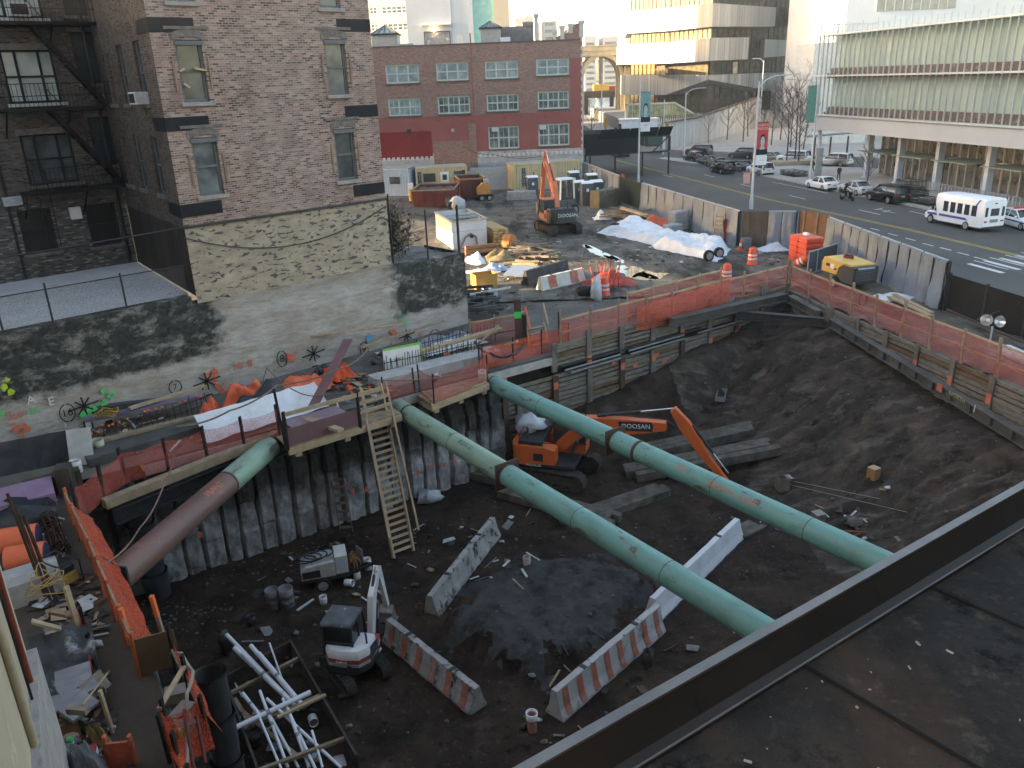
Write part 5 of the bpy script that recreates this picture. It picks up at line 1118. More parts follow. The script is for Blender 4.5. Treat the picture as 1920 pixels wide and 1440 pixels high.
for x in(-1.8,.2,2.4):q.box(b.x+x-.08,b.x+x+.08,b.y,b.y+.16,.13,2.8)
q.build('post',steel_dk,bsx)
q=MB();a=V(at(1533,330,.13));q.box(a.x-.35,a.x+.35,a.y-.12,a.y+.12,.13,3.0);q.box(a.x-.37,a.x+.37,a.y-.13,a.y+.13,2.9,3.05);q.solo('info_kiosk',mat('kiosk_grey',(.33,.35,.36)),'slim grey information kiosk beside the prow column','kiosk')
secm0=mat('wet_pile_wall',(.24,.24,.242),(.07,.068,.068),1.3,.8,0,.9,7,spots=[((.46,.47,.485),1.3,.52,.66,(1,1,.5)),((.02,.019,.018),.55,.52,.64,(1,1,.35)),((.06,.05,.045),4,.58,.68)])
def pile_mat():
    m,nt,bs=newmat('wet_pile_wall_face');co=coords(nt);sp=nt.nodes.new('ShaderNodeSeparateXYZ');nt.links.new(co,sp.inputs[0])
    base=ramp(nt,noisen(nt,coords(nt,(1,1,.6)),2.2,9,.7),[(.3,(.075,.073,.072)),(.48,(.24,.24,.243)),(.62,(.36,.365,.375)),(.78,(.46,.47,.48))])
    ad=N(nt,'ShaderNodeMath',operation='MULTIPLY_ADD');nt.links.new(noisen(nt,coords(nt,(1,1,.5)),.9,8,.7),ad.inputs[0]);ad.inputs[1].default_value=3.4;nt.links.new(sp.outputs[2],ad.inputs[2])
    r=N(nt,'ShaderNodeMapRange');nt.links.new(ad.outputs[0],r.inputs[0]);r.inputs[1].default_value=3.25;r.inputs[2].default_value=4.1;r.inputs[4].default_value=.9
    dk=ramp(nt,noisen(nt,co,3,7,.7),[(.35,(.014,.013,.012)),(.7,(.06,.055,.05))]);out=mixc(nt,r.outputs[0],base,dk)
    nt.links.new(out,bs.inputs['Base Color']);bs.inputs['Roughness'].default_value=.85;bs.inputs['Specular IOR Level'].default_value=.2;bumpn(nt,bs,noisen(nt,co,7,9,.7),.9);return m
secm=pile_mat()
def fpt(fr):return lambda s,v,z:fr.w(s,v,z)
SEC=15.9
pw_=thing('secant_pile_wall','dark wet concrete pile wall with vertical ribs under the timber platforms','wall',FB.w(0,0,PZ))
q=MB()
def sec_pt(a,b):
    s=a*SEC;z=PZ-.3+b*(4.4+.1);sw_=s+.22*noise.noise(V((s*.9,3,3)));i=floor(sw_/.66);f=sw_/.66-i;k=min(1,min(f,1-f)/.13);row=floor((z+.25*noise.noise(V((i*5.1,1,1))))/1.15)
    lump=noise.noise(V((s*1.7,z*1.3,5)))*.10+noise.noise(V((s*6,z*4,2)))*.035+noise.noise(V((i*7.3,row*4.1,1)))*.20
    return FB.w(s,.20-.26*k+lump+(.12 if z>-1.5+.5*noise.noise(V((i*3.1,0,0)))else 0),z)
q.grid(sec_pt,420,44,False);q.build('wall',secm,pw_)
for k,(px,py)in enumerate(((640,905),(680,912),(705,905),(775,880),(800,870),(825,865),(845,862),(370,995),(655,915))):
    p=PL(px,py,Q0,Q1);s=(p-FB.o).dot(FB.u);t=MB();n=9
    t.poly([FB.w(s+.085*cos(2*pi*i/n)*rnd.uniform(.5,1.4),-.34,p.z+.11*sin(2*pi*i/n)*rnd.uniform(.5,1.4))for i in range(n)]);t.build('paint_mark',po,pw_)
lw_=thing('shored_side_wall','dark earth and concrete side wall of the pit below the long orange fence','wall',FC.w(0,0,PZ));q=MB()
q.grid(lambda a,b:FC.w(a*FC.len,.1+.2*noise.noise(V((a*22,b*5,8)))-.10*abs(sin(a*40)),PZ-.3+b*(-PZ+.25)),120,20,False);q.build('wall',secm,lw_)
lagm=mat('lagging_board',(.235,.21,.175),(.11,.098,.082),2.2,.9,0,.5,16,stretch=(1,1,5),spots=[((.05,.045,.038),2.2,.56,.74,(1,1,2)),((.30,.285,.26),.8,.62,.8)])
lagm2=mat('brown_lagging_board',(.20,.13,.075),(.09,.06,.04),2.5,.9,0,.5,16,stretch=(1,1,5),spots=((.05,.04,.03),2,.55,.7))
soil_face=mat('soil_face',(.035,.03,.026),(.015,.013,.012),2,.95,0,.6,10)
def lagging(t,fr,s0,s1,z0,z1,piles,v=0.0,mm=None,bh=.21):
    q=MB();R_=random.Random(int(s0*10+z1*100));q.cur=0
    for a,b in zip(piles,piles[1:]):
        z=z1
        while z>z0:
            d=R_.uniform(.0,.08);g=R_.uniform(.02,.075);tl=R_.uniform(-.02,.02);m_=1 if R_.random()<.15 else 0;q.cur=m_
            hh=min(bh,z-z0)
            w=lambda s,vv,zz:fr.w(s,vv,zz)
            q.add([w(a+.03,v+d-.03,z-hh+g),w(b-.03,v+d-.03,z-hh+g+tl),w(b-.03,v+d+.05,z-hh+g+tl),w(a+.03,v+d+.05,z-hh+g),w(a+.03,v+d-.03,z),w(b-.03,v+d-.03,z+tl),w(b-.03,v+d+.05,z+tl),w(a+.03,v+d+.05,z)],MB.BF)
            z-=bh
    q.build('lagging',[mm or lagm,lagm2],t)
    q=MB();q.quad(fr.w(s0,v+.12,z0),fr.w(s1,v+.12,z0),fr.w(s1,v+.12,z1-.05),fr.w(s0,v+.12,z1-.05));q.build('soil_face',soil_face,t)
pilem=mat('pile_timber_face',(.20,.185,.165),(.07,.06,.052),3,.85,0,.4,14,stretch=(1,1,.4),spots=((.10,.05,.035),2,.55,.7))
orange_mark=mat('orange_mark',(.58,.17,.10),(.4,.11,.06),6,.8)
bl=thing('timber_shoring_wall','long grey timber lagging wall between soldier piles at the back of the pit','wall',FB.w(SEC,0,PZ))
LB=FB.len
pl1=[SEC+.0]+[16.6+k*1.93 for k in range(9)]+[LB];pl1=[s for s in pl1 if s<=LB]
ZL=.38
lagging(bl,FB,18.6,LB,-.80,ZL,[s for s in pl1 if s>18.4],.05);lagging(bl,FB,SEC,LB,-4.4,-.98,pl1,.0)
q=MB();q.fbox(FB,SEC,LB,.42,.46,-1.1,-.6);q.build('recess',soil_face,bl)
for i,s in enumerate(pl1):
    if s>18.4:q=MB();q.fbox(FB,s-.13,s+.13,-.06,.04,-.8,ZL+(.35 if i%2 else.1));q.build('soldier_pile',pilem,bl)
    q=MB();q.fbox(FB,s-.14,s+.14,-.12,-.03,-4.3,-1.0);q.build('soldier_pile',pilem if i%2 else steel_rust,bl)
    q=MB();zz_=-1.35 if i%3 else-.55;vv=-.125 if zz_<-1 else-.066;q.fbox(FB,s-.12,s+.12,vv-.006,vv,zz_-.22,zz_+.1);q.build('orange_mark',orange_mark,bl)
for k,(px,py)in enumerate(((1150,680),(1190,685),(1168,708),(1245,676),(1320,650),(1230,665))):
    p=PL(px,py,Q0,Q1);s=(p-FB.o).dot(FB.u);q=MB();q.fbox(FB,s-.14,s+.14,-.05,-.04,p.z-.08,p.z+.08);q.build('orange_mark',orange_mark,bl)
for i,(a,b,z)in enumerate(((19.0,22.2,-.80),(19.3,22.2,-.98),(22.7,26.2,-.72),(22.8,26.3,-.90),(27.2,31.0,-.80))):
    q=MB();q.tube([FB.w(a,-.16,z),FB.w(b,-.16,z+.02)],.05,8);q.solo('conduit',mat('dull_conduit',(.22,.23,.235),(.13,.135,.14),2,.6,.3),['upper grey conduit at the left of the timber shoring recess','lower grey conduit at the left of the timber shoring recess','upper grey conduit mid way along the timber shoring recess','lower grey conduit mid way along the timber shoring recess','short grey tray conduit near the corner brace'][i],'conduit',group='conduits along the timber shoring')
q=MB();q.fbox(FB,18.8,27.5,-.10,.3,-.66,-.58);q.solo('waler_plate',steel_dk,'dark steel ledger over the conduits on the timber wall','beam')
rl=thing('timber_shoring_wall','grey timber lagging wall along the street side of the pit','wall',FR.w(0,0,-1.4));pl2=[0.05+k*2.02 for k in range(13)]
lagging(rl,FR,0,24,-1.7,.12,pl2,.0)
for i,s in enumerate(pl2):
    q=MB();q.fbox(FR,s-.13,s+.13,-.09,-.035,-1.2,.22);q.build('soldier_pile',pilem,rl);q=MB();q.fbox(FR,s-.11,s+.11,-.096,-.09,-.85,-.45);q.build('orange_mark',orange_mark,rl)
def ibeam(mb,a,b,h=.42,w=.36,t=.03,up=(0,0,1)):
    a,b,u=V(a),V(b),V(up);mb.beam(a+u*(h/2-t/2),b+u*(h/2-t/2),w,t,up);mb.beam(a-u*(h/2-t/2),b-u*(h/2-t/2),w,t,up);mb.beam(a,b,t*1.2,h-2*t,up)
beamm=mat('dusty_steel_beam',(.105,.10,.092),(.05,.047,.044),1.2,.75,.1,.2,12,spots=((.16,.15,.13),.8,.55,.75))
fo=lambda fr,v:(fr.w(0,v,0),fr.w(1,v,0))
w0,w1=PL(1560,596,*fo(FR,-.45)),PL(1950,830,*fo(FR,-.45))
q=MB();ibeam(q,w0+V((0,0,-.22)),w1+V((0,0,-.22)));
for k in range(12):p=w0.lerp(w1,k/12)+V((0,0,-.22));q.bx(p,(.34,.03,.38),FR.rz+pi/2)
q.solo('waler_beam',beamm,'long steel waler beam along the street side of the pit','beam')
dW_=(w1-w0).normalized();nW=V((dW_.y,-dW_.x,0))
p=PL(1803,744,w0,w1);t=text_mb('NORTH',.24,TM(V((p.x,p.y,p.z))+nW*.2*(1 if nW.dot(CAM-p)>0 else-1),dW_,(0,0,1)),.003);t.solo('beam_lettering',mat('yellow_chalk',(.45,.40,.15)),'yellow chalk word NORTH on the street side waler','lettering')
for px,py,nm,m in((1770,726,'orange tag painted on the waler joint',orange_mark),(1836,765,'white chalk stroke on the waler',pw)):
    p=PL(px,py,w0,w1)+nW*.2*(1 if nW.dot(CAM-p)>0 else-1);q=MB();hw_=.14 if m is orange_mark else.02;q.beam(p-dW_*hw_,p+dW_*hw_,.008,.3);q.solo('beam_mark',m,nm,'paint mark')
b0,b1_=PL(1255,604,*fo(FB,-.4)),PL(1470,556,*fo(FB,-.4));q=MB();ibeam(q,b0,b1_,.40,.5);q.solo('waler_beam',beamm,'steel waler beam on the timber wall leading to the pit corner','beam')
b2_,b3_=PL(1382,590,*fo(FB,-.45)),PL(1545,604,*fo(FR,-.5));q=MB();ibeam(q,b2_,b3_,.42,.36);q.solo('corner_brace',steel_dk,'dark diagonal steel brace across the pit corner','beam')
b4_,b5_=PL(1482,560,*fo(FR,-.3)),PL(1536,590,*fo(FR,-.3));q=MB();ibeam(q,b4_,b5_,.40,.4);q.solo('corner_brace',beamm,'short pale topped steel beam behind the corner brace','beam')
pipe_m=None
def pipe_mat(name,c1,c2,rust):
    m,nt,bs=newmat(name);co=coords(nt);st=coords(nt,(.25,2.2,2.2))
    col=ramp(nt,noisen(nt,st,1.2,6,.6),[(.3,c2),(.7,c1)])
    f=ramp(nt,noisen(nt,coords(nt,(.6,1.6,1.6)),1.5,9,.72),[(.585,(0,0,0)),(.63,(1,1,1))]);col=mixc(nt,f,col,rust)
    f2=ramp(nt,noisen(nt,co,7,4,.6),[(.70,(0,0,0)),(.73,(.9,.9,.9))]);col=mixc(nt,f2,col,(.03,.028,.026))
    f3=ramp(nt,noisen(nt,coords(nt,(.5,1,1)),2.2,8,.7),[(.48,(0,0,0)),(.75,(.6,.6,.6))]);col=mixc(nt,f3,col,(.085,.095,.08));nt.links.new(col,bs.inputs['Base Color']);bs.inputs['Roughness'].default_value=.55;bumpn(nt,bs,noisen(nt,co,14,5),.08);return m
pg_a=pipe_mat('green_pipe_paint',(.14,.305,.27),(.10,.235,.21),(.10,.065,.058));pg_b=pipe_mat('pale_green_pipe_paint',(.22,.33,.25),(.165,.25,.19),(.12,.095,.08));pbr=pipe_mat('brown_pipe_primer',(.17,.085,.072),(.105,.055,.048),(.30,.12,.08))
def local_tube(nm,m,t,segs,R,flip=False):pass
def strut(label,A,B,R,segs,collars,ext=1.5):
    """a round strut from A to B; built along local x so that its paint runs along it"""
    A,B=V(A),V(B);d=(B-A).normalized();B2=B+d*ext;L=(B2-A).length
    o=thing('pipe_strut',label,'pipe strut',A,0,'big round pipe struts',local=True);o.rotation_mode='QUATERNION';o.rotation_quaternion=V((1,0,0)).rotation_difference(d)
    for(f0,f1,m)in segs:q=MB();q.tube([(L*f0,0,0),(L*f1,0,0)],R,40,True);q.build('pipe_section',m,o)
    for(f,w_,r_)in collars:q=MB();q.tube([(L*f-w_/2,0,0),(L*f+w_/2,0,0)],R*r_,32);q.build('collar',steel_rust,o)
    return o,d,L
zp=-.48
p1,d1,L1_=strut('middle green pipe strut spanning from the ladder platform to the roof edge',P(733,756,zp),P(1418,1176,zp),.345,((0,.075,pg_b),(.075,.415,pg_b),(.415,1,pg_a)),((.075,.10,1.03),(.415,.12,1.05),(.25,.02,1.012),(.60,.02,1.012),(.78,.02,1.012)))
p2,d2,L2_=strut('right green pipe strut marked NORTH EAST nearest the orange excavator',P(912,714,zp),P(1640,1050,zp),.345,((0,.03,pg_b),(.03,.47,pg_a),(.47,1,pg_a)),((.03,.06,1.02),(.415,.12,1.05),(.475,.12,1.05),(.2,.02,1.012),(.65,.02,1.012),(.82,.02,1.012)))
p3,d3,L3_=strut('corner pipe strut half green and half brown primer at the left',P(505,838,zp),P(222,1082,zp),.39,((0,.34,pg_b),(.34,1,pbr)),((.34,.08,1.03),),.1)
for o,L_,fs_ in((p1,L1_,(.415,)),(p2,L2_,(.415,))):
    for f in fs_:q=MB();q.bx((L_*f-.03,0,0),(.05,.88,.88));q.build('flange_plate',steel_rust,o)
def pipe_words(o,L,f,word,size,m,ang):
    t=text_mb(word,size,Matrix.Identity(4),.0,2);R=.405 if o is not p3 else.395;mb=MB()
    n0=Vector((0,-sin(ang),cos(ang)))if False else None
    bm_=bmesh.new();vs=[bm_.verts.new(v)for v in t.v]
    for fa in t.f:
        try:bm_.faces.new([vs[i]for i in fa])
        except ValueError:pass
    bmesh.ops.triangulate(bm_,faces=bm_.faces[:])
    pts=[(L*f+v.co.x,-R*cos(ang+v.co.y/R),R*sin(ang+v.co.y/R))for v in bm_.verts];bm_.verts.index_update()
    mb.add(pts,[[v.index for v in fa.verts]for fa in bm_.faces]);bm_.free();return mb.build('lettering',m,o)
def zrot(o):
    return o.rotation_quaternion.to_matrix().inverted()
def side_words(o,L,f,word,size,m,ang):
    inv=zrot(o);upl=inv@V((0,0,1));mid=o.location+(o.rotation_quaternion@V((L*f,0,0)));cam_l=inv@(CAM-mid)
    a_up=atan2(upl.z,upl.y);side=V((0,-upl.z,upl.y));sg_=1 if V((0,cam_l.y,cam_l.z)).dot(side)>0 else-1
    t=text_mb(word,size,Matrix.Identity(4),.0,2);bm_=bmesh.new();vs=[bm_.verts.new(v)for v in t.v]
    for fa in t.f:
        try:bm_.faces.new([vs[i]for i in fa])
        except ValueError:pass
    bmesh.ops.triangulate(bm_,faces=bm_.faces[:]);bmesh.ops.subdivide_edges(bm_,edges=[e for e in bm_.edges if e.calc_length()>.08],cuts=2);bm_.verts.index_update()
    R=.349 if o is not p3 else.394;mb=MB();xdir=1 if(o.rotation_quaternion@V((1,0,0))).dot(cR)>0 else-1
    pts=[]
    for v in bm_.verts:
        a=a_up+sg_*(ang-v.co.y/R);pts.append((L*f+xdir*v.co.x,R*cos(a),R*sin(a)))
    mb.add(pts,[[v.index for v in fa.verts]for fa in bm_.faces]);bm_.free();mb.build('lettering',m,o)
side_words(p2,L2_,.585,'B.F',.22,orange_mark,.75);side_words(p2,L2_,.69,'NORTH - EAST',.26,orange_mark,.95);side_words(p1,L1_,.30,'BLDG 22',.22,steel_dk,.5);side_words(p1,L1_,.245,'78',.2,steel_dk,.4)
for f in(.10,.28,.52):pass
side_words(p3,L3_,.46,'PLANT',.28,orange_mark,.55)
q=MB();e=V(p3.location)+d3*L3_;q.bx(e+d3*.12,(.06,1.0,1.0),atan2(d3.y,d3.x));q.bx(e+d3*.34,(.40,.04,.9),atan2(d3.y,d3.x));q.bx(e+d3*.55,(.06,1.0,1.0),atan2(d3.y,d3.x));q.solo('strut_bearing_plate',steel_dk,'dark steel bearing block at the lower end of the brown corner strut','steel plate')
def deck(px,z,depth,label,th=.16,away=V((-.562,.827,0))):
    a,b=P(*px[0],z),P(*px[1],z);t=thing('timber_platform',label,'platform',a,group='timber platforms along the pit edge')
    n=max(3,int(depth/.27));q=MB()
    for k in range(n):o0,o1=away*(depth*k/n),away*(depth*(k+.93)/n);q.prism([a+o0,b+o0,b+o1,a+o1],(0,0,-.06))
    q.build('boards',wood,t);q=MB();q.prism([a-away*.05+V((0,0,-.06)),b-away*.05+V((0,0,-.06)),b+away*.05+V((0,0,-.06)),a+away*.05+V((0,0,-.06))],(0,0,-.24));q.build('edge_beam',wood_new,t)
    for k in(.08,.5,.92):p=a.lerp(b,k);q=MB();q.beam(p+V((0,0,-.36)),p+away*depth+V((0,0,-.36)),.2,.2);q.build('joist',wood_new,t)
    return t,a,b
AW=V((-.562,.827,0))
dkA=deck([(540,838),(752,774)],-.15,1.5,'timber platform with a plywood kerb between the corner strut and the ladder');dkB=deck([(809,756),(916,716)],-.15,1.4,'short netted timber platform between the two green struts');dkC=deck([(905,703),(1068,655)],-.15,1.7,'netted timber platform with steps beside the right green strut')
wl0,wl1=P(195,945,-.2),P(520,815,-.2)
q=MB();q.beam(wl0,wl1,.3,.28);q.solo('edge_timber',wood,'long pale timber kerb below the netting at the left of the pit','timber beam');q=MB();ibeam(q,wl0+V((.1,.15,-.5)),wl1+V((.1,.15,-.5)),.5,.4);q.solo('waler_beam',steel_dk,'dark steel waler under the left timber kerb','beam')
q=MB();q.fbox(FB,2,18.5,-.05,.9,-.45,-.12);q.solo('cap_beam',conc,'concrete capping beam running behind the timber platforms','capping beam')
postm=mat('black_fence_post',(.03,.028,.027),(.018,.017,.016),4,.8);rail_m=mat('pale_rail_timber',(.42,.33,.22),(.27,.20,.13),4,.85,0,.2,20)
def net_fence(label,pts,h,net,posts,post_m=postm,rails=(.97,.5),sagz=.06,pw_=.09,top_above=.12,netz=(0.02,.98),rail_mat=None,seed=0,group=None,flare=0):
    """pts: base points; posts: how many per run"""
    t=thing('safety_fence',label,'fence',pts[0],group=group or 'netted safety fences');R_=random.Random(seed+5)
    for i,(a,b)in enumerate(zip(pts,pts[1:])):
        a,b=V(a),V(b);n=posts[i]if hasattr(posts,'__len__')else posts
        for k in range(n+1):
            if k==0 and i:continue
            p=a.lerp(b,k/n);tl=V((R_.uniform(-.04,.04),R_.uniform(-.04,.04),0));q=MB();q.beam(p+V((0,0,-.2)),p+tl+V((0,0,h+top_above*R_.uniform(.3,1.2))),pw_,pw_*.6);q.build('post',post_m,t)
        for r in rails:
            q=MB();nn=n
            for k in range(nn):q.beam(a.lerp(b,k/nn)+V((0,0,h*r+R_.uniform(-.03,.03))),a.lerp(b,(k+1)/nn)+V((0,0,h*r+R_.uniform(-.03,.03))),.045,.09)
            q.build('rail',rail_mat or rail_m,t)
        dd=(b-a).normalized();nn_=V((dd.y,-dd.x,0));seg=max(4,n*6)
        def np_(u,v):
            k=u*n;f=k-floor(k);s_=4*f*(1-f);w=.05*noise.noise(V((u*n*1.7+seed,v*2,3)))*1.5
            return a.lerp(b,u)+V((0,0,h*(netz[0]+(netz[1]-netz[0])*v)-sagz*s_*(v)*(1 if v>.5 else.3)))+nn_*(.03+w+.05*s_*sin(pi*v)+flare*(1-v)**1.5)
        q=MB();q.grid(np_,seg,5);q.build('netting',net,t)
    return t
zb=-.2
net_fence('faded red net fence along the left timber kerb above the corner strut',[P(150,975,zb),P(238,905,zb),P(525,818,zb)],1.05,red_net,[2,4],rails=(),pw_=.12,sagz=.1)
net_fence('red net strip behind the ladder head beside the middle strut',[P(742,772,zb)+AW*.9,P(800,752,zb)+AW*.9],1.0,red_net,1,rails=(.05,),sagz=.12,seed=2)
net_fence('red net fence boxed round the short platform between the two struts',[P(797,742,zb)+AW*.4,P(814,756,zb),P(914,718,zb),P(906,700,zb)+AW*.3],1.1,red_net,[1,1,1],rails=(.06,),sagz=.08,seed=3)
net_fence('bright orange net fence on the stepped platform beside the right strut',[P(906,700,zb),P(1066,656,zb),P(1060,640,zb)+AW*.5],1.15,orange_net,[3,1],rails=(),sagz=.05,seed=4)
net_fence('red net fence at the foot of the stained wall corner with crossed battens',[P(884,655,zb)+V((0,0,0)),P(975,640,zb)],1.3,red_net,2,rails=(.95,.45),post_m=wood,seed=5)
ft=FB.w
net_fence('long faded red net fence topping the timber wall at the back of the pit',[ft(19.0,.1,ZL),ft(24.0,.15,ZL),ft(29.0,.12,ZL),ft(LB,.1,ZL)],1.05,red_net,[3,3,3],rails=(.98,.42),post_m=wood,sagz=.04,seed=6,pw_=.13,top_above=.35)
net_fence('long faded red net fence topping the timber wall on the street side',[FR.w(0,.1,.2),FR.w(23,.1,.2)],1.2,red_net,13,rails=(.98,.45),post_m=wood,seed=7,sagz=.03,pw_=.13,top_above=.35)
bn=MB();A_,B_=ft(23.2,-.12,0),ft(29.4,-.12,0)
def belly(u,v):s_=4*u*(1-u);return A_.lerp(B_,u)+V((0,0,1.4-.15+.28*u-1.25*v+.15*v*(1-s_)-.10*s_*v-.06*sin(u*23)*v))-V((.562*-1,.827,0))*(.0+.42*s_*sin(pi*min(1,v*1.05))*.55)+V((.04*noise.noise(V((u*9,v*5,0))),0,.05*noise.noise(V((u*9,v*5,4)))))
bn.grid(belly,40,14);bn.solo('hanging_net',netting('bright_orange_net',(.50,.075,.035),.62),'bright orange net bellying out over the back fence','net')
net_fence('new pale timber guard rail carrying the bellied net',[ft(23.2,.5,.4),ft(29.4,.5,.5)],1.35,red_net,4,rails=(1.0,.62),post_m=rail_m,seed=9,sagz=.02)
for i,(px,py,h,w_)in enumerate(((973,655,2.3,.3),(984,650,1.5,.22))):
    b=P(px,py,-.2);q=MB();q.box(b.x-w_/2,b.x+w_/2,b.y-.1,b.y+.1,-.2,h-.2);t=q.solo('steel_soldier_post',steel_rust,['tall rusty post with a green painted band beside the platform steps','short rusty post right of the green banded post'][i],'post')
    if not i:q=MB();q.box(b.x-w_/2-.006,b.x+w_/2+.006,b.y-.106,b.y+.106,1.25,1.55);q.build('paint_band',mat('neon_green',(.08,.55,.12)),t)
st_=thing('platform_steps','short timber steps with orange handrails down to the netted platform','steps',P(1012,650,-.15));a,b=P(1012,652,-.1),P(1003,612,.5)
for k in range(4):p=a.lerp(b,(k+.5)/4);q=MB();q.bx(p+V((0,0,.05)),(.9,.28,.05),FB.rz);q.build('tread',wood,st_)
for s in(-.5,.5):
    o=FB.u*s;q=MB();q.beam(a+o,b+o,.06,.25);q.build('stringer',wood_new,st_);q=MB();q.beam(a+o+V((0,0,.05)),a+o+V((0,0,1.0)),.09,.05);q.beam(b+o,b+o+V((0,0,1.0)),.09,.05);q.beam(a+o+V((0,0,.95)),b+o+V((0,0,.98)),.06,.09);q.build('handrail',orange_tarp if s<0 else wood_new,st_)
a,b=dkA[1],dkA[2];bb=a.lerp(b,.62);q=MB();q.beam(a+V((0,0,.32)),bb+V((0,0,.32)),.03,.62);kt=q.solo('plywood_kerb',mat('purple_plywood',(.17,.095,.10),(.12,.07,.075),1.2,.8),'purple brown plywood kerb panel on the platform left of the ladder','plywood panel')
gr_=thing('guard_rail','pale timber guard rail with black posts left of the ladder','railing',a)
for k in(0,1.0):p=a.lerp(bb,k);q=MB();q.beam(p+V((0,0,-.1)),p+V((0,0,1.25)),.14,.1);q.build('post',postm,gr_)
for h in(1.15,):q=MB();q.beam(a+V((0,0,h)),bb+FB.u*.9+V((0,0,h)),.05,.14);q.build('rail',rail_m,gr_)
for h in(.45,.8):q=MB();q.beam(bb+V((0,0,h)),bb+FB.u*1.2+V((0,0,h+.05)),.05,.12);q.build('rail',rail_m,gr_)
q=MB();q.beam(a+V((-.1,.1,-.1)),a+V((-.25,.2,2.0)),.07,.07);q.solo('stake',postm,'tall leaning dark stake at the left end of the guard rail','stake')
def ladder(name,label,A,B,side,w,rung,rail=(.05,.14),m=wood_new,nm='rung',ext=0):
    A,B=V(A),V(B);side=V(side).normalized();t=thing(name,label,'ladder',A);up=(B-A).normalized();nrm=up.cross(side)
    for s in(-1,1):q=MB();q.beam(A+side*s*w/2,B+side*s*w/2+up*ext,rail[0],rail[1],up=nrm);q.build('stile',m,t)
    L=(B-A).length;k=.2
    while k<L:p=A+up*k;q=MB();q.beam(p-side*w/2,p+side*w/2,.10,.035,up=nrm);q.build(nm,m,t);k+=rung
    return t
lA,lB=P(757,1040,-4.45),P(704,768,-.05);ladder('timber_ladder','long pale timber ladder stair from the pit floor to the platform',lA,lB,FB.u,.78,.235,(.06,.2),ext=.9)
q=MB();q.beam(lA+FB.u*.48+V((.15,.1,.75)),lB+FB.u*.5+V((0,0,1.05)),.06,.1);q.beam(lA-FB.u*.48+V((0,0,.85)),lB-FB.u*.5+V((0,0,1.05)),.06,.1);q.solo('ladder_handrail',rail_m,'pair of pale timber handrails following the long ladder','handrail')
sA,sB=P(650,998,-4.45),P(645,928,-4.4);sB=V((sA.x-.25,sA.y+.65,-4.5+1.95));sl=ladder('step_ladder','small worn step ladder standing against the pile wall',sA,sB,(1,.1,0),.45,.3,(.03,.07),mat('worn_ladder',(.16,.13,.11),(.08,.065,.055),4,.8))
for s in(-.25,.25):q=MB();q.beam(sB+V((s,0,0)),sB+V((s*1.1,.5,-1.95)),.03,.06);q.build('rear_leg',galv,sl)
def boom_prism(mb,pts,hs,w,y0):
    """a box-section boom in the x-z plane: centre line pts (x,z), half heights hs, width w"""
    up,dn=[],[]
    for i,(x,z)in enumerate(pts):
        a=pts[max(0,i-1)];b=pts[min(len(pts)-1,i+1)];t=V((b[0]-a[0],b[1]-a[1]));t.normalize();n=V((-t.y,t.x))
        up.append((x+n.x*hs[i],y0-w/2,z+n.y*hs[i]));dn.append((x-n.x*hs[i],y0-w/2,z-n.y*hs[i]))
    for i in range(len(pts)-1):
        a,b,c,d=dn[i],dn[i+1],up[i+1],up[i];o=V((0,w,0));q=[V(a),V(b),V(c),V(d)]
        mb.add(q+[p+o for p in q],[(0,1,2,3),(7,6,5,4),(0,4,5,1),(2,6,7,3),(1,5,6,2),(3,7,4,0)])
def track(parent,L,r,w,y,shoe_m,frame_m,taper=.85):
    """one crawler track: shoes round the outside, frame, idler, sprocket and rollers"""
    t=MB();n=46;c=L/2-r;per=[]
    tot=4*c+2*pi*r
    for k in range(n):
        s=tot*k/n
        if s<2*c:x,z,a=-c+s,0,0
        elif s<2*c+pi*r:th=(s-2*c)/r;x,z,a=c+r*sin(th),r-r*cos(th),th
        elif s<4*c+pi*r:x,z,a=c-(s-2*c-pi*r),2*r-.03*sin(pi*(s-2*c-pi*r)/(2*c)),pi
        else:th=(s-4*c-pi*r)/r;x,z,a=-c-r*sin(th),r+r*cos(th),pi+th
        M=Matrix.Translation((x,y,z))@Matrix.Rotation(-a,4,'Y');t.bx(None,(tot/n*.9,w,.05),m=M@Matrix.Translation((0,0,.03)));t.bx(None,(.035,w,.05),m=M@Matrix.Translation((0,0,-.01)))
    o=t.build('track',shoe_m,parent)
    f=MB();f.prism([(-c-r*.3,y-w*.28,r*.55),(c+r*.3,y-w*.28,r*.55),(c+r*.3,y-w*.28,r*1.5),(-c-r*.3,y-w*.28,r*1.5)],(0,w*.56,0))
    for k in range(6):x=-c+2*c*k/5;f.cyl((x,y-w*.32,r*.5),(x,y+w*.32,r*.5),r*.32,n=12)
    f.build('track_frame',frame_m,o)
    for xx in(-c,c):g=MB();g.cyl((xx,y-w*.33,r),(xx,y+w*.33,r),r*.86,n=20);g.build('idler',frame_m,o)
def cyl_rod(t,a,b,r,nm='hydraulic_cylinder',mm=None):
    a,b=V(a),V(b);m=a.lerp(b,.58);q=MB();q.cyl(a,m,r,n=10);o=q.build(nm,mm or steel_dk,t);q=MB();q.cyl(m,b,r*.55,n=8);q.build('piston_rod',chrome,o);return o
chrome=mat('chrome_rod',(.55,.56,.58),None,3,.2,.8)
muddy=mat('muddy_track',(.075,.066,.055),(.03,.027,.024),5,.9,0,.4,14);exo=mat('excavator_orange',(.56,.115,.025),(.44,.085,.02),1.2,.45,0,.05,10,spots=((.10,.06,.04),2.5,.66,.8));exo2=mat('faded_excavator_orange',(.56,.16,.075),(.46,.12,.055),1.2,.5,spots=((.16,.10,.08),2.5,.66,.8))
exb=mat('excavator_black',(.028,.029,.032),(.016,.017,.019),2,.5)
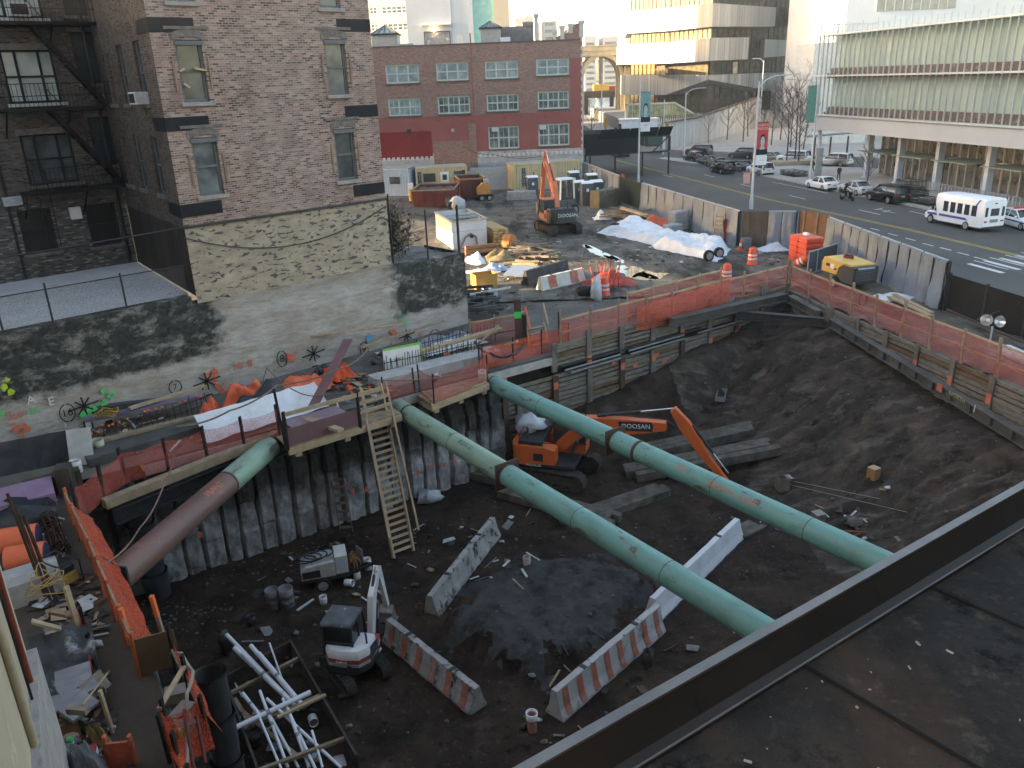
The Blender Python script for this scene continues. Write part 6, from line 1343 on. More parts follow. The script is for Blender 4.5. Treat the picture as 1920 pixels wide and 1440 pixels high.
def excavator(name,label,loc,head,swing,body,boom,arm,bucket,W=2.95,TL=4.4,orange=exo,dark_rear=False,rear_text=None,boom_text=None,side_text=None,tag_=None):
    """x is the way the cab faces; boom/arm/bucket: centre-line points in the (x, z) plane"""
    t=thing(name,label,'excavator',loc,head,local=True)
    uc=MB()
    for s in(-1,1):
        n0=len(bpy.data.objects);before=set(o.name for o in bpy.data.objects);track(t,TL,.46,.6,s*(W/2-.3),muddy,muddy)
        for o in list(t.children):
            if o.name not in before:
                for p in[o]+list(o.children):p.rotation_euler.z=swing if p==o else 0
    uc.box(-.9,.9,-W/2+.6,W/2-.6,.35,.75);uc.cyl((0,0,.7),(0,0,1.02),.7,n=24);o=uc.build('undercarriage',muddy,t);o.rotation_euler.z=swing
    hw=1.30;z0=1.02
    cw=MB();out=[(-.9,-hw),(-.9,hw)]+[(-1.45-.55*sin(a)+0,hw*cos(a)**.5 if cos(a)>0 else 0)for a in[radians(k)for k in(0,20,40,60,75)]]+[(-1.45-.55*sin(a),-hw*max(0,cos(a))**.5)for a in[radians(k)for k in(75,60,40,20,0)]]
    cw.prism([(x,y,z0+.08)for x,y in out],(0,0,1.02));cw.build('counterweight',exb if dark_rear else orange,t,.04)
    b=MB();b.box(-.9,1.35,-hw,hw,z0,z0+.18);b.build('deck_plate',exb,t)
    for s in(-1,1):
        b=MB();b.prism([(-.9,s*hw,z0+.18),(.35 if s<0 else-.1,s*hw,z0+.18),(.35 if s<0 else-.1,s*hw,z0+.95),(-.2,s*hw,z0+1.08),(-.9,s*hw,z0+1.08)],(0,-s*.75,0));b.build('side_panel',orange,t,.03)
        b=MB();b.box(-.75,-.25,s*(hw+.012)-.008,s*(hw+.012)+.008,z0+.35,z0+.75);b.build('side_grille',exb,t)
    b=MB();b.box(-1.6,-.35,-hw+.2,hw-.2,z0+1.08,z0+1.28);b.build('engine_hood',exb,t,.05)
    b=MB();b.tube([(-1.2,-.6,z0+1.25),(-1.2,-.6,z0+1.75),(-1.27,-.6,z0+1.85)],.06,8);b.build('exhaust_pipe',steel_dk,t)
    b=MB()
    for x0,y0,x1,y1 in((-1.5,-1.15,-.3,-1.15),(-1.5,-1.15,-1.5,.0),(-.3,-1.15,.3,-1.15)):
        for h in(1.55,1.9):b.beam((x0,y0,z0+h-.25),(x1,y1,z0+h-.25),.03,.03)
        b.beam((x0,y0,z0+1.1),(x0,y0,z0+1.65),.03,.03)
    b.build('hand_rail',exb,t)
    c=MB();y0,y1=.32,hw;x0,x1=-.1,1.55;zc=z0+2.0
    c.prism([(x0,y0,z0+.18),(x1+.02,y0,z0+.18),(x1+.05,y0,z0+.75),(x0,y0,z0+.75)],(0,y1-y0,0));cabo=c.build('cab',orange,t,.03);c=MB();c.box(x0,x1-.2,y0,y1,zc-.09,zc);c.build('cab_roof',orange,cabo,.03)
    g=MB();g.prism([(x0+.03,y0+.02,z0+.75),(x1+.02,y0+.02,z0+.75),(x1-.2,y0+.02,zc-.09),(x0+.03,y0+.02,zc-.09)],(0,y1-y0-.04,0));g.build('cab_glass',glass('cab_glass',(.03,.04,.042),.06),cabo)
    for y in(y0,y1):
        g=MB();g.beam((x0+.03,y,z0+.7),(x0+.03,y,zc),.08,.06);g.beam((x1+.03,y,z0+.7),(x1-.18,y,zc-.02),.07,.06);g.beam((x0+.75,y,z0+.7),(x0+.75,y,zc),.06,.05);g.beam((x0,y,z0+.74),(x1,y,z0+.74),.05,.05);g.build('cab_frame',exb,cabo)
    yb=-.05;bm_=MB();boom_prism(bm_,boom,[.26]+[.40]*(len(boom)-2)+[.20],.46,yb);bo_=bm_.build('boom',orange,t,.02)
    am=MB();hs=[.15,.30]+[.18]*(len(arm)-3)+[.12];boom_prism(am,arm,hs,.36,yb);ao=am.build('arm',orange,t,.02)
    mid=V((boom[1][0],yb,boom[1][1]));piv=V((boom[0][0],yb,boom[0][1]));d=(V((boom[1][0]-boom[0][0],0,boom[1][1]-boom[0][1]))).normalized()
    for s in(-1,1):cyl_rod(t,piv+V((.55,s*.36,-.45)),mid.lerp(piv,.18)+V((0,s*.29,0)),.075)
    n_=V((-(boom[-1][1]-boom[1][1]),0,boom[-1][0]-boom[1][0])).normalized();cyl_rod(t,mid.lerp(V((boom[-1][0],yb,boom[-1][1])),.12)+n_*.42,V((arm[0][0],yb,arm[0][1])),.085)
    a1,a2=V((arm[1][0],yb,arm[1][1])),V((arm[-1][0],yb,arm[-1][1]));da=(a2-a1).normalized();na=V((-da.z,0,da.x));na=na if na.x>0 else-na;cyl_rod(t,a1+na*.30+da*.15,a2-da*.35+na*.33,.07)
    q=MB();pts=[(mid.x,yb+.24,mid.z+.36),(boom[-1][0]*.6+mid.x*.4,yb+.25,boom[-1][1]*.6+mid.z*.4+.33),(boom[-1][0],yb+.22,boom[-1][1]+.2),(arm[1][0]*.6+arm[-1][0]*.4,yb+.22,arm[1][1]*.6+arm[-1][1]*.4)];q.tube(pts,.03,6);q.tube([V(p)-V((0,.06,.04))for p in pts],.03,6);q.build('hydraulic_hose',black_p,t)
    bx_,bz_,ba=bucket;bk_=MB();prof=[(0,.16),(-.28,.02),(-.52,-.30),(-.42,-.72),(.0,-.98),(.34,-.98),(.42,-.9)];rot=lambda x,z:(bx_+x*cos(ba)-z*sin(ba),bz_+x*sin(ba)+z*cos(ba))
    for(xa,za),(xb,zb_)in zip(prof,prof[1:]):
        A_,B_=rot(xa,za),rot(xb,zb_);bk_.add([(A_[0],yb-.55,A_[1]),(B_[0],yb-.55,B_[1]),(B_[0],yb+.55,B_[1]),(A_[0],yb+.55,A_[1])],[(0,1,2,3)])
    for s in(-.55,.55):bk_.poly([(rot(x,z)[0],yb+s,rot(x,z)[1])for x,z in prof])
    for k in range(5):A_,B_=rot(.38,-.93),rot(.62,-.86);y=yb-.5+k*.25;bk_.beam((A_[0],y,A_[1]),(B_[0],y,B_[1]),.09,.06)
    bk_.build('bucket',mat('bucket_steel',(.14,.13,.12),(.06,.055,.05),3,.6,.5),t)
    if boom_text:
        wd,f,sz=boom_text;p=mid.lerp(V((boom[-1][0],yb,boom[-1][1])),f);dd=V((boom[-1][0]-boom[1][0],0,boom[-1][1]-boom[1][1])).normalized();up=V((-dd.z,0,dd.x))
        pn=MB();o_=p+V((0,-.236,0));pn.prism([o_-dd*sz*2.5-up*sz*.75,o_+dd*sz*2.4-up*sz*.75,o_+dd*sz*2.55+up*sz*.2,o_+dd*sz*2.3+up*sz*.7,o_-dd*sz*2.6+up*sz*.7],(0,-.008,0));pn.build('name_panel',exb,t)
        text_mb(wd,sz,TM(o_+V((0,-.012,0))-up*0,dd,up),.003).build('lettering',white_p,t)
    if rear_text:wd,sz,zt_=rear_text;text_mb(wd,sz,TM((-2.005,-.35,zt_),(0,-1,0),(0,0,1)),.004).build('lettering',white_p,t)
    if side_text:wd,sz=side_text;text_mb(wd,sz,TM((-.75,-hw-.02,z0+.10),(1,0,0),(0,0,1)),.004).build('lettering',white_p,t)
    return t
ec=P(1040,893,PZ);tipp=P(1392,930,PZ);hd_e=atan2(tipp.y-ec.y,tipp.x-ec.x);E0=(ec.x,ec.y);E1=(ec.x+cos(hd_e),ec.y+sin(hd_e))
def rz(px,py,a=E0,b=E1,z0=PZ):p=PL(px,py,a,b);return((p.x-a[0])*(b[0]-a[0])+(p.y-a[1])*(b[1]-a[1]),p.z-z0)
XS=.80
_rz=rz
def rz(px,py):r=_rz(px,py);return(r[0]/XS,r[1]/XS)
tip=rz(1362,905);elbow=rz(1268,790);mid_=rz(1105,795);back=rz(1240,770)
print('pit exc',tip,elbow,mid_)
ez=floor_z(ec.x,ec.y)
excavator('excavator','orange tracked excavator working low in the pit beyond the green struts',(ec.x,ec.y,PZ+.06),hd_e,radians(-8),exo,[(.35,1.75),mid_,rz(1180,800),rz(1250,800)],[rz(1262,768),rz(1285,800),rz(1325,860),tip],(tip[0]+.05,tip[1]-.1,.5),boom_text=('DOOSAN',.62,.33),side_text=('DX235LCR',.17),TL=4.2).scale=(XS,)*3
yc=P(1046,437);ya=hd;Y0=(yc.x,yc.y);Y1=(yc.x+cos(ya),yc.y+sin(ya))
excavator('excavator','faded orange excavator parked in the yard with its boom raised',(yc.x,yc.y,.08),ya+.02,radians(6),exo2,[(.3,1.9),(1.1,3.8),(2.6,5.4),(3.9,6.1)],[(3.55,6.85),(3.95,6.15),(4.7,4.4),(5.5,2.1)],(5.6,1.9,-.6),dark_rear=True,rear_text=('DOOSAN',.42,1.75),orange=exo2).scale=(.83,)*3
mc=P(668,1262,PZ);mw=mat('mini_white',(.66,.66,.66),(.56,.56,.56),1.5,.45,spots=((.2,.18,.16),2,.64,.8));mh=radians(90-12)
mt=thing('mini_excavator','white compact excavator with a black cab on the pit floor','excavator',(mc.x,mc.y,PZ+.05),mh,local=True);mt.scale=(.70,.70,.74)
msw=radians(49)
for s in(-1,1):
    before=set(o.name for o in bpy.data.objects);track(mt,2.5,.29,.42,s*.78,mat('muddy_rubber_track',(.06,.055,.05),(.025,.023,.021),6,.9),muddy)
    for o in list(mt.children):
        if o.name not in before:o.rotation_euler.z=msw
q=MB();q.box(-.5,.5,-.6,.6,.25,.5);q.cyl((0,0,.45),(0,0,.66),.42,n=20);o=q.build('undercarriage',muddy,mt);o.rotation_euler.z=msw
q=MB();q.prism([(1.15,-.98,.06),(1.25,-.98,.06),(1.28,-.98,.45),(1.18,-.98,.42)],(0,1.96,0));q.beam((.4,-.5,.35),(1.18,-.5,.25),.12,.1);q.beam((.4,.5,.35),(1.18,.5,.25),.12,.1);o=q.build('dozer_blade',steel_dk,mt);o.rotation_euler.z=msw
def mring(z,k,xb=-1.02):return[V((.75,-.86*k,z)),V((.1,-.95*k,z)),V((-.55,-.92*k,z)),V((xb*.93*k,-.62*k,z)),V((xb*k,0,z)),V((xb*.93*k,.62*k,z)),V((-.55,.92*k,z)),V((.1,.95*k,z)),V((.75,.86*k,z))]
def mloft(zs):
    q=MB();st=[mring(z,k)for z,k in zs];n=9;vs=[p for r in st for p in r];q.add(vs,[(i*n+j,i*n+(j+1)%n,(i+1)*n+(j+1)%n,(i+1)*n+j)for i in range(len(st)-1)for j in range(n)]);q.poly(st[-1]);q.poly(st[0][::-1]);return q
mloft([(.66,.96),(.70,1.0),(.98,1.0)]).build('counterweight',exb,mt,.03)
mloft([(.982,1.0),(1.12,1.01)]).build('grey_band',mat('mini_light_grey',(.40,.41,.42)),mt,.01);mloft([(1.122,1.0),(1.30,1.0)]).build('red_band',mat('mini_red_brown',(.30,.07,.05)),mt,.01)
q=MB();st=[[V((.3,-.86,z))if i==0 else V((.3,.86,z))if i==8 else p*1 for i,p in enumerate(mring(z,k))]for z,k in((1.302,1.0),(1.48,.99),(1.62,.90))];vs=[p for r in st for p in r];n=9;q.add(vs,[(i*n+j,i*n+(j+1)%n,(i+1)*n+(j+1)%n,(i+1)*n+j)for i in range(2)for j in range(n)],True);q.poly(st[-1]);q.build('hood',mw,mt,.02)
q=MB();q.prism([(-.55,-.96,1.06),(.25,-.97,1.06),(.2,-.96,1.5),(-.4,-.93,1.55)],(0,.02,0));q.build('side_window',glass_dk,mt)
cy0,cy1=-.28,.92;q=MB();q.prism([(-.62,cy0,1.30),(.72,cy0,.72),(.80,cy0,1.3),(.62,cy0,2.42),(-.55,cy0,2.42)],(0,cy1-cy0,0));q.build('cab_glass',glass('mini_cab_glass',(.006,.007,.008),.18,1,.4),mt,.02)
q=MB();q.prism([(-.66,cy0-.03,2.42),(.70,cy0-.03,2.42),(.62,cy0-.03,2.55),(-.58,cy0-.03,2.55)],(0,cy1-cy0+.06,0));q.build('cab_roof',mat('dusty_cab_roof',(.10,.11,.12),(.035,.038,.042),3,.6,spots=((.32,.32,.31),4,.62,.7)),mt,.05)
q=MB()
for y in(cy0,cy1):q.beam((-.62,y,1.2),(-.55,y,2.45),.08,.07);q.beam((.78,y,1.2),(.64,y,2.45),.07,.07);q.beam((.1,y,1.0),(.08,y,2.45),.06,.06);q.beam((-.6,y,1.25),(.78,y,1.2),.05,.08)
q.beam((-.62,cy0,1.75),(-.62,cy1,1.75),.04,.05);q.build('cab_frame',exb,mt)
M0=(mc.x,mc.y);M1=(mc.x+cos(mh),mc.y+sin(mh));off_=V((sin(mh),-cos(mh),0))*.45;Ma=(M0[0]+off_.x,M0[1]+off_.y);Mb=(M1[0]+off_.x,M1[1]+off_.y)
mr=lambda px,py:_rz(px,py,Ma,Mb)
bp=[(.75,.95),mr(706,1100),mr(722,1052)];print('mini',bp,mr(744,1100),mr(748,1118))
def bend(m,pts,hs,w,y,nm):q=MB();boom_prism(q,pts,hs,w,y);return q.build(nm,m,mt,.012)
yb=-.45;bend(mw,[(.80,.95),(1.35,2.55),(2.15,3.30)],[.16,.22,.12],.24,yb,'boom');bend(mw,[(1.95,3.45),(2.2,3.25),(2.75,1.15)],[.10,.17,.09],.2,yb,'arm')
q=MB();q.box(.70,.98,yb-.2,yb+.2,.55,1.15);q.build('swing_post',exb,mt,.02)
cyl_rod(mt,(.95,yb-.2,.8),(1.5,yb-.2,2.2),.055);cyl_rod(mt,(1.5,yb,2.9),(1.97,yb,3.5),.055);cyl_rod(mt,(2.42,yb,3.1),(2.86,yb,1.5),.05)
q=MB();pr=[(2.75,1.25),(2.5,1.0),(2.45,.55),(2.72,.28),(3.05,.33)]
for(xa,za),(xb,zb_)in zip(pr,pr[1:]):q.quad((xa,yb-.3,za),(xb,yb-.3,zb_),(xb,yb+.3,zb_),(xa,yb+.3,za))
for s in(-.3,.3):q.poly([(x,yb+s,z)for x,z in pr])
for k in range(4):q.beam((3.0,yb-.26+k*.17,.32),(3.18,yb-.26+k*.17,.4),.07,.05)
q.build('bucket',mat('worn_bucket',(.28,.27,.26),(.10,.095,.09),4,.6,.4),mt)
text_mb('bobcat',.17,TM((-1.035,.05,1.21),(0,-1,0),(0,0,1)),.02).build('lettering',mat('cream_letter',(.55,.5,.42)),mt);text_mb('E50',.12,TM((-1.035,-.25,1.05),(0,-1,0),(0,0,1)),.02).build('lettering',black_p,mt);text_mb('E50',.15,TM((.35,-.985,.86),(1,0,0),(0,0,1)),.02).build('lettering',white_p,mt)
q=MB();q.tube([(-.3,-.75,1.6),(-.3,-.75,2.0),(-.36,-.75,2.08)],.04,8);q.build('exhaust_pipe',steel_dk,mt)
bar_w=mat('dirty_barrier',(.34,.335,.32),(.20,.195,.185),2.2,.9,0,.35,14,spots=[((.035,.031,.027),2.6,.53,.62),((.16,.15,.14),1.2,.6,.75)]);bar_c=mat('clean_barrier',(.56,.57,.59),(.46,.47,.49),2,.85,0,.12,12,spots=((.18,.17,.16),3,.68,.76));bar_o=mat('barrier_orange',(.40,.145,.095),(.30,.105,.07),3,.85,spots=[((.26,.24,.22),3.5,.52,.62),((.06,.05,.045),4,.62,.7)])
def jersey(label,A,B,m,stripes=0,z=PZ,h=.74,tilt=0,w=.30,top=.09):
    A,B=V(A),V(B);d=B-A;L=d.length;t=thing('concrete_barrier',label,'concrete barrier',(A.x,A.y,z),atan2(d.y,d.x),'concrete traffic barriers',local=True)
    prof=[(-w,0),(-w,.08),(-.19,.32),(-top,h),(top,h),(.19,.32),(w,.08),(w,0)]
    q=MB();n=24
    def ring(k):x=L*k/n;return[V((x,y*(1+.06*noise.noise(V((x*2,y*9,z_*3))))+.012*noise.noise(V((x*6,z_*7,y))),z_+.018*noise.noise(V((x*3,y*5,z_*4+L)))*(z_>.1)))for y,z_ in prof]
    vs=[p for k in range(n+1)for p in ring(k)];m8=len(prof);q.add(vs,[(i*m8+j,(i+1)*m8+j,(i+1)*m8+j+1,i*m8+j+1)for i in range(n)for j in range(m8-1)]);q.poly(vs[:m8]);q.poly(vs[-m8:][::-1]);q.build('block',m,t)
    for k in range(stripes):
        x0=L*(k+.32)/stripes;x1=x0+L/stripes*.36
        for s in(-1,1):
            q=MB();e=.016;zs=[.10,.32,.6,h-.02];ws=[w,.19,.19+(top-.19)*(.6-.32)/(h-.32),top+.002]
            for(za,wa),(zb_,wb)in zip(zip(zs,ws),list(zip(zs,ws))[1:]):q.quad((x0,s*(wa+e),za),(x1,s*(wa+e),za),(x1,s*(wb+e),zb_),(x0,s*(wb+e),zb_))
            q.build('orange_stripe',bar_o,t)
    for x in(L*.25,L*.75):q=MB();q.box(x-.06,x+.06,-top-.004,top+.004,h-.01,h+.022);q.build('lifting_slot',steel_dk,t)
    return t
def pz(px,py,dz=0):p=P(px,py,PZ);return V((p.x,p.y,PZ+dz))
jersey('mud spattered grey barrier at the upper left of the wet spoil heap',pz(808,1155),pz(925,1003),bar_w);jersey('barrier with faded orange stripes to the right of the white compact excavator',pz(733,1198),pz(897,1332),bar_w,6);jersey('striped orange and white barrier nearest the roof edge',pz(1040,1345),pz(1232,1178),mat('striped_barrier_white',(.44,.435,.43),(.31,.305,.30),2,.9,0,.3,14,spots=[((.13,.12,.11),2.2,.58,.68),((.05,.045,.04),4,.62,.70)]),8,PZ,.86);jersey('cleaner pale grey barrier passing under the middle strut',pz(1222,1160),pz(1380,1006),bar_c)
gc=P(612,1092,PZ);ga=atan2(.28,1);gt=thing('towed_compressor','white and black towed air compressor heaped with hoses on the pit floor','compressor',(gc.x,gc.y,PZ),ga,local=True);gt.scale=(.76,)*3
q=MB();q.box(-1.0,1.0,-.55,.55,.45,.62);q.beam((1.0,-.4,.5),(2.1,0,.5),.1,.1);q.beam((1.0,.4,.5),(2.1,0,.5),.1,.1);q.build('chassis',black_p,gt)
q=MB();q.prism([(-1.0,-.55,.62),(.45,-.55,.62),(.45,-.55,1.3),(-.8,-.55,1.22),(-1.0,-.55,1.05)],(0,1.1,0));q.build('hood',mat('dirty_white_hood',(.42,.42,.40),(.28,.275,.26),3,.7,spots=((.06,.055,.05),3,.6,.7)),gt,.05)
q=MB();q.box(.46,1.0,-.5,.5,.62,1.48);q.build('control_box',mat('compressor_cream',(.50,.49,.45),(.36,.35,.32),3,.7,spots=((.06,.055,.05),3,.62,.72)),gt,.03)
q=MB();q.box(-.95,-.2,-.58,-.552,.70,1.02);q.box(-1.02,-1.003,-.45,.45,.68,1.0);q.build('vent',black_p,gt);q=MB();q.bx((.72,-.506,1.1),(.3,.012,.25));q.build('panel',mat('screen_blue',(.35,.45,.65)),gt)
q=MB();q.bx((-.4,-.556,.86),(.0,0,0));
for s in(-1,1):wheel(gt,(-.15,s*.68,.34),.34,.2,s)
q=MB();q.tube([(-.85+.55*cos(k*.5)+.02*k,.35*sin(k*.5),1.30+.015*k/3)for k in range(40)],.035,6);q.build('hose_coil',black_p,gt)
q=MB();R2=random.Random(4)
for k in range(5):c=V((1.25+.1*R2.random(),-.3+k*.14,.75));q.tube([c+V((.28*cos(a*.5)*(1-.05*a),.1*sin(a*.9),.36*sin(a*.5)))for a in range(26)],.03,5)
q.solo('hose_bundle',mat('brown_hose',(.22,.13,.06),(.10,.06,.03),4,.8),'bundle of brown hoses piled on the compressor drawbar','hose',(0,0,0))
hb_=bpy.data.objects['hose_bundle'];hb_.location=(gc.x,gc.y,PZ);hb_.rotation_euler.z=ga;hb_.scale=(.76,)*3
q=MB();q.bx(Matrix.Rotation(ga,4,'Z')@V((1.2,.15,.0))+V((gc.x,gc.y,PZ+.75)),(.05,.4,.5),ga+.4);q.solo('scrap_board',mat('mauve_board',(.17,.12,.15)),'mauve board propped behind the hose bundle','board')
def drum(px,py,r,h,m,label,open_=True,z=PZ,lid=None,tilt=None,grp=None,nm='steel_drum',cat='drum'):
    p=P(px,py,z);b=V((p.x,p.y,max(z,floor_z(p.x,p.y)-.03)if z==PZ else z));t=thing(nm,label,cat,b,0,grp,local=True);q=MB()
    q.lathe((0,0,0),[(r*.97,0),(r,.02),(r,h*.33),(r*1.03,h*.345),(r,h*.36),(r,h*.66),(r*1.03,h*.675),(r,h*.69),(r,h),(r*.94,h),(r*.93,h*.8 if open_ else h*.97),(.001,h*.8 if open_ else h*.97)],22);q.build('shell',m,t)
    q=MB();q.poly([(r*.93*cos(2*pi*k/22),r*.93*sin(2*pi*k/22),h*(.8 if open_ else.97)+.003)for k in range(22)]);q.build('contents',lid or mat('drum_water',(.20,.20,.20),None,3,.1),t)
    if tilt:t.rotation_euler=tilt
    return t
drm=mat('grey_drum',(.16,.165,.17),(.09,.09,.095),3,.6,.2);drum(514,1138,.22,.66,drm,'grey open drum at the left of the pair on the pit floor');drum(540,1137,.23,.70,drm,'grey open drum at the right of the pair on the pit floor')
bkt=mat('white_bucket',(.58,.58,.57),(.46,.46,.45),4,.5,spots=((.15,.14,.13),5,.6,.7))
def bucket(px,py,label,z=PZ,tilt=None,m=bkt,r=.12,h=.29,grp='plastic buckets'):return drum(px,py,r,h,m,label,True,z,None,tilt,grp,'bucket','bucket')
bucket(670,1085,'white bucket standing on the mud right of the compressor');bucket(648,1092,'white bucket lying on its side by the compressor wheel',tilt=(1.45,0,1.2),z=PZ+.16);bucket(691,1068,'tall dirty bucket with a stick beside the hose bundle',h=.45);bucket(607,1130,'small white can in front of the compressor',r=.12,h=.25)
bucket(585,1345,'white pail tipped over in the plank trench',tilt=(1.4,0,.4),z=PZ+.12)
for i,(a,b,w_,h_,lb)in enumerate((((955,930),(1150,985),.9,.3,'dark timber mat in front of the pit excavator tracks'),((1070,985),(1240,925),.8,.3,'timber mat running under the right strut'),((1180,895),(1440,872),1.1,.35,'long weathered timber mat below the excavator bucket'),((1200,860),(1405,828),.9,.4,'weathered timber mat furthest up the slope foot'),((890,890),(955,905),1.0,.35,'stacked timbers between the struts by the pile wall'),((1375,1010),(1420,985),.7,.1,'square board lying by the pale barrier end'),((1080,745),(1145,770),.5,.3,'log lying against the timber shoring'),((1165,770),(1160,735),.35,.35,'short thick log upright on the slope foot'))):
    p0,p1=P(*a,PZ),P(*b,PZ);z0,z1=floor_z(p0.x,p0.y),floor_z(p1.x,p1.y);d=(p1-p0).normalized();n=V((-d.y,d.x,0));q=MB();k=3 if w_>.6 else 1
    for j in range(k):o=n*(w_*(j+.5)/k-w_/2);e0=rnd.uniform(-.3,.3);q.beam(V((p0.x,p0.y,z0+h_/2+.02))+o+d*e0,V((p1.x,p1.y,z1+h_/2+.02))+o+d*rnd.uniform(-.3,.3),w_/k*.96,h_)
    q.solo('timber_mat',mat('timber_mat_wood',(.14,.125,.105),(.05,.044,.037),2.5,.9,0,.5,14,stretch=(1,1,1)),lb,'timber')
cardb=mat('plywood_box',(.36,.20,.085),(.24,.13,.055),2,.85);boxm=mat('grey_brown_box',(.20,.165,.13),(.11,.09,.07),3,.85)
def on_floor(px,py):
    z=PZ
    for _ in range(12):p=P(px,py,z);z=z*.4+floor_z(p.x,p.y)*.6
    return P(px,py,z)
for px,py,s,m,lb,rzv in((1637,895,.34,cardb,'small wooden box sitting high on the mud slope',.5),(1466,915,.42,boxm,'grey brown box with its flap open near the excavator bucket',.2),(1533,982,.38,boxm,'brown box with a stone on its lid above the right strut',.3)):
    p=on_floor(px,py);t=thing('box',lb,'box',p,rzv,'boxes on the mud slope',local=True);q=MB();h_=s*1.15
    for x0,x1,y0,y1 in((-s/2,s/2,-s/2,-s/2+.02),(-s/2,s/2,s/2-.02,s/2),(-s/2,-s/2+.02,-s/2+.02,s/2-.02),(s/2-.02,s/2,-s/2+.02,s/2-.02)):q.box(x0,x1,y0,y1,-.05,h_)
    q.build('sides',m,t)
    q=MB();q.box(-s/2,s/2,-s/2,s/2,h_+.002,h_+.02)if px!=1466 else q.bx((s*.62,0,h_-.03),(s*.5,s*.9,.015));q.build('lid',mat('pale_lid',(.45,.34,.22))if px==1637 else mat('grey_lid',(.28,.27,.26)),t)
for px,py,r_,lb in((1605,985,.3,'grey boulder on the mud near the roof edge'),(1727,770,.16,'pale lump of concrete on the slope below the waler'),(1610,955,.10,'small pale stone by the boulder')):p=on_floor(px,py);q=MB();q.blob(p+V((0,0,r_*.3)),r_,9,.5,px,(1,1,.7));q.solo('boulder',grm,lb,'boulder')
bkm=mat('steel_bucket_body',(.10,.10,.10),(.05,.05,.05),3,.6,.4);p=on_floor(1352,745);t=thing('skip_bucket','narrow open steel trough lying on the dark slope','trough',p,-.35,local=True);t.scale=(.75,.85,.8);q=MB()
for x0,x1,y0,y1 in((-.3,-.25,-.7,.7),(.25,.3,-.7,.7),(-.25,.25,-.7,-.66),(-.25,.25,.66,.7)):q.box(x0,x1,y0,y1,0,.3)
q.build('rim',mat('trough_rim',(.26,.26,.25),None,3,.6,.3),t);q=MB();q.box(-.25,.25,-.66,.66,0,.05);q.build('bed',black_p,t)
sack=mat('white_sack',(.52,.54,.58),(.36,.38,.41),3,.7,0,.5,6)
for px,py,r_,lb,z_ in((805,940,.42,'white sack slumped at the foot of the pile wall',0),(985,800,.55,'white and grey sack on the rear of the pit excavator',1.95)):
    p=P(px,py,PZ);q=MB();q.blob(V((p.x,p.y,PZ+r_*.45+z_))if not z_ else V((ec.x-.9,ec.y+.7,PZ+2.1)),r_,12,.55,px,(1.2,.9,.75));q.solo('sack',sack,lb,'sack')
pvc=mat('white_pvc',(.66,.67,.70),(.56,.57,.60),1.5,.4);pvcd=mat('dark_pipe',(.06,.055,.055),None,3,.5)
for px,py,r_,h_,m,lb in((988,1055,.13,.34,mat('clay_white_cap',(.42,.40,.39),(.22,.16,.14),5),'stub pipe with a pale rim at the top of the spoil heap'),(998,1370,.12,.62,mat('red_clay_pipe',(.30,.15,.12)),'red clay stub pipe with a white collar near the roof edge'),(1215,1245,.15,.55,black_p,'black stub pipe right of the striped barrier'),(788,1152,.12,.45,mat('red_black_pipe',(.12,.06,.05),(.04,.03,.03),2),'dark red stub pipe at the end of the spattered barrier')):
    p=on_floor(px,py);t=thing('stub_pipe',lb,'pipe',p+V((0,0,-.1)),0,'stub pipes in the pit floor',local=True);q=MB();q.lathe((0,0,0),[(r_,0),(r_,h_),(r_*.85,h_),(r_*.85,0)],18);q.build('pipe',m,t)
    if px==998:q=MB();q.lathe((0,0,0),[(r_*1.25,h_-.12),(r_*1.3,h_+.06),(r_*1.05,h_+.06),(r_,h_-.1)],18);q.build('collar',pvc,t)
q=MB();ta,tb,tc,td=P(548,1222,PZ+.1),P(672,1440,PZ+.1),P(425,1290,PZ+.1),P(500,1500,PZ+.1)
tr_=thing('trench_frame','dark plank frame of the trench holding the white pipes','formwork',ta)
for a,b in((ta,tb),(tc,td),(ta+(tc-ta)*.0,tc)):q=MB();q.beam(a+V((0,0,.15)),b+V((0,0,.15)),.06,.5);q.build('plank',wood_dk,tr_)
for k in(.15,.5,.85):q=MB();q.beam(ta.lerp(tb,k)+V((0,0,.3)),tc.lerp(td,k)+V((0,0,.3)),.09,.09);q.build('cross_brace',wood,tr_)
pipes=[((425,1190,.9),(560,1330,.3),.07),((440,1215,.8),(530,1300,.5),.09),((455,1225,.85),(545,1315,.4),.09),((470,1210,1.0),(555,1310,.45),.075),((485,1225,.95),(565,1320,.4),.08),((505,1205,1.2),(535,1290,.4),.03),((434,1368,.7),(582,1298,.75),.085),((487,1295,.9),(540,1440,.2),.05),((500,1310,.8),(640,1440,.2),.05),((540,1330,.75),(580,1440,.15),.055),((480,1330,.8),(535,1460,.3),.04),((497,1325,.7),(560,1440,.2),.045),((530,1310,.7),(600,1460,.2),.05),((585,1370,.5),(605,1440,.3),.04),((455,1300,.7),(490,1345,.7),.06)]
plb=['white pipe sticking out furthest to the upper left of the pile','thick white pipe second from the left of the pile','thick white pipe in the middle of the upper bundle','white pipe fourth across the upper bundle','white pipe at the right of the upper bundle','thin white pipe standing up out of the bundle','open ended white pipe lying across the top of the pile','slim white pipe running down the left of the lower fan','long slim white pipe reaching furthest right in the lower fan','white pipe in the middle of the lower fan','thin white pipe leftmost in the lower fan','thin white pipe beside the leftmost of the lower fan','white pipe right of the middle in the lower fan','short white pipe beside the tipped pail','short white pipe under the open ended one']
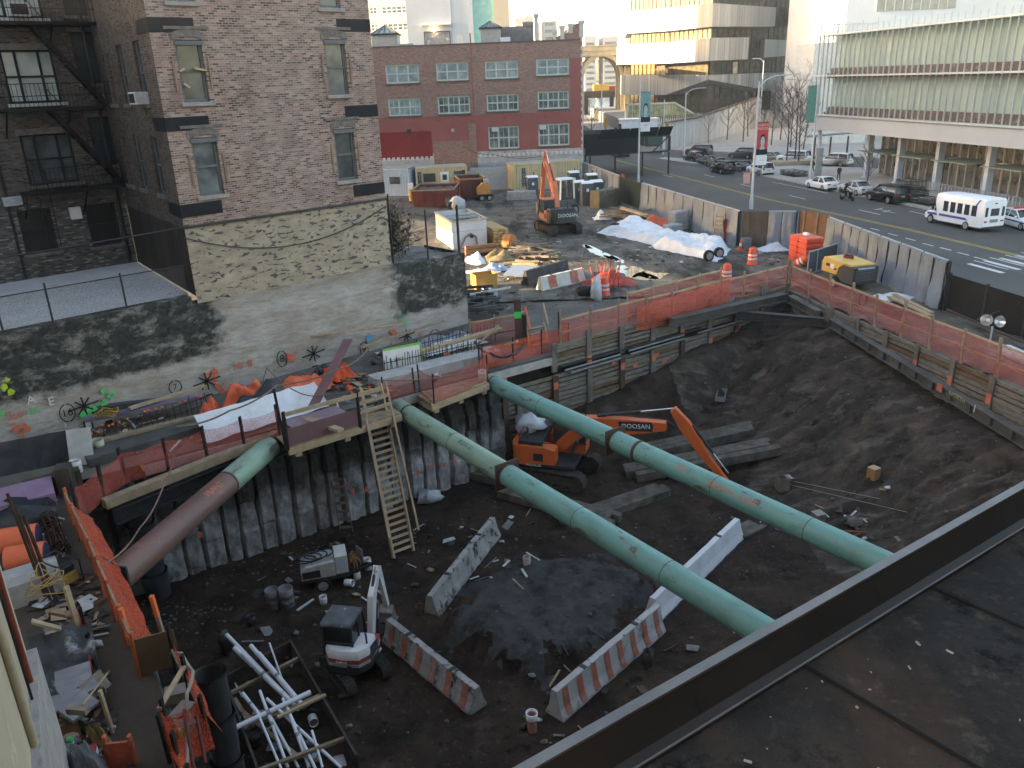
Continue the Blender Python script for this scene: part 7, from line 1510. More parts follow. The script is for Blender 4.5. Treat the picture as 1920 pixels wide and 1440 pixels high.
for(a,b,r_),lb in zip(pipes,plb):
    r_*=.8
    A_,B_=P(a[0],a[1],PZ+a[2]),P(b[0],b[1],PZ+b[2]);t=thing('pvc_pipe',lb,'pipe',A_,group='white plastic pipes in the trench');q=MB();q.cyl(A_,B_,r_,n=14);q.build('pipe',pvc,t)
    d=(B_-A_).normalized();q=MB();q.cyl(A_-d*.002,A_-d*.004,r_*.85,n=14);q.build('bore',pvcd,t)
    if r_>.04:c_=A_.lerp(B_,.45);q=MB();q.cyl(c_-d*.05,c_+d*.05,r_*1.06,n=14);q.build('joint',mat('pipe_joint_grey',(.28,.29,.31)),t)
q=MB();q.beam(P(520,1345,PZ+.8),P(610,1303,PZ+.6),.09,.06);q.solo('batten',wood_new,'yellow timber batten across the right of the white pipe pile','batten')
q=MB();q.beam(P(450,1330,PZ+.5),P(560,1420,PZ+.3),.1,.06);q.beam(P(440,1310,PZ+.4),P(470,1360,PZ+.5),.1,.06);q.solo('batten',wood,'crossed grey battens beneath the white pipes','batten')
for px,py,lb in((478,1395,'black bucket under the white pipes'),(473,1170,'small black pail on the mud above the white pipes')):drum(px,py,.22 if px>475 else.14,.4 if px>475 else.3,black_p,lb,True,PZ,black_p,None,'black buckets','bucket','bucket')
q=MB();c=P(424,1222,PZ);q.blob(c+V((0,0,.35)),.33,10,.4,9,(.7,.7,1.3));q.solo('rubbish_bag',black_p,'black rubbish bag at the head of the white pipes','bag')
for a,b,lb in(((1470,905),(1650,940),'taut string line across the lower slope'),((1480,915),(1700,965),'second taut string line diverging across the lower slope')):A_,B_=on_floor(*a)+V((0,0,.15)),on_floor(*b)+V((0,0,.1));q=MB();q.tube([A_,B_],.008,4);q.solo('string_line',conc,lb,'string')
q=MB();a=on_floor(1585,1010);
for k in range(5):q.beam(a+V((rnd.uniform(-.3,.9),rnd.uniform(-.3,.5),.12)),a+V((rnd.uniform(.2,1.6),rnd.uniform(-.2,.5),.16)),.07,.05)
q.solo('scrap_timber',mat('reddish_scrap',(.20,.10,.06),(.10,.05,.035),4,.9),'reddish scrap timber on the slope beside the end of the right strut','scrap timber')
def yz(px,py):p=P(px,py,0);return V((p.x,p.y,yard_z(p.x,p.y)if-13<p.x<18 else 0))
corr={}
def corrugated(mb,a,b,z0,z1,n=None,dep=.06):
    a,b=V(a),V(b);L=(b-a).length;d=(b-a)/L;nn=V((d.y,-d.x,0));k=int(L/.28);vs=[]
    prof=[]
    for i in range(k+1):
        s=L*i/k
        for o,e in((0,0),(.07,0),(.11,dep),(.21,dep),(.25,0)):
            if s+o<=L:prof.append((s+o,e))
    prof.append((L,0))
    for(s0,e0),(s1,e1)in zip(prof,prof[1:]):mb.quad(a+d*s0-nn*e0+V((0,0,z0)),a+d*s1-nn*e1+V((0,0,z0)),a+d*s1-nn*e1+V((0,0,z1)),a+d*s0-nn*e0+V((0,0,z1)))
def container(label,A,B,depth,h,m,wins=(),door=None,text=(),vtext=None):
    A,B=V(A),V(B);d=(B-A).normalized();n=V((-d.y,d.x,0));L=(B-A).length;t=thing('site_container',label,'container',A);z=A.z
    q=MB();corrugated(q,A+d*.1,B-d*.1,.12,h-.12);corrugated(q,B+n*.1,B+n*depth,.12,h-.12);corrugated(q,A+n*depth,A+n*.1,.12,h-.12);q.build('corrugated_wall',m,t)
    q=MB();q.prism([A+V((0,0,h-.02)),B+V((0,0,h-.02)),B+n*depth+V((0,0,h-.02)),A+n*depth+V((0,0,h-.02))],(0,0,.03));q.build('roof',mat('pale_roof',(.42,.41,.37)),t)
    q=MB()
    for p in(A,B,B+n*depth,A+n*depth):q.bx(p+d*(.06 if(p-A).length<L/2 else-.06)+V((0,0,h/2)),(.16,.16,h-.04),atan2(d.y,d.x))
    q.beam(A+V((0,0,h-.08)),B+V((0,0,h-.08)),.12,.14);q.beam(A+V((0,0,.08)),B+V((0,0,.08)),.12,.14);q.build('corner_frame',m,t)
    for(s0,s1,z0,z1)in wins:
        q=MB();c=A+d*(s0+s1)/2-n*.03+V((0,0,(z0+z1)/2));q.bx(c,(s1-s0,.06,z1-z0),atan2(d.y,d.x));f=q.build('window',steel_dk,t);q=MB();q.bx(c-n*.035,(s1-s0-.1,.01,z1-z0-.1),atan2(d.y,d.x));q.build('pane',gl_b,f)
    if door:s0,s1,z1=door;q=MB();q.bx(A+d*(s0+s1)/2-n*.04+V((0,0,z1/2)),(s1-s0,.07,z1),atan2(d.y,d.x));o=q.build('door',white_p,t);q=MB();q.bx(A+d*(s0+s1)/2-n*.08+V((0,0,z1*.75)),((s1-s0)*.5,.012,z1*.25),atan2(d.y,d.x));q.build('pane',glass_dk,o)
    if vtext:
        for s in vtext[1]:q=MB();q.bx(A+d*s-n*.055+V((0,0,h*.5)),(.36,.012,h*.66),atan2(d.y,d.x));q.build('name_panel',mat('navy_panel',(.04,.045,.08)),t);text_mb('\n'.join(vtext[0]),.26,TM(A+d*s-n*.065+V((0,0,h*.5)),d,(0,0,1)),.002).build('lettering',white_p,t)
    return t
cream=mat('cream_container',(.56,.48,.28),(.46,.39,.23),.8,.6,spots=((.25,.2,.14),2.5,.66,.76));lblue=mat('pale_blue_container',(.42,.50,.62),(.36,.44,.55),.8,.6)
zg=.05
container('pale blue site container at the left end below the factory wall',(-13.5,86.9,zg),(-9.9,86.4,zg),5,2.75,lblue,((1.6,2.7,1.25,1.95),))
container('cream site office container with two windows and a white door',(-9.2,87.0,zg),(-3.9,87.8,zg),2.4,2.75,cream,((.75,2.0,1.25,2.1),(4.0,5.15,1.35,2.2))if True else(),(2.55,3.45,2.2),vtext=('OFFICE',(.38,5.0)))
container('plain cream storage container behind the parked excavator',(1.0,86.5,zg),(8.0,88.6,zg),2.4,2.8,cream,vtext=('STORAGE',(1.1,)))
q=MB();q.box(-3.6,.4,88.5,90.0,0,2.3);q.solo('grey_shed',galv,'low grey metal shed between the two cream containers','shed')
skipm=mat('maroon_skip',(.16,.045,.045),(.10,.03,.03),1.2,.7,spots=((.05,.03,.025),3,.6,.7))
def skip(label,A,B,depth,h,m,fill=True,flare=.25):
    A,B=V(A),V(B);d=(B-A).normalized();n=V((-d.y,d.x,0));t=thing('skip',label,'skip',A,group='rubbish skips');o=[A,B,B+n*depth,A+n*depth];out=[-n-d,-n+d,n+d,n-d];top=[p+out[i]*flare*.5+V((0,0,h))for i,p in enumerate(o)]
    q=MB()
    for i in range(4):j=(i+1)%4;q.quad(o[i],o[j],top[j],top[i]);c=(o[0]+o[2])/2;q.quad(o[i].lerp(c,.06),o[j].lerp(c,.06),top[j].lerp(c,.06),top[i].lerp(c,.06))
    q.poly(o);q.build('body',m,t);q=MB()
    for i in range(4):q.beam(top[i],top[(i+1)%4],.12,.12)
    q.build('rim',mat('skip_rim',(.33,.28,.17),(.2,.15,.1),3),t)
    q=MB()
    for k in range(1,4):p=A.lerp(B,k/4);q.beam(p-n*.02,p-n*(flare*.5+.02)+V((0,0,h-.1)),.1,.08)
    q.build('rib',m,t)
    if fill:q=MB();c0=V((0,0,h*.8));q.grid(lambda a,b:o[0].lerp(o[1],a).lerp(o[3].lerp(o[2],a),b)+c0+V((0,0,.18*noise.noise(V((a*7,b*7,1))))),14,10);q.build('rubbish',mat('skip_rubbish',(.18,.16,.16),(.04,.04,.045),4,.9),t)
skip('maroon skip full of rubbish in front of the cream office',(-8.6,77.8,.1),(-4.9,77.6,.1),5,1.5,skipm);skip('second maroon skip closer to the cream office door',(-4.3,82,.1),(-2.0,82.4,.1),4,1.9,skipm,False)
q=MB();p=yz(858,398);q.blob(p+V((0,0,.6)),.75,12,.25,3,(1,1,.95));q.solo('bulk_bag',sack,'white bulk bag beside the maroon skip','bag')
q=MB();q.tube([yz(836,378)+V((0,0,.5)),yz(850,400)+V((0,0,.5))],.45,12);q.solo('black_tank',black_p,'black round tank lying between the skip and the bulk bag','tank')
q=MB();q.cyl((-9.3,82.4,.05),(-9.3,82.4,1.1),.25,n=12);t=q.solo('gas_cylinder',mat('gas_yellow',(.55,.36,.05)),'yellow gas cylinder with a white top beside the pale blue container','gas cylinder');q=MB();q.bx((-9.3,82.4,1.5),(.5,.3,.6));q.build('valve_box',white_p,t)
p=yz(910,375);t=thing('wood_chipper','orange yellow trailer chipper standing in the back of the yard','trailer',p,.15,local=True);t.scale=(.8,)*3;q=MB();q.prism([(-1.0,-.6,.8),(.6,-.6,.8),(.6,-.6,2.0),(-.3,-.6,2.1),(-1.0,-.6,1.5)],(0,1.2,0));q.build('hopper',mat('machine_orange',(.55,.25,.05),(.42,.18,.04),2,.6),t,.04)
q=MB();q.box(-1.4,1.0,-.5,.5,.5,.72);q.beam((-1.4,0,.6),(-2.4,0,.55),.1,.1);q.build('chassis',black_p,t);q=MB();q.box(-.1,.5,-.35,.35,2.1,2.55);q.build('engine_cover',galv,t,.03)
for s in(-1,1):
    for x in(-.5,.45):wheel(t,(x,s*.7,.35),.35,.22,s)
q=MB();a=yz(978,375)
for k in range(3):q.bx(a+V((0,0,.12+k*.27)),(2.9-.1*k,1.1,.25),.1)
q.solo('concrete_plank_stack',conc,'stack of flat concrete planks left of the parked excavator','concrete planks')
tl=mat('toilet_blue_grey',(.075,.09,.11),(.055,.065,.08),1,.6);tgn=mat('toilet_green',(.035,.06,.055),(.025,.042,.04),1,.6)
def toilet(px,py,m,label,rz_=.2,s=1.15,h=2.25):
    p=yz(px,py);t=thing('portable_toilet',label,'portable toilet',p,rz_,'portable toilets',local=True);t.scale=(.88,)*3;q=MB();q.box(-s/2,s/2,-s/2,s/2,0,h);q.build('cabin',m,t,.03);q=MB();q.prism([(-s/2-.04,-s/2-.04,h),(s/2+.04,-s/2-.04,h),(s/2+.04,0,h+.18),(-s/2-.04,0,h+.18)],(0,0,.05));q.prism([(-s/2-.04,0,h+.18),(s/2+.04,0,h+.18),(s/2+.04,s/2+.04,h),(-s/2-.04,s/2+.04,h)],(0,0,.05));q.build('roof',white_p,t)
    q=MB();q.box(-.38,.38,-s/2-.02,-s/2,.1,2.0);o=q.build('door',m,t);q=MB();q.box(-.12,.12,-s/2-.03,-s/2-.02,1.45,1.75);q.build('sign',white_p,o);q=MB();q.cyl((.3,.35,h),(.3,.35,h+.5),.05,n=8);q.build('vent_pipe',black_p,t)
for px,py,m,lb in((1084,384,tl,'blue grey portable toilet at the left of the cluster'),(1099,386,tl,'blue grey portable toilet in the middle of the cluster'),(1117,383,tgn,'dark green portable toilet at the right of the cluster'),(1108,368,tgn,'portable toilet at the back of the cluster by the hoarding'),(998,372,tl,'portable toilet standing behind the excavator boom'),(1075,362,tgn,'green portable toilet against the cream container end')):toilet(px,py,m,lb)
q=MB();p=V((7.0,66.5,.1));t=thing('loader_cab','white framed cab of a small loader behind the excavator boom','loader',(5.0,70.0,.1),.5,local=True);q.box(-.8,.8,-.6,.6,.5,1.3);q.build('body',mat('loader_grey',(.12,.12,.12)),t,.04)
q=MB()
for x in(-.7,.7):
    for y in(-.55,.55):q.beam((x,y,1.3),(x*.9,y,2.9),.1,.1)
q.box(-.75,.75,-.65,.65,2.9,3.0);q.build('cab_frame',white_p,t);q=MB();q.box(-.64,.64,-.5,.5,1.3,2.88);q.build('cab_glass',glass('loader_glass',(.04,.05,.05),.08,.6),t)
for sx in(-.55,.6):
    for s in(-1,1):wheel(t,(sx,s*.7,.4),.4,.3,s)
q=MB();a,b=yz(1115,392),yz(1155,384);q.beam(a+V((0,0,.75)),b+V((0,0,.75)),1.1,1.5);q.solo('timber_bin',mat('mossy_timber',(.17,.15,.10),(.09,.08,.055),1.5,.9,0,.4,9),'weathered timber bin beside the gate','bin')
q=MB();c=yz(1165,375)+V((0,0,2.0));q.cyl(c,c+V((.12,-.1,0)),.35,n=14);q.beam(c,c-V((0,0,1.9)),.08,.08);q.solo('round_sign',mat('sign_red',(.55,.07,.05)),'round red sign on a stick beside the gate','sign')
A_,B_=yz(850,470),yz(914,462);n_=V((-.30,.95,0));dp_=5.0;hh=1.9;t=thing('settling_tank','white steel settling tank with an open slotted top and a hose on its face','tank',A_);o=[A_,B_,B_+n_*dp_,A_+n_*dp_];q=MB()
for i in range(4):j=(i+1)%4;q.quad(o[i],o[j],o[j]+V((0,0,hh)),o[i]+V((0,0,hh)));c=(o[0]+o[2])/2;q.quad(o[i].lerp(c,.04),o[j].lerp(c,.04),o[j].lerp(c,.04)+V((0,0,hh)),o[i].lerp(c,.04)+V((0,0,hh)))
q.build('shell',mat('tank_white',(.60,.62,.66),(.48,.50,.53),.7,.6,spots=((.30,.24,.2),2.2,.68,.78)),t);q=MB();q.poly([p+V((0,0,hh-.7))for p in o]);q.build('contents',mat('tank_sludge',(.10,.10,.085)),t)
q=MB()
for i in range(4):q.beam(o[i]+V((0,0,hh)),o[(i+1)%4]+V((0,0,hh)),.16,.1)
for k in(.3,.55,.62):q.beam(o[0].lerp(o[3],k)+V((0,0,hh)),o[1].lerp(o[2],k)+V((0,0,hh)),.18,.1)
q.build('rim',mat('tank_rim',(.42,.42,.40),(.3,.29,.27),2),t)
f=A_.lerp(B_,.5);d_=(B_-A_).normalized();nf=V((d_.y,-d_.x,0));q=MB();q.tube([f+nf*.12-d_*.75+V((0,0,.1)),f+nf*.15-d_*.4+V((0,0,.75)),f+nf*.18+V((0,0,1.0)),f+nf*.15+d_*.4+V((0,0,.75)),f+nf*.12+d_*.5+V((0,0,.1))],.06,8);q.build('hose',mat('grey_hose',(.20,.20,.19)),t);q=MB();q.cyl(f+nf*.02+d_*.12+V((0,0,.8)),f+nf*.10+d_*.12+V((0,0,.8)),.14,n=12);q.build('outlet',black_p,t)
q=MB();q.beam(A_+nf*.01+V((0,0,hh*.62)),B_+nf*.01+V((0,0,hh*.62)),.03,.04);q.build('seam',galv,t)
ylw=mat('yellow_lumber',(.48,.35,.17),(.36,.25,.12),2,.8)
for i,(px,py,L,lb,r_)in enumerate(((940,462,3.6,'neat yellow lumber stack beside the white tank',1.9),)):
    a=yz(px,py);q=MB()
    for k in range(6):
        for j in range(4):q.bx(a+V((cos(r_-pi/2)*(j-1.5)*.27,sin(r_-pi/2)*(j-1.5)*.27,.15+k*.19))+V((cos(r_),sin(r_),0))*(L/2+rnd.uniform(-.15,.15)),(L,.25,.15),r_)
    q.solo('lumber_stack',ylw,lb,'lumber')
q=MB();a=yz(965,470);q.cyl(a+V((-.6,.1,.55)),a+V((-.1,-.2,.55)),.55,n=20);q.solo('cable_drum',mat('drum_orange_wood',(.42,.20,.08),(.32,.15,.06),4),'orange wooden drum end lying beside the lumber stack','drum')
q=MB();a,b=yz(873,483),yz(935,476)
for k in range(3):q.tube([a+V((0,k*.35,.25)),b+V((0,k*.35,.25))],.17,10)
q.tube([a+V((0,.17,.52)),b+V((0,.17,.52))],.17,10);q.solo('clay_pipe_bundle',mat('clay_brown',(.30,.15,.075),(.18,.09,.05),3),'brown clay pipes stacked in front of the white tank','pipes')
def heap(name,label,cat,px0,px1,py0,py1,n,m,L=(.8,2),r=(.03,.07),zmax=.5,seed=1,sq=True):
    R_=random.Random(seed);q=MB()
    for k in range(n):
        p=yz(R_.uniform(px0,px1),R_.uniform(py0,py1))+V((0,0,.05+R_.uniform(0,zmax)));a=R_.uniform(-.7,.5)+(1.57 if R_.random()<.12 else 0);l=R_.uniform(*L);d=V((cos(a),sin(a),R_.uniform(-.12,.12)))*l/2;w_=R_.uniform(*r)*2
        q.beam(p-d,p+d,w_,w_*(1 if sq else.5))
    return q.solo(name,m,label,cat)
heap('timber_pile','pile of dark weathered planks in front of the parked excavator','timber pile',968,1035,470,494,60,mat('pile_timber',(.24,.21,.18),(.07,.06,.055),1.2,.9),seed=2,L=(1.0,2.4))
heap('scrap_pile','pile of black pipe and board scraps at the foot of the wall corner','scrap pile',885,915,555,600,40,mat('scrap_dark',(.12,.115,.11),(.03,.03,.03),1.5,.9),seed=3);heap('batten_scraps','loose pale battens scattered beside the blue tarp heap','scrap pile',945,990,492,505,18,wood_new,seed=4,zmax=.15)
def rag(name,label,cat,px,py,rx,ry,h,m,seed,rz_=0):
    c=yz(px,py);q=MB()
    q.grid(lambda a,b:c+V(((a-.5)*2*rx*cos(rz_)-(b-.5)*2*ry*sin(rz_),(a-.5)*2*rx*sin(rz_)+(b-.5)*2*ry*cos(rz_),.03+max(0,h*(1-((2*a-1)**2+(2*b-1)**2)**.8)*(.7+.7*noise.noise(V((a*4,b*4,seed)))))+.05*noise.noise(V((a*11,b*11,seed))))),16,16);return q.solo(name,m,label,cat)
burl=mat('burlap',(.24,.19,.11),(.15,.12,.07),4,.95,0,.4,9);rag('burlap_heap','heap of brown burlap sacking beside the lumber','sacking',940,492,1.3,.9,.9,burl,3);rag('tarp_heap','crumpled white sheet leaning against the wall end','sheet',893,492,.7,1.2,.6,white_tarp,5,.4);rag('tarp_heap','small heap of blue and white plastic by the cardboard box','sheet',930,508,.9,.5,.4,mat('blue_plastic',(.20,.28,.42),(.45,.47,.52),3,.5),7);rag('tarp_heap','torn white plastic scattered left of the blue heap','sheet',905,512,1.1,.4,.25,white_tarp,8)
p=yz(908,542);t=thing('cardboard_box','large open yellow brown plywood box beside the stained wall end','box',p,.38,local=True);cb=mat('yellow_board',(.46,.26,.07),(.36,.20,.055),1.5,.8);q=MB();s,w_=1.25,.9
for x0,x1,y0,y1 in((-s/2,s/2,-w_/2,-w_/2+.03),(-s/2,s/2,w_/2-.03,w_/2),(-s/2,-s/2+.03,-w_/2+.03,w_/2-.03),(s/2-.03,s/2,-w_/2+.03,w_/2-.03)):q.box(x0,x1,y0,y1,0,.85)
q.build('sides',cb,t);q=MB();q.box(-s/2+.03,s/2-.03,-w_/2+.03,w_/2-.03,.3,.34);q.build('contents',mat('box_inside',(.16,.09,.03)),t)
q=MB();q.blob(yz(924,562)+V((0,0,.25)),.3,12,.1,2);q.solo('plastic_sack',mat('pale_blue_sack',(.30,.38,.52)),'round pale blue plastic sack below the plywood box','sack');q=MB();q.blob(yz(913,549)+V((0,0,.12)),.32,10,.5,4,(1,.8,.6));q.solo('plastic_sack',white_tarp,'crumpled white plastic sack in front of the plywood box','sack')
jersey('striped white barrier standing in the yard behind the netted steps',yz(1012,547),yz(1092,528),mat('yard_barrier',(.50,.50,.48),(.38,.40,.36),1.5,.9,spots=((.30,.42,.28),1.2,.6,.75)),2,.06,.75);jersey('dark painted barrier just behind the striped yard barrier',yz(985,538),yz(1062,515),mat('dark_barrier',(.06,.065,.075),(.03,.032,.038),2,.8,spots=((.35,.35,.36),3,.66,.74)),0,.06,.85)
q=MB();a=yz(985,522);q.prism([a+V((-1.3,-.5,.25)),a+V((.9,-.9,.1)),a+V((1.5,.8,.3)),a+V((-.7,1.1,.45))],(0,0,.08));q.solo('trailer_ramp',galv,'flat grey metal ramp lying beside the dark yard barrier','ramp')
q=MB();a,b=yz(882,572),yz(958,558);q.beam(a+V((0,0,.5)),b+V((0,0,.5)),.1,.1);q.solo('batten',mat('pale_batten',(.55,.52,.48)),'long pale batten lying from the wall corner into the yard','batten')
def tarp(label,pts,h,seed,m=white_tarp):
    a,b,c,d=[yz(*p)for p in pts];q=MB()
    def f(u,v):
        p=a.lerp(b,u).lerp(d.lerp(c,u),v);e=min(u,1-u,v,1-v)*2;k=sm(e/.35)
        z=h*k*(.75+.45*noise.noise(V((u*2.6+seed,v*1.8,seed))))+.12*k*(1-abs(noise.noise(V((u*4,v*7,seed+3))))*2)+.07*k*(1-abs(noise.noise(V((u*11,v*8,seed+8))))*3)+.03
        return V((p.x+.15*noise.noise(V((u*6,v*6,seed)))*(1-k),p.y+.25*noise.noise(V((u*7,v*5,seed+9)))*(1-k),yard_z(p.x,p.y)+z+.02*noise.noise(V((u*14,v*12,seed)))))
    q.grid(f,44,30);return q.solo('tarpaulin',m,label,'tarpaulin',group='white tarpaulins over material')
tarp('long rumpled white tarpaulin nearer the parked excavator',((1118,438),(1225,462),(1300,460),(1180,408)),.5,1);tarp('bright white tarpaulin draped over a trailer beside the orange barrel',((1215,466),(1345,494),(1372,470),(1262,450)),.72,4);rag('tarpaulin','small bunched white sheet at the near left tip of the tarpaulins','tarpaulin',1130,412,.8,.7,.7,white_tarp,11);rag('tarpaulin','white sheet crumpled beside the red barricade stack','tarpaulin',1448,470,1.0,.7,.5,white_tarp,12)
rag('orange_tarp','bundled orange tarp behind the long white tarpaulin','tarpaulin',1230,425,1.3,1.0,1.1,orange_tarp,13)
q=MB();c=yz(1152,440)+V((0,0,.75));q.tube([c+V((.32*cos(k*.5),.32*sin(k*.5),0))for k in range(14)],.06,6);q.solo('hose_ring',black_p,'black hose ring lying on the long white tarpaulin','hose')
for px,py,lb in((1328,492,'trailer wheel showing under the bright white tarpaulin'),(1347,487,'spare wheel with a cable ring behind the trailer wheel')):p=yz(px,py);t=thing('spare_tyre',lb,'tyre',p,.4,local=True);wheel(t,(0,0,.36),.36,.22,-1)
heap('board_pile','boards and battens heaped between the gate and the white tarpaulin','timber pile',1140,1215,400,415,26,wood,(1.5,3),seed=6,zmax=.4)
q=MB();a,b=yz(1165,405),yz(1215,422);q.beam(a+V((0,0,.6)),b+V((0,0,.6)),.3,.2);q.solo('lumber_beam',wood_new,'pale beam lying across the board heap by the gate','timber')
def blocks(px,py,n,label,rz_=.4):
    a=yz(px,py);t=thing('block_stack',label,'blocks',a,rz_,local=True)
    for k in range(n):q=MB();q.box(-.6+.03*(k%2),.6-.03*(k%3),-.45,.45,.02+k*.23,.23+k*.23);q.build('block_layer',mat('grey_block',(.36,.37,.37),(.26,.27,.27),6,.9),t)
blocks(1271,432,6,'tall stack of grey concrete blocks against the hoarding');blocks(1262,440,3,'low stack of grey blocks in front of the tall one',.3);q=MB();q.bx(yz(1275,452)+V((0,0,.3)),(.9,.6,.5),.4);q.solo('pallet_box',mat('pale_wood_box',(.45,.40,.30)),'pale box at the foot of the block stacks','box')
tarpg=mat('grey_quilted_tarp',(.215,.245,.285),(.15,.172,.205),1.2,.6,0,.5,9,spots=((.17,.18,.2),.8,.6,.75));fh=2.35
hseg=[((8.7,90.5),(10.7,76.4),7),((11.8,70.8),(15.5,53.9),10),((20.0,50.2),(20.6,37.1),12)]
def hoard(a,b,n,label,seed,plank=None):
    a,b=V((*a,0)),V((*b,0));t=thing('hoarding',label,'fence',a,group='grey sheeted site hoarding');d=(b-a).normalized();nn=V((d.y,-d.x,0));L=(b-a).length
    for k in range(n):
        p0,p1=a.lerp(b,k/n),a.lerp(b,(k+1)/n)
        q=MB();q.grid(lambda u,v,p0=p0,p1=p1,k=k:p0.lerp(p1,u)+nn*(.10+.10*noise.noise(V((u*3+k*5.3,v*2.5,seed)))+.16*sin(pi*u)**.7*(1-v*.2)+.25*(1-v)**2*(.4+abs(noise.noise(V((k*2.1,u*2,2)))))+.05*noise.noise(V((u*9+k,v*2,4))))+V((0,0,.0+fh*v+.05*noise.noise(V((u*4+k,v,seed)))*(v>.9))),12,12);q.build('sheet',tarpg,t)
        q=MB();q.quad(p0+V((0,0,fh)),p1+V((0,0,fh)),p1-nn*.12+V((0,0,fh-.02)),p0-nn*.12+V((0,0,fh-.02)));q.quad(p0-nn*.12,p1-nn*.12,p1-nn*.12+V((0,0,fh-.02)),p0-nn*.12+V((0,0,fh-.02)));q.quad(p0+V((0,0,fh)),p1+V((0,0,fh)),p1+nn*.14+V((0,0,fh-.04)),p0+nn*.14+V((0,0,fh-.04)));q.build('sheet',tarpg,t)
    for k in range(n+1):p=a.lerp(b,k/n);q=MB();q.beam(p+nn*.16,p+nn*.13+V((0,0,fh-.05)),.035,.05);q.build('seam',mat('seam_strap',(.05,.052,.056),None,3,.8),t)
    for k in range(0,n+1,2):p=a.lerp(b,k/n);q=MB();q.box(p.x-.05,p.x+.05,p.y-.05,p.y+.05,0,fh+.05);q.build('post',steel_dk,t)
    q=MB();q.beam(a+V((0,0,fh+.02)),b+V((0,0,fh+.02)),.09,.05);q.build('top_rail',galv,t);return t
hoard(*hseg[0],'grey sheeted hoarding beyond the dark gate up to the factory corner',1);hoard(*hseg[1],'long grey sheeted hoarding between the dark gate and the timber door',2);hoard(*hseg[2],'sagging grey sheeted hoarding nearest the camera behind the yellow compressor',3)
gt=thing('site_gate','dark green mesh gate in the hoarding','gate',(10.7,76.4,0));a,b=V((10.7,76.4,0)),V((11.8,70.8,0))
for k in(0,.5):q=MB();q.beam(a.lerp(b,k+.01)+V((0,0,1.2)),a.lerp(b,k+.49)+V((0,0,1.2)),.05,2.2);q.build('leaf',mat('gate_green',(.028,.04,.035),(.02,.028,.025),2,.8),gt)
for k in(0,.5,1):p=a.lerp(b,k);q=MB();q.cyl(p,p+V((0,0,2.6)),.06,n=8);q.build('post',steel_dk,gt)
dt=thing('timber_door','brown timber door panel set in the hoarding beside the ladder','door',(15.6,53.8,0));a,b=V((15.7,53.8,0)),V((17.2,53.4,0));d_=(b-a).normalized();nn=V((d_.y,-d_.x,0));pd=mat('door_timber',(.13,.105,.085),(.07,.056,.045),2,.85,stretch=(1,1,.4))
for k in(0,.28,.5,.75,1):p=a.lerp(b,k);q=MB();q.beam(p+V((0,0,0)),p+V((0,0,fh)),.12,.12);q.build('post',pd,dt)
for z in(.1,.75,1.35,2.2):q=MB();q.beam(a-nn*.06+V((0,0,z)),b-nn*.06+V((0,0,z)),.08,.1);q.build('rail',pd,dt)
q=MB();q.prism([a,b,b+nn*.03,a+nn*.03],(0,0,fh));q.build('panel',pd,dt);q=MB();q.bx(a.lerp(b,.5)-nn*.13+V((0,0,1.55)),(.02,.4,.35),atan2(d_.y,d_.x)-pi/2);q.build('notice',mat('yellow_notice',(.45,.38,.18)),dt)
hoard((17.2,53.4),(18.9,52.9),2,'grey hoarding panels right of the timber door',7);bp_=thing('plywood_fence','bare brown plywood panel where the grey sheeting is folded back','fence',(18.9,52.9,0));a,b=V((18.9,52.9,0)),V((20.0,50.2,0));q=MB();q.beam(a+V((.18,0,1.2)),b+V((.18,0,1.2)),.05,2.5);q.build('panel',mat('brown_ply',(.17,.10,.06),(.11,.07,.045),1.5),bp_)
for k in(.2,.6,.95):p=a.lerp(b,k);q=MB();q.beam(p+V((.1,0,0)),p+V((.1,0,2.45)),.09,.07);q.build('stud',wood,bp_)
bw_=thing('black_hoarding','black sheeted hoarding continuing towards the right edge of the frame','fence',(20.7,37.0,0));a,b=V((20.7,37.0,0)),V((26,9.5,0));d_=(b-a).normalized();nn=V((d_.y,-d_.x,0))
q=MB();q.grid(lambda u,v:a.lerp(b,u)-nn*.05*noise.noise(V((u*20,v*2,0)))+V((0,0,1.75*v)),40,5);q.build('sheet',mat('black_sheet',(.022,.02,.019),(.012,.011,.0105),.5,.8,0,.3,6,spots=((.06,.05,.042),.6,.6,.8)),bw_)
for k in range(0,13):p=a.lerp(b,k/12);q=MB();q.box(p.x-.05,p.x+.05,p.y-.05,p.y+.05,0,1.85);q.build('post',steel_dk,bw_)
q=MB();q.beam(P(1775,580,.5),P(1925,645,.6),.07,.07);q.beam(P(1830,600,.5),P(1920,565,1.2),.05,.05);q.solo('pipe_rail',steel_rust,'rusty pipe rail in front of the black hoarding','rail')
pl_=mat('lamp_reflector',(.55,.56,.58),(.42,.43,.45),3,.25,.7);t=thing('work_light','pair of silver dish work lights above the street side netting','work light',P(1860,650,.2));
for px,py in((1853,600),(1868,603)):
    c=P(px,py,1.6);q=MB();d_=(CAM-c).normalized()*.5+V((.3 if px>1860 else-.5,-.3,.1));d_.normalize();q.tube([c,c+d_*.12,c+d_*.22],[.05,.17,.23],14,False);q.build('reflector',pl_,t);q=MB();q.cyl(c,c+d_*.02,.07,n=10);q.build('bulb',white_p,t)
q=MB();c=P(1861,612,1.5);q.cyl((c.x,c.y,0),c,.035,n=8);q.build('mast',galv,t)
q=MB();a,b=P(1880,655,.7),P(1960,690,.7);q.tube([a,a.lerp(b,.1),b.lerp(a,.1),b],[.15,.26,.26,.15],16);q.solo('gas_tank',mat('tank_pale',(.52,.54,.58)),'pale rounded tank behind the street side netting at the right edge','tank')
c=P(1590,537,.05);t=thing('portable_compressor','yellow and black portable air compressor outside the street side netting','compressor',(c.x,c.y,.02),FR.rz+.04,local=True);yel_p=mat('compressor_yellow',(.60,.38,.08),(.50,.31,.065),1.5,.5)
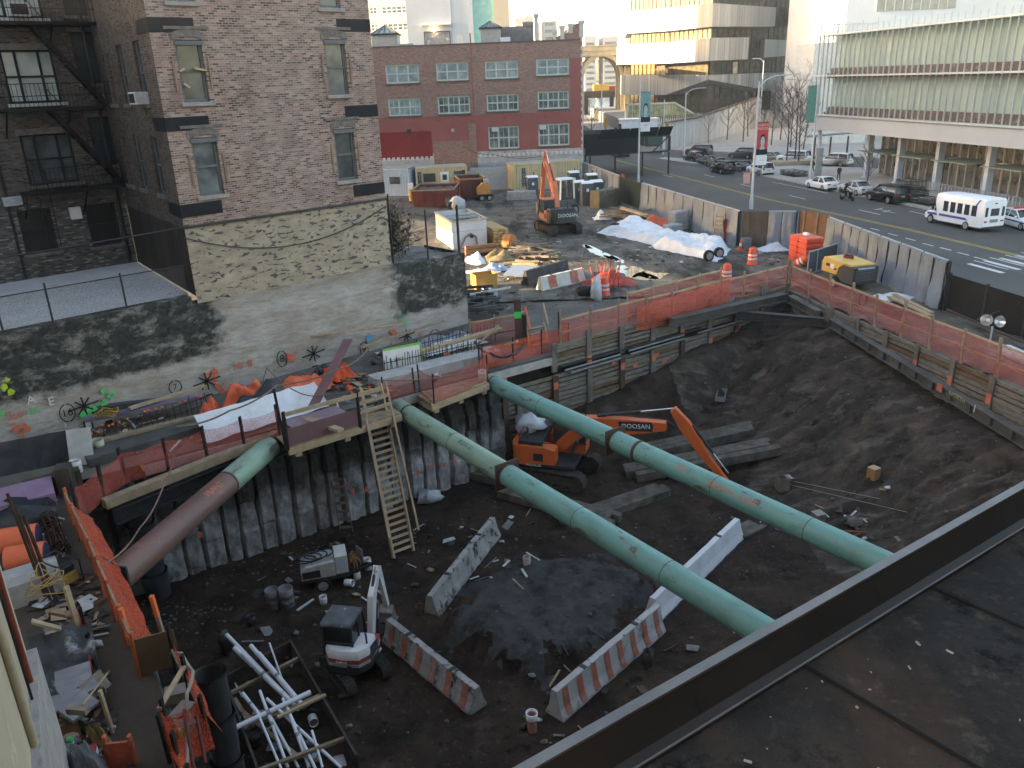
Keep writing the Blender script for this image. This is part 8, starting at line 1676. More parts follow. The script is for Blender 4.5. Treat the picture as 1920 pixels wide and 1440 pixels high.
q=MB();q.prism([(-1.35,-.75,.72),(-.1,-.75,.72),(.05,-.75,1.12),(.55,-.75,1.42),(-1.2,-.75,1.5),(-1.35,-.75,1.2)],(0,1.5,0));q.prism([(.05,-.7,1.3),(1.05,-.7,1.33),(1.0,-.7,1.42),(0,-.7,1.46)],(0,1.4,0));q.build('hood',yel_p,t,.06)
q=MB();q.prism([(-1.3,-.72,.42),(1.25,-.72,.42),(1.28,-.72,1.32),(.5,-.72,1.34),(.02,-.72,1.06),(-.1,-.72,.72),(-1.3,-.72,.72)],(0,1.44,0));q.build('lower_body',mat('compressor_black',(.04,.04,.045),(.028,.028,.03),2,.5),t,.03)
for k in range(6):q=MB();q.box(1.285,1.31,-.6,.6,.62+k*.1,.67+k*.1);q.build('grille_slat',mat('slat_grey',(.14,.145,.15)),t)
q=MB();q.box(-1.0,-.68,-.765,-.752,1.05,1.2);q.box(-.28,-.1,-.765,-.752,.95,1.05);q.build('badge',black_p,t);q=MB();q.box(-.62,-.32,-.765,-.752,.98,1.22);q.build('badge',white_p,t);q=MB();q.box(1.29,1.30,-.5,.5,1.22,1.30);q.build('badge',mat('pale_blue_badge',(.45,.52,.6)),t)
q=MB();q.tube([(-.35+.28*cos(k*.55),.1+.22*sin(k*.55),1.5+.004*k)for k in range(30)],.03,6);q.build('hose_coil',mat('red_brown_hose',(.20,.07,.05)),t);q=MB();q.beam((-1.3,0,.45),(-2.2,0,.4),.1,.1);q.build('drawbar',black_p,t)
for s in(-1,1):wheel(t,(-.1,s*.8,.32),.32,.2,s)
rbm=mat('barricade_orange',(.62,.075,.03),(.50,.055,.025),2,.5);c=P(1508,492,.03);rs=thing('barricade_stack','stack of bright red orange plastic barricades by the street hoarding','barricades',(c.x,c.y,.03),FR.rz,local=True)
for k in range(5):
    for j in range(2):q=MB();z=.05+k*.32;x=-.9+j*.95;q.prism([(x,-.55,z),(x+.9,-.55,z),(x+.9,-.55,z+.26),(x+.75,-.55,z+.30),(x+.15,-.55,z+.30),(x,-.55,z+.26)],(0,1.1,0));q.build('barricade',rbm,rs,.04)
q=MB();q.bx((.1,-.1,1.75),(.4,.2,.14));q.build('white_parcel',white_p,rs)
q=MB();a,b=P(1512,518,.0),P(1566,500,.0);q.beam(a+V((0,0,.75)),b+V((0,0,.75)),.06,1.3);t=q.solo('sheet_panel',mat('grey_panel',(.11,.115,.125),(.08,.082,.09),1),'dark grey framed sheet panel standing between the barricades and the compressor','panel');q=MB();d_=(b-a).normalized();nn=V((d_.y,-d_.x,0));nn=nn if nn.y<0 else-nn
for z in(.12,1.38):q.beam(a+nn*.04+V((0,0,z)),b+nn*.04+V((0,0,z)),.05,.05)
for k in(0,.3,1):q.beam(a.lerp(b,k)+nn*.04+V((0,0,.1)),a.lerp(b,k)+nn*.04+V((0,0,1.4)),.05,.05)
q.build('frame',galv,t,off=t.location);q=MB();q.bx(a.lerp(b,.5)+nn*.06+V((0,0,.45)),(.4,.02,.5),atan2(d_.y,d_.x));q.build('poster',mat('poster_blue',(.25,.36,.50)),t,off=t.location)
whb_=mat('reflective_white',(.66,.66,.66),None,3,.4)
def barrel(px,py,label,rz_=0,tilt=None,z=None):
    p=yz(px,py);t=thing('traffic_barrel',label,'traffic barrel',p if z is None else V((p.x,p.y,z)),rz_,'orange and white traffic barrels',local=True);prof=[(.31,0),(.31,.08),(.28,.09)];q=MB();q.lathe((0,0,0),[(.33,0),(.33,.07),(.285,.08),(.28,.28),(.265,.29),(.262,.48),(.25,.49),(.245,.68),(.235,.69),(.23,.92),(.20,.97),(.05,.98),(.001,.98)],20);q.build('body',rbm,t)
    for z0,z1,r0,r1 in((.30,.40,.270,.268),(.52,.63,.255,.252)):q=MB();q.lathe((0,0,0),[(r0+.004,z0),(r1+.004,z1)],20);q.build('white_band',whb_,t)
    q=MB();q.tube([(-.1,0,.97),(-.06,0,1.06),(.06,0,1.06),(.1,0,.97)],.02,6);q.build('handle',rbm,t)
    if tilt:t.rotation_euler=tilt
barrel(1410,497,'orange and white barrel standing clear in the yard near the pit corner');barrel(1362,528,'orange and white barrel behind the red net at the back of the pit');barrel(1492,500,'orange barrel tipped against the barricade stack',0,(.9,.2,.5));barrel(1133,555,'orange barrel among the net bundles by the steps')
p=yz(1388,471);t=thing('traffic_cone','orange traffic cone with a white collar by the timber door','traffic cone',p,0,local=True);q=MB();q.box(-.2,.2,-.2,.2,0,.04);q.lathe((0,0,0),[(.15,.04),(.03,.72),(.001,.72)],16);q.build('cone',rbm,t);q=MB();q.lathe((0,0,0),[(.108,.30),(.075,.48)],16);q.build('collar',whb_,t)
a=yz(1342,460);ladder('step_ladder','old step ladder leaning at the hoarding beside the timber door',a,a+V((.35,.5,2.0)),(1,-.5,0),.5,.28,(.04,.08),wood);q=MB();q.beam(a+V((.85,.2,0)),a+V((.75,.6,1.6)),.45,.06);q.solo('red_board',mat('red_board',(.30,.045,.04)),'dark red board leaning beside the old step ladder','board')
q=MB();q.beam(yz(1330,452),yz(1340,440)+V((.5,.4,1.5)),.05,.05);q.solo('stake',wood,'stake leaning on the hoarding left of the step ladder','stake');q=MB();q.bx(yz(1398,470)+V((0,0,.4)),(.5,.45,.8),.3);q.solo('grey_crate',mat('crate_grey',(.16,.165,.17)),'grey crate at the foot of the timber door','crate')
rag('sand_heap','pale rubble and sheeting at the near end of the grey hoarding','rubble',1675,560,1.1,1.0,.3,white_tarp,21)
q=MB();a,b=P(1668,556,.25),P(1745,592,.25);q.beam(a,b,.3,.06);q.beam(a+V((.3,.2,.06)),b+V((.2,.3,.06)),.2,.06);q.solo('lumber_board',wood_new,'pale boards lying behind the street side netting','timber')
q=MB()
for k in range(16):a_=P(1618,562,1.0);q.tube([a_+V((.06*k/16+.28*cos(t_*.5)*.6,.05,.32*sin(t_*.5)-.0))for t_ in range(14)],.018,5)if k%4==0 else None
q.solo('hose_coil',black_p,'black hose coil hung on a post of the street side netting','hose')
rag('net_bundle','red orange net bunched up behind the back fence near the steps','net',1140,535,1.5,.8,.8,netting('bundled_net',(.42,.06,.04),.8),31)
q=MB()
for k in range(16):
    p=yz(rnd.uniform(1100,1160),rnd.uniform(525,545));q.beam(p,p+V((rnd.uniform(-.4,.4),rnd.uniform(-.3,.3),rnd.uniform(.8,1.6))),.05,.03)
q.solo('stake_bundle',mat('orange_stake',(.42,.08,.045),(.3,.06,.04),3),'orange painted stakes sticking up from the bunched net','stakes')
q=MB();q.blob(yz(1118,562)+V((0,0,.4)),.5,12,.4,5,(.6,.7,1.5));q.solo('plastic_sack',sack,'white plastic sack hanging on the back fence by the net bundle','sack');q=MB();q.blob(yz(1098,560)+V((0,0,.35)),.4,10,.4,6,(1.2,.7,.7));q.solo('rubbish_bag',black_p,'black rubbish bag beside the white sack behind the back fence','bag')
cable('overhead_cable',[V((-4,88.5,4.6)),V((-1,90,3.6)),V((4,88,3.4))],.03,black_p,'thin wire strung past the cream office container',sag=.3)
def gz(px,py,z=0.0):return P(px,py,z)
rebar=mat('rusty_rebar',(.07,.04,.03),(.03,.022,.018),6,.8)
capm=mat('orange_cap',(.70,.17,.06))
def dowels(label,a,b,n,h,z0,caps,seed):
    R_=random.Random(seed);A_,B_=V(a),V(b);t=thing('rebar_row',label,'rebar',A_,group='starter bars along the wall')
    q=MB();c=MB();d=(B_-A_).normalized()
    for k in range(n):
        p=A_.lerp(B_,(k+R_.uniform(-.15,.15))/n);l=V((R_.uniform(-.06,.06),R_.uniform(-.06,.06),h*R_.uniform(.85,1.1)));q.tube([p,p+l],.016,5)
        if caps and R_.random()<.6:c.lathe(p+l,[(.02,-.05),(.045,-.03),(.05,.02),(.001,.03)],8)
    q.beam(A_+V((0,0,h*.4)),B_+V((0,0,h*.4)),.025,.025);q.beam(A_+V((0,0,h*.75)),B_+V((0,0,h*.75)),.025,.025)
    q.build('bar',rebar,t)
    if c.v:c.build('safety_cap',capm,t)
dowels('row of starter bars with orange caps at the left below the stained wall',gz(165,852,.0),gz(400,768,.0),22,.75,0,True,1)
dowels('dense row of dark starter bars between the ladder and the red net',gz(712,712),gz(905,668),38,.85,0,False,2);dowels('second row of dark starter bars nearer the stained wall',gz(780,672),gz(925,636),26,.8,0,False,3)
q=MB();a,b=gz(700,725),gz(930,668);q.beam(a+V((0,0,.12)),b+V((0,0,.12)),.9,.5);q.solo('footing_kerb',conc,'concrete footing kerb behind the platforms','kerb')
q=MB();a,b=gz(160,868),gz(420,790);q.beam(a+V((0,0,.08)),b+V((0,0,.08)),1.0,.4);q.solo('footing_kerb',mat('wet_footing',(.11,.11,.105),(.04,.04,.038),1.2,.7),'wet dark footing kerb below the starter bars','kerb')
def rag3(name,label,cat,A_,B_,w_,h,m,seed,nrm=(.67,-.745,0),n=30,z=0,fold=.12,group=None):
    A_,B_=V(A_),V(B_);nn=V(nrm).normalized();q=MB()
    def f(u,v):e=min(u,1-u)*4;k=sm(min(1,e));return A_.lerp(B_,u)+nn*(w_*(v-.5)+fold*noise.noise(V((u*9,v*4,seed))))+V((0,0,z+.04+h*k*(1-(2*v-1)**2)*(.75+.5*noise.noise(V((u*4,v*2,seed+5))))+fold*.8*abs(noise.noise(V((u*12,v*8,seed+2))))))
    q.grid(f,n,12);return q.solo(name,m,label,cat,group=group)
navy=mat('navy_tarp',(.02,.022,.032),(.012,.013,.018),3,.5,0,.4,5)
rag3('tarpaulin','navy tarp hanging in folds in front of the orange one by the wall','tarpaulin',gz(425,788),gz(560,745),1.0,.85,navy,1,fold=.2);rag3('tarpaulin','orange tarp spread against the stained wall above the white plastic','tarpaulin',gz(510,752),gz(620,722),1.0,.7,orange_tarp,2,fold=.2);rag3('tarpaulin','knotted orange tarp end at the left of the navy tarp','tarpaulin',gz(375,785),gz(415,772),.6,.6,orange_tarp,3,fold=.15)
rag3('tarpaulin','narrow orange tarp strip along the top of the navy tarp','tarpaulin',gz(410,772),gz(505,742),.35,.9,orange_tarp,4)
q=MB();a,b=gz(375,822),gz(600,755);nn=V((.60,-.80,0));q.grid(lambda u,v:a.lerp(b,u)+nn*(-.3+1.1*v)+V((0,0,.75-.4*v-.25*v*v+.07*noise.noise(V((u*7,v*4,1))))),26,10);q.solo('plastic_sheet',white_tarp,'pale plastic sheet sloping down below the navy tarp','sheet')
rag3('clothing_heap','heap of orange clothing and bags behind the ladder head','clothing',gz(600,722),gz(665,702),.8,.6,mat('orange_fabric',(.66,.10,.045),(.48,.07,.03),2,.8),7,fold=.2);rag3('rubbish_bag','black bag and boots among the orange clothing','bag',gz(585,720),gz(618,700),.6,.55,black_p,8,fold=.15)
rag3('plastic_sheet','white insulation roll lying along the wall towards the right','sheet',gz(790,668),gz(905,640),.8,.5,white_tarp,9);rag3('tarpaulin','grey tarp lying behind the white insulation roll','tarpaulin',gz(755,668),gz(890,632),.9,.55,mat('grey_tarp',(.22,.24,.29),(.16,.17,.2),2,.6),10)
q=MB();a,b=gz(722,705),gz(792,690);q.beam(a+V((0,0,.6)),b+V((0,0,.6)),.05,1.0);t=q.solo('insulation_board',white_p,'white board with green edges propped behind the starter bars','board');q=MB();q.beam(a+V((0,-.04,1.1)),b+V((0,-.04,1.1)),.04,.07);q.beam(b+V((0,-.04,.1)),b+V((0,-.04,1.1)),.04,.07);q.build('green_edge',mat('green_tape',(.20,.55,.12)),t,off=t.location)
for i,(a,b,w_,h_,m,lb,z_)in enumerate((((165,815),(390,768),.3,.12,mat('purple_board',(.20,.16,.22),(.12,.10,.13),1.5,.7),'long mauve foam board lying below the stained wall',.55),((160,800),(300,783),.28,.25,mat('dark_plank',(.07,.07,.08)),'dark grey plank at the foot of the stained wall',.6),((250,800),(390,755),.25,.06,wood_new,'thin pale batten above the mauve board',.7),((190,845),(385,795),.25,.1,wood,'grey plank laid along the starter bars at the left',.35),((548,690),(760,662),.22,.06,rail_m,'long pale batten resting above the orange clothing',1.3),((680,705),(835,650),.2,.05,wood,'batten crossing behind the ladder head',1.2),((740,700),(940,640),.3,.12,wood_new,'pale formwork timber along the starter bars',.6),((590,790),(660,700),.35,.05,MC['purple_plywood'],'purple plywood strip leaning behind the guard rail',.55),((540,800),(640,770),.9,.04,mat('mauve_sheet',(.30,.22,.25)),'mauve board lying flat on the platform',.05),((575,790),(640,812),.25,.1,wood_new,'pale offcut lying on the left platform',.1))):
    A_,B_=gz(*a),gz(*b);q=MB();q.beam(A_+V((0,0,z_)),B_+V((0,0,z_+(.9 if i==7 else 0))),w_,h_);q.solo('plank',m,lb,'plank')
bucket(187,850,'cream paint bucket behind the left red net',0,r=.2,h=.5,m=mat('cream_bucket',(.50,.46,.36),(.3,.26,.2),3));bucket(145,885,'white bucket by the corner of the black sheet',0,r=.17,h=.4);bucket(905,712,'white bucket on the netted platform between the struts',-.15,r=.17,h=.4);bucket(218,838,'small white bottle on the footing at the left',0,r=.07,h=.25)
q=MB();a,b=gz(-60,905),gz(150,862);q.grid(lambda u,v:a.lerp(b,u)+V((-.15*v,.2*v,-.1+1.1*v))+V((0,.06*noise.noise(V((u*7,v*3,1))),0)),20,8);q.solo('black_sheeting',navy,'black sheet screening the foot of the stained wall at the left edge','sheet')
q=MB();a=gz(155,872);q.beam(a,a+V((-.1,.4,1.1)),.7,.1);q.solo('white_sheet_board',mat('dirty_white_panel',(.42,.43,.43),(.3,.3,.3),2),'dirty white panel with a looped cable beside the black sheet','panel')
q=MB();a=gz(205,815);
for k in range(3):q.tube([a+V((.35*cos(i*.45)*(1-.1*k)+.1*k,.2*sin(i*.45),.75+.08*k+.05*sin(i*1.3)))for i in range(16)],.035,5)
q.solo('rope_coil',mat('yellow_rope',(.30,.21,.05),(.18,.12,.03),5),'yellow rope coil lying on the boards below the stained wall','rope')
cable('rope',[gz(325,852,.9),gz(310,900,.2),gz(262,990,-.3),gz(190,1060,.5)],.025,mat('brown_rope',(.24,.15,.12)),'brown rope swinging from the left netting down past the corner strut','rope',sag=.15);cable('rope',[gz(330,800,.9),gz(430,770,1.0),gz(520,722,1.1),gz(640,690,1.3),gz(690,655,1.3)],.03,mat('brown_rope2',(.20,.15,.11)),'brown hose looping over the tarps to the ladder head','rope',sag=.12);cable('rope',[gz(470,745,.6),gz(500,690,1.6),gz(580,742,.8),gz(700,712,1.2),gz(905,690,.9)],.02,mat('grey_rope',(.15,.13,.12)),'grey cable draped over the tarp peak and starter bars','rope',sag=.2)
cable('hose',[gz(890,640,.7),gz(920,662,.6),gz(960,665,.5),gz(985,640,.7)],.05,black_p,'thick black hose hanging by the wall corner','hose',sag=.15)
for i,(a,b,lb)in enumerate((((885,655),(935,610),'pale batten propped up in front of the wall corner'),((900,660),(970,640),'batten crossing the propped one at the wall corner'))):q=MB();q.beam(gz(*a,.1),gz(*b,1.1),.1,.07);q.solo('batten',rail_m,lb,'batten')
rag3('green_scrap','dark hose and net tangle at the edge below the short netted platform','net',gz(705,765),gz(735,752),.3,.2,black_p,12)
walk=mat('walkway_mud',(.085,.068,.053),(.05,.04,.032),.7,.85,0,.4,8,spots=((.03,.026,.022),1.1,.58,.74))
dC=V((.562,-.827,0));nC=V((-.827,-.562,0))
q=MB()
def wk(u,v):p=FC.w(FC.len*(1-u)+.5,.05+2.6*v,0);return p+V((0,0,.02+.04*noise.noise(V((u*20,v*4,2)))+.015*noise.noise(V((u*90,v*15,2)))))
q.grid(wk,70,12);q.struct('walkway',walk)
net_fence('long bright orange net fence down the left side of the pit',[gz(137,985),gz(183,1080),gz(262,1268)],1.0,orange_net,[3,4],post_m=mat('orange_lath',(.50,.12,.05),(.3,.09,.05),4),rails=(.98,),sagz=.08,rail_mat=wood,seed=12,flare=-.55)
gd=gz(262,1268);ge=gz(322,1262);q=MB();q.beam(gd+V((0,0,.45)),ge+V((.1,.25,.45)),.03,.85);q.solo('plywood_sheet',mat('muddy_plywood',(.17,.125,.085),(.10,.075,.05),1.2,.85),'muddy plywood sheet closing the gap between the orange nets','plywood panel')
for px,py,lb in((256,1235,'orange tipped stake at the left of the plywood sheet'),(312,1210,'orange tipped stake at the right of the plywood sheet')):
    b=gz(px,py);t=thing('stake',lb,'stake',b);q=MB();q.beam(b,b+V((-.05,0,.75)),.09,.07);q.build('shaft',wood,t);q=MB();q.beam(b+V((-.05,0,.75)),b+V((-.08,0,1.25)),.095,.075);q.build('painted_tip',capm,t)
net_fence('orange net fence turning round the stair opening beside the black chute',[gz(330,1255),gz(395,1390),gz(320,1430)],1.0,orange_net,[2,1],rails=(.5,),sagz=.1,rail_mat=wood,seed=14,flare=-.25)
net_fence('red orange net leaning out at the bottom left of the pit',[gz(318,1400),gz(365,1530)],.95,orange_net,2,rails=(),sagz=.1,seed=15,flare=-.3)
q=MB();a,b=gz(345,1250,.9),gz(298,1330,.9);q.beam(a,b,.08,.06);q.solo('batten',rail_m,'pale batten laid across the corner of the orange nets','batten')
cable('hose',[gz(262,1215,.6),gz(300,1215,.2),gz(340,1225,.6),gz(362,1260,.9),gz(350,1300,.9),gz(350,1440,.3)],.035,mat('beige_hose',(.32,.28,.23)),'beige hose looping over the plywood sheet and the orange net','hose',sag=.05)
for i,(a,b,lb)in enumerate((((345,1330),(365,1450),'brown hose hanging inside the red net at the bottom left'),((365,1320),(385,1430),'second brown hose hanging inside the red net'))):cable('hose',[gz(*a,.8),gz(*b,.1)],.03,mat('dark_red_hose',(.16,.06,.05)),lb,'hose',sag=-.1)
for i,(px,py,lb)in enumerate(((335,1310,'pale concrete block on the walkway by the orange net'),(345,1348,'second pale block inside the orange net'),(352,1372,'third pale block inside the orange net'))):p=gz(px,py);q=MB();q.bx(p+V((0,0,.12)),(.45,.3,.22),.3+i);q.solo('concrete_block',mat('muddy_block',(.30,.27,.25),(.2,.17,.15),3),lb,'block')
q=MB();p=gz(345,1415);q.blob(p+V((0,0,.5)),.1,10,.2,2,(.8,.5,1.2));q.solo('work_glove',mat('glove_yellow',(.55,.42,.18)),'yellow work glove hooked on the orange net','glove')
def chute(label,pts,r0,r1,L,first_tilt=None):
    t=thing('debris_chute',label,'debris chute',pts[0],group='black rubbish chutes')
    for k,(a,b)in enumerate(zip(pts,pts[1:])):
        a,b=V(a),V(b);d=(b-a).normalized();q=MB();q.tube([a,a+d*.06,b],[r0*1.06,r0,r1],24,False);q.tube([b,a+d*.02],[r1*.97,r0*.96],24,False);q.build('tub',mat('chute_plastic',(.045,.047,.052),(.02,.021,.024),2,.45,spots=((.13,.13,.13),3,.66,.78)),t)
        q=MB();q.tube([a+V((0,0,0)),a+d*.05],[r0*1.09,r0*1.09],24,False);q.build('rim',black_p,t)
c0=gz(240,900,-.3);cA=[V((-12.45,22.62,-.25)),V((-12.1,22.8,-1.05))]
chute('long black rubbish chute hanging in the corner of the pit',[cA[0],cA[1]],.46,.36,1);
cb=V((-12.05,22.8,0));t=bpy.data.objects['debris_chute']
for k in range(4):
    a=cb+V((.06*k,-.05*k,-.85-.88*k));b=cb+V((.06*k+.03,-.05*k,-1.78-.88*k));q=MB();q.tube([a,b],[.45,.37],24,False);q.tube([b,a+V((0,0,-.02))],[.36,.43],24,False);q.build('tub',MC['chute_plastic'],t)
e0=gz(392,1262,-.2);chute('black rubbish chute at the bottom left beside the orange net',[e0,e0+V((.05,-.1,-1.0)),e0+V((.12,-.25,-2.0)),e0+V((.2,-.4,-3.0)),e0+V((.25,-.5,-4.0))],.33,.29,1)
for i,(px,py,lb)in enumerate(((88,1128,'leaning rusty rebar furthest left in the cluster'),(97,1132,'leaning rusty rebar second in the cluster'),(104,1126,'leaning rusty rebar third in the cluster'),(110,1136,'leaning rusty rebar at the right of the cluster'))):b=gz(px,py);q=MB();q.tube([b,b+V((-.55+.08*i,.5-.1*i,2.6-.25*i))],.035,7);q.solo('rebar',rebar,lb,'rebar',group='standing rebars at the left')
foam=mat('purple_foam',(.28,.19,.28),(.21,.14,.21),1.5,.7);a=gz(35,968);q=MB()
for k in range(4):q.bx(a+V((-.3,.1,.12+.14*k)),(2.4,1.3,.13),.55)
q.solo('foam_board_stack',foam,'stack of purple foam boards at the left edge','foam boards');q=MB();q.blob(gz(40,985)+V((0,0,.3)),.8,12,.4,2,(1.3,.8,.5));q.solo('rubbish_bag',navy,'navy and black bag slumped below the purple foam boards','bag')
for i,(px,py,lb)in enumerate(((45,1040,'orange fabric roll at the back of the pair'),(60,1075,'orange fabric roll at the front of the pair'))):a=gz(px-38,py+5)+V((0,0,.45));b=gz(px+35,py-8)+V((0,0,.45));t=thing('fabric_roll',lb,'roll',a,group='orange fabric rolls');q=MB();q.tube([a,b],[.33,.32],18);q.build('roll',mat('orange_roll',(.66,.16,.08),(.52,.11,.05),2,.8,0,.4,6),t);q=MB();d=(b-a).normalized();q.tube([b+d*.002,b+d*.02],[.30,.27],18);q.build('blue_end',mat('navy_lining',(.05,.05,.12)),t)
q=MB();a=gz(62,1115);q.bx(a+V((0,0,.3)),(1.3,.9,.6),.6);q.solo('concrete_footing',conc,'square concrete block under the orange rolls','block')
g_=gz(118,1095);t=thing('generator','small yellow and black generator in a tube frame on the walkway','generator',g_,-.5,local=True);q=MB();q.box(-.3,.3,-.25,.25,.08,.36);q.build('tank',mat('generator_yellow',(.42,.28,.07),(.25,.17,.05),3),t,.03);q=MB();q.box(-.28,.28,-.22,.22,.36,.55);q.build('engine',black_p,t,.03);q=MB()
for x in(-.38,.38):
    q.tube([(x,-.3,.02),(x,-.3,.62),(x,-.22,.7),(x,.22,.7),(x,.3,.62),(x,.3,.02)],.022,6)
for y in(-.3,.3):q.tube([(-.38,y,.05),(.38,y,.05)],.022,6);q.tube([(-.38,y*.75,.69),(.38,y*.75,.69)],.022,6)
q.build('tube_frame',black_p,t)
def cage(label,A_,B_,r_,seed):
    A_,B_=V(A_),V(B_);q=MB();d=(B_-A_).normalized();x=d.cross(V((0,0,1))).normalized();y=x.cross(d);L=(B_-A_).length
    for k in range(8):a=k*pi/4;q.tube([A_+x*r_*cos(a)+y*r_*sin(a),B_+x*r_*cos(a)+y*r_*sin(a)],.02,5)
    s=.1
    while s<L:c=A_+d*s;q.tube([c+x*r_*1.05*cos(k*pi/6)+y*r_*1.05*sin(k*pi/6)for k in range(13)],.012,4,False);s+=.22
    return q.solo('rebar_cage',rebar,label,'rebar cage')
cage('rebar cage lying beside the walkway with a pale cap',gz(68,908,.3),gz(112,1030,.3),.2,1);cage('thinner rebar cage lying nearer the orange net',gz(82,965,.22),gz(122,1030,.22),.14,2)
q=MB();a,b=gz(90,930),gz(118,915);q.bx(a.lerp(b,.5)+V((0,0,.3)),(1.5,.4,.5),.6);q.bx(gz(130,925)+V((0,0,.45)),(.4,.5,.9),.3);q.solo('wooden_crate',wood_dk,'dark crates by the corner of the red net','crate')
for i,(a,za,b,zb_,w_,lb)in enumerate((((155,1205),0,(140,1105),1.35,.16,'upright pale plank beside the walkway'),((60,1165),1.0,(162,1192),.25,.16,'pale plank sloping down to the upright one'),((85,1190),.2,(120,1180),.35,.1,'short plank under the sloping one'),((212,1375),0,(209,1310),.9,.08,'thin upright batten at the edge of the rubble'))):q=MB();A_=gz(*a);q.beam(gz(*a,za)if i!=0 and i!=3 else A_,gz(*b,zb_)if i not in(0,3)else A_+V((-.1,.1,zb_)),w_,.05);q.solo('plank',rail_m,lb,'plank')
q=MB();a=gz(105,1160);
for k in range(5):q.tube([a+V((.35*cos(i*.5+k)*(1-.08*k),.3*sin(i*.5+k*2)*(1-.05*k),.75+.12*k+.1*sin(i*.8+k)))for i in range(15)],.014,4)
q.solo('rope_coil',mat('tan_rope',(.45,.31,.13),(.32,.22,.09),5),'tan rope tangle at the foot of the standing rebars','rope')
net_fence('short red net strip edging the rubble beside the walkway',[gz(158,1180),gz(205,1345)],.55,netting('deep_red_net',(.42,.05,.03),.75),3,rails=(),seed=17,sagz=.05);net_fence('orange painted low barrier at the bottom edge near the walkway',[gz(205,1440),gz(258,1432)],.55,netting('deep_red_net2',(.55,.1,.05),.9),1,rails=(.9,),rail_mat=orange_mark,post_m=orange_mark,seed=18)
q=MB();a,b,c,d=gz(62,1235),gz(180,1205),gz(205,1330),gz(95,1380);q.grid(lambda u,v:a.lerp(b,u).lerp(d.lerp(c,u),v)+V((0,0,.55-.2*v+.15*noise.noise(V((u*4,v*4,6)))+.05*noise.noise(V((u*12,v*12,6))))),22,22);q.solo('tarpaulin',mat('cement_dusted_tarp',(.07,.075,.075),(.025,.028,.028),1.2,.7,0,.5,6,spots=((.42,.44,.46),1.5,.57,.72)),'dark tarp dusted with white cement over the rubble at the left','tarpaulin')
slabm=mat('grey_slab',(.24,.24,.25),(.16,.16,.17),3,.85)
for i,(px,py,s,rz_,lb)in enumerate(((150,1312,.62,.5,'grey paving slab on top of the dusted tarp'),(158,1332,.6,.9,'grey paving slab below the broom head'),(135,1355,.5,.4,'grey paving slab at the left of the lower pair'),(158,1362,.55,1.1,'grey paving slab at the right of the lower pair'),(186,1320,.5,1.2,'muddy slab with an orange edge tipped beside the broom'))):p=gz(px,py);q=MB();q.bx(p+V((0,0,.5-.05*i)),(s,s*.75,.08),rz_,m=Matrix.Translation(p+V((0,0,.55-.03*i)))@Matrix.Rotation(rz_,4,'Z')@Matrix.Rotation(.25 if i!=4 else.9,4,'X'));q.solo('paving_slab',slabm if i!=4 else mat('muddy_slab',(.27,.22,.18),(.17,.13,.1),3),lb,'slab',group='loose slabs on the rubble')
t=thing('broom','broom with a pale handle lying across the slabs','broom',gz(150,1330,.8));q=MB();q.cyl(gz(155,1322,.85),gz(202,1262,.9),.018,n=7);q.build('handle',rail_m,t);q=MB();a,b=gz(128,1330,.78),gz(164,1332,.78);q.beam(a,b,.14,.12);q.build('head',mat('broom_head',(.30,.25,.19),(.16,.13,.1),4),t)
rag3('burlap_heap','dark yellow burlap sack crumpled at the foot of the rubble','sacking',gz(165,1385),gz(218,1405),.7,.35,mat('mustard_burlap',(.24,.18,.07),(.14,.10,.04),4,.9,0,.5,8),22,fold=.12)
q=MB();p=gz(138,1412);q.lathe(p,[(.06,0),(.06,.22),(.03,.28)],12);t=q.solo('spray_can',white_p,'white spray can with a green cap at the bottom left','spray can');q=MB();q.lathe(p,[(.055,.26),(.055,.33),(.001,.34)],12);q.build('cap',mat('cap_green',(.08,.5,.18)),t,off=t.location)
q=MB();p=gz(172,1432);q.bx(p+V((0,0,.15)),(.25,.2,.35),.3);t=q.solo('fuel_can',mat('fuel_red',(.40,.04,.04)),'small red can with a white label at the bottom left','can');q=MB();q.bx(p+V((0,0,.2)),(.256,.206,.14),.3);q.build('label_patch',white_p,t,off=t.location)
rag3('rubble_heap','grey rubble and cement bags at the bottom left corner','rubble',gz(100,1425),gz(215,1460),1.6,.5,mat('grey_rubble',(.19,.19,.19),(.08,.08,.08),2,.9,0,.6,7),24,fold=.2)
K=gz(118,1450,0);dk=V((.50,-.866,0));nk=V((-.866,-.50,0));t=thing('cream_wall_building','cream rendered side wall of the neighbouring building at bottom left plus unseen sun blocking boxes','building',K);q=MB()
o=[K,K+nk*6,K+nk*6+dk*9,K+dk*9];q.prism([p+V((0,0,-1))for p in o][::-1],(0,0,19));q.box(-36,-21.5,2,28,-1,15);q.box(-42,-28,28.002,37,-1,15);q.build('wall',mat('cream_render',(.52,.46,.34),(.43,.38,.28),.9,.85,0,.2,9,spots=[((.26,.25,.22),.8,.62,.74),((.60,.57,.48),2,.6,.7)]),t)  # the two far boxes are unseen additions that block the sun
for s,m,r_ in((.9,mat('red_conduit',(.26,.07,.05)),.035),(1.35,black_p,.02),(2.4,mat('cream_pipe',(.48,.42,.30)),.06)):q=MB();p=K+dk*s-nk*.05;q.cyl(p+V((0,0,-1)),p+V((0,0,17)),r_,n=8);q.build('conduit',m,t)
q=MB();q.prism([K+nk*.1-V((0,0,1)),K-nk*.15-V((0,0,1)),K-nk*.10+dk*4-V((0,0,1)),K+nk*.1+dk*4-V((0,0,1))],(0,0,3.6));q.build('concrete_buttress',conc,t)
E0_=P(960,1440,8.0);E1_=P(1925,898,8.0);FE=Frame((E0_.x,E0_.y),(E1_.x,E1_.y));rt=thing('near_building','building with a flat tar roof and dark metal parapet in the near foreground','building',FE.w(0,0,7.5))
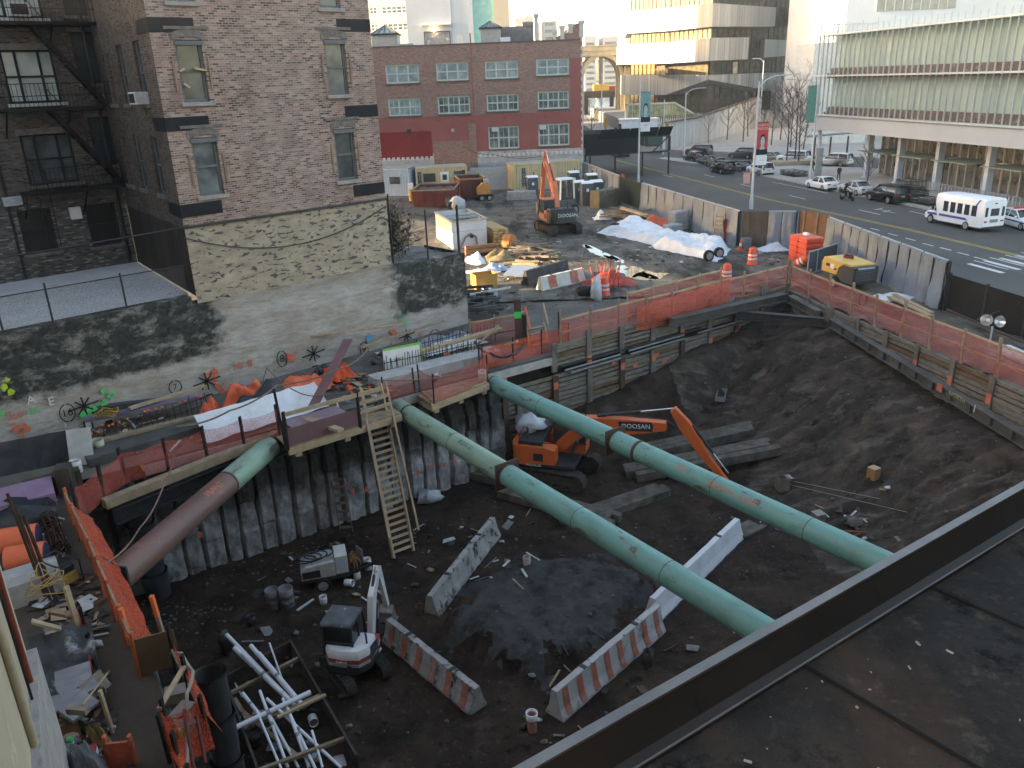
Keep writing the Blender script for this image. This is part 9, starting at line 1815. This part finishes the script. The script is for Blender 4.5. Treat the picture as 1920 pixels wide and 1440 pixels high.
tar=mat('tar_paper',(.042,.042,.041),(.017,.017,.0168),2.2,.85,0,.6,24,spots=[((.080,.058,.042),.8,.50,.72,(1,.5,1)),((.095,.082,.066),5,.58,.70),((.005,.005,.005),2.2,.55,.66),((.10,.094,.086),40,.64,.70),((.05,.048,.044),12,.55,.65)])
RZ_=7.775
q=MB();q.grid(lambda u,v:FE.w(-8+26*u,-.05-v*9.0,RZ_-.012+.010*noise.noise(V((u*30,v*14,1)))+.004*noise.noise(V((u*120,v*50,3)))),180,70);q.build('roof',tar,rt)
q=MB()
for u in(.6,1.9,3.2,4.4):q.beam(FE.w(u,-.16,RZ_),FE.w(u+.5,-8,RZ_),.022,.006)
q.build('roof_seam',mat('tar_seam',(.012,.012,.012)),rt)
metal_cap=mat('weathered_cap',(.20,.205,.21),(.11,.115,.12),2,.5,.2,spots=((.28,.28,.27),4,.62,.74));pin=mat('parapet_flashing',(.034,.035,.036),(.020,.021,.022),.8,.6,.1,spots=((.06,.058,.055),3,.6,.75))
q=MB();q.fbox(FE,-8,18,-.06,.0,7.985,8.0);q.fbox(FE,-8,18,-.012,.0,7.9,7.985);q.build('parapet_cap',metal_cap,rt)
q=MB();q.quad(FE.w(-8,-.056,7.985),FE.w(18,-.056,7.985),FE.w(18,-.13,RZ_+.03),FE.w(-8,-.13,RZ_+.03));q.quad(FE.w(-8,-.13,RZ_+.03),FE.w(18,-.13,RZ_+.03),FE.w(18,-.18,RZ_+.003),FE.w(-8,-.18,RZ_+.003));q.build('parapet_flashing',pin,rt)
q=MB();q.fbox(FE,-8,18,-.186,-.174,RZ_-.002,RZ_+.010);q.build('flashing_edge',metal_cap,rt)
for u in(1.1,2.7,4.28,7.5):q=MB();q.quad(FE.w(u,-.055,7.987),FE.w(u+.02,-.055,7.987),FE.w(u+.02,-.129,RZ_+.033),FE.w(u,-.129,RZ_+.033));q.build('flashing_joint',black_p,rt)
q=MB();q.quad(FE.w(-8,-.001,-5),FE.w(18,-.001,-5),FE.w(18,-.001,7.985),FE.w(-8,-.001,7.985));q.build('wall',bk,rt)
q=MB();q.quad(FE.w(-8,-3.4,7.6),FE.w(18,-3.4,7.6),FE.w(18,-3.4,30),FE.w(-8,-3.4,30));q.build('upper_wall',bkd,rt)
chip=mat('pale_chip',(.42,.41,.38),(.3,.29,.27),5)
q=MB();R_=random.Random(8)
for k in range(70):
    u,v=R_.uniform(-.5,5.5),R_.uniform(-.25,-2.6);s=R_.choice((.004,.006,.008,.012));p=FE.w(u,v,RZ_+.002);a=R_.uniform(0,3.1);q.bx(p+V((0,0,s*.4)),(s*R_.uniform(1,3.5),s,s*.6),a)
tag(q.build('roof_grit',chip),kind='stuff')
q=MB();
for k in range(7):p=P(1740+k*6,1058-k*4+(k%3)*5,RZ_+.003);q.bx(p,(.05,.022,.004),.6+k*.4)
q.solo('paint_flakes',mat('yellow_flake',(.45,.40,.16)),'yellow paint smear on the tar roof by the parapet','paint mark')
def scraps(name,n,regions,cols,seed,zf):
    R_=random.Random(seed);q=MB()
    for k in range(n):
        x0,x1,y0,y1=R_.choice(regions);px,py=R_.uniform(x0,x1),R_.uniform(y0,y1);p=zf(px,py)
        if p is None:continue
        q.cur=R_.randrange(len(cols));a=R_.uniform(0,pi);t_=R_.random()
        if t_<.45:l=R_.uniform(.15,.7);d=V((cos(a),sin(a),R_.uniform(-.1,.25)))*l/2;w_=R_.uniform(.025,.08);q.beam(p+V((0,0,.04))-d,p+V((0,0,.04))+d,w_,w_*.6)
        elif t_<.75:q.blob(p+V((0,0,.04)),R_.uniform(.05,.14),7,.6,k,(1.2,.9,.6))
        else:s=R_.uniform(.08,.25);u_=V((cos(a),sin(a),R_.uniform(-.2,.3)))*s;v_=V((-sin(a),cos(a),R_.uniform(-.2,.3)))*s*.7;c=p+V((0,0,.06));q.add([c-u_-v_,c+u_-v_*.8,c+u_*.9+v_,c-u_*.7+v_],[(0,1,2,3)])
    return tag(q.build(name,cols),kind='stuff')
pal=[wood,wood_dk,mat('scrap_grey',(.20,.20,.20),(.09,.09,.09),4,.9),mat('scrap_white',(.50,.51,.53),(.3,.3,.31),4,.8),rail_m,black_p,mat('scrap_rust',(.16,.075,.045),(.08,.04,.03),4,.9)]
scraps('left_debris',260,[(60,200,1180,1430),(70,190,1090,1200),(20,120,940,1120),(110,200,1280,1430)],pal,1,lambda a,b:gz(a,b,.03)if a>20+(b-900)*.19 else None)
scraps('edge_debris',260,[(170,400,780,850),(400,700,700,790),(700,900,650,715),(640,760,700,750)],pal+[orange_tarp],2,lambda a,b:gz(a,b,.02)if(gz(a,b)-FB.o).dot(FB.v)>.2 and(gz(a,b)-FW.o).dot(FW.v)<-.1 else None)
scraps('yard_debris',240,[(885,1000,470,610),(960,1060,440,520),(1120,1300,400,500),(1380,1500,470,500)],pal,3,lambda a,b:yz(a,b)if(gz(a,b)-FB.o).dot(FB.v)>.6 else None)
scraps('floor_debris',170,[(480,760,1010,1160),(430,680,1180,1440),(760,1000,960,1100),(1350,1700,900,1040),(950,1500,1180,1400)],pal[:4],4,lambda a,b:on_floor(a,b))
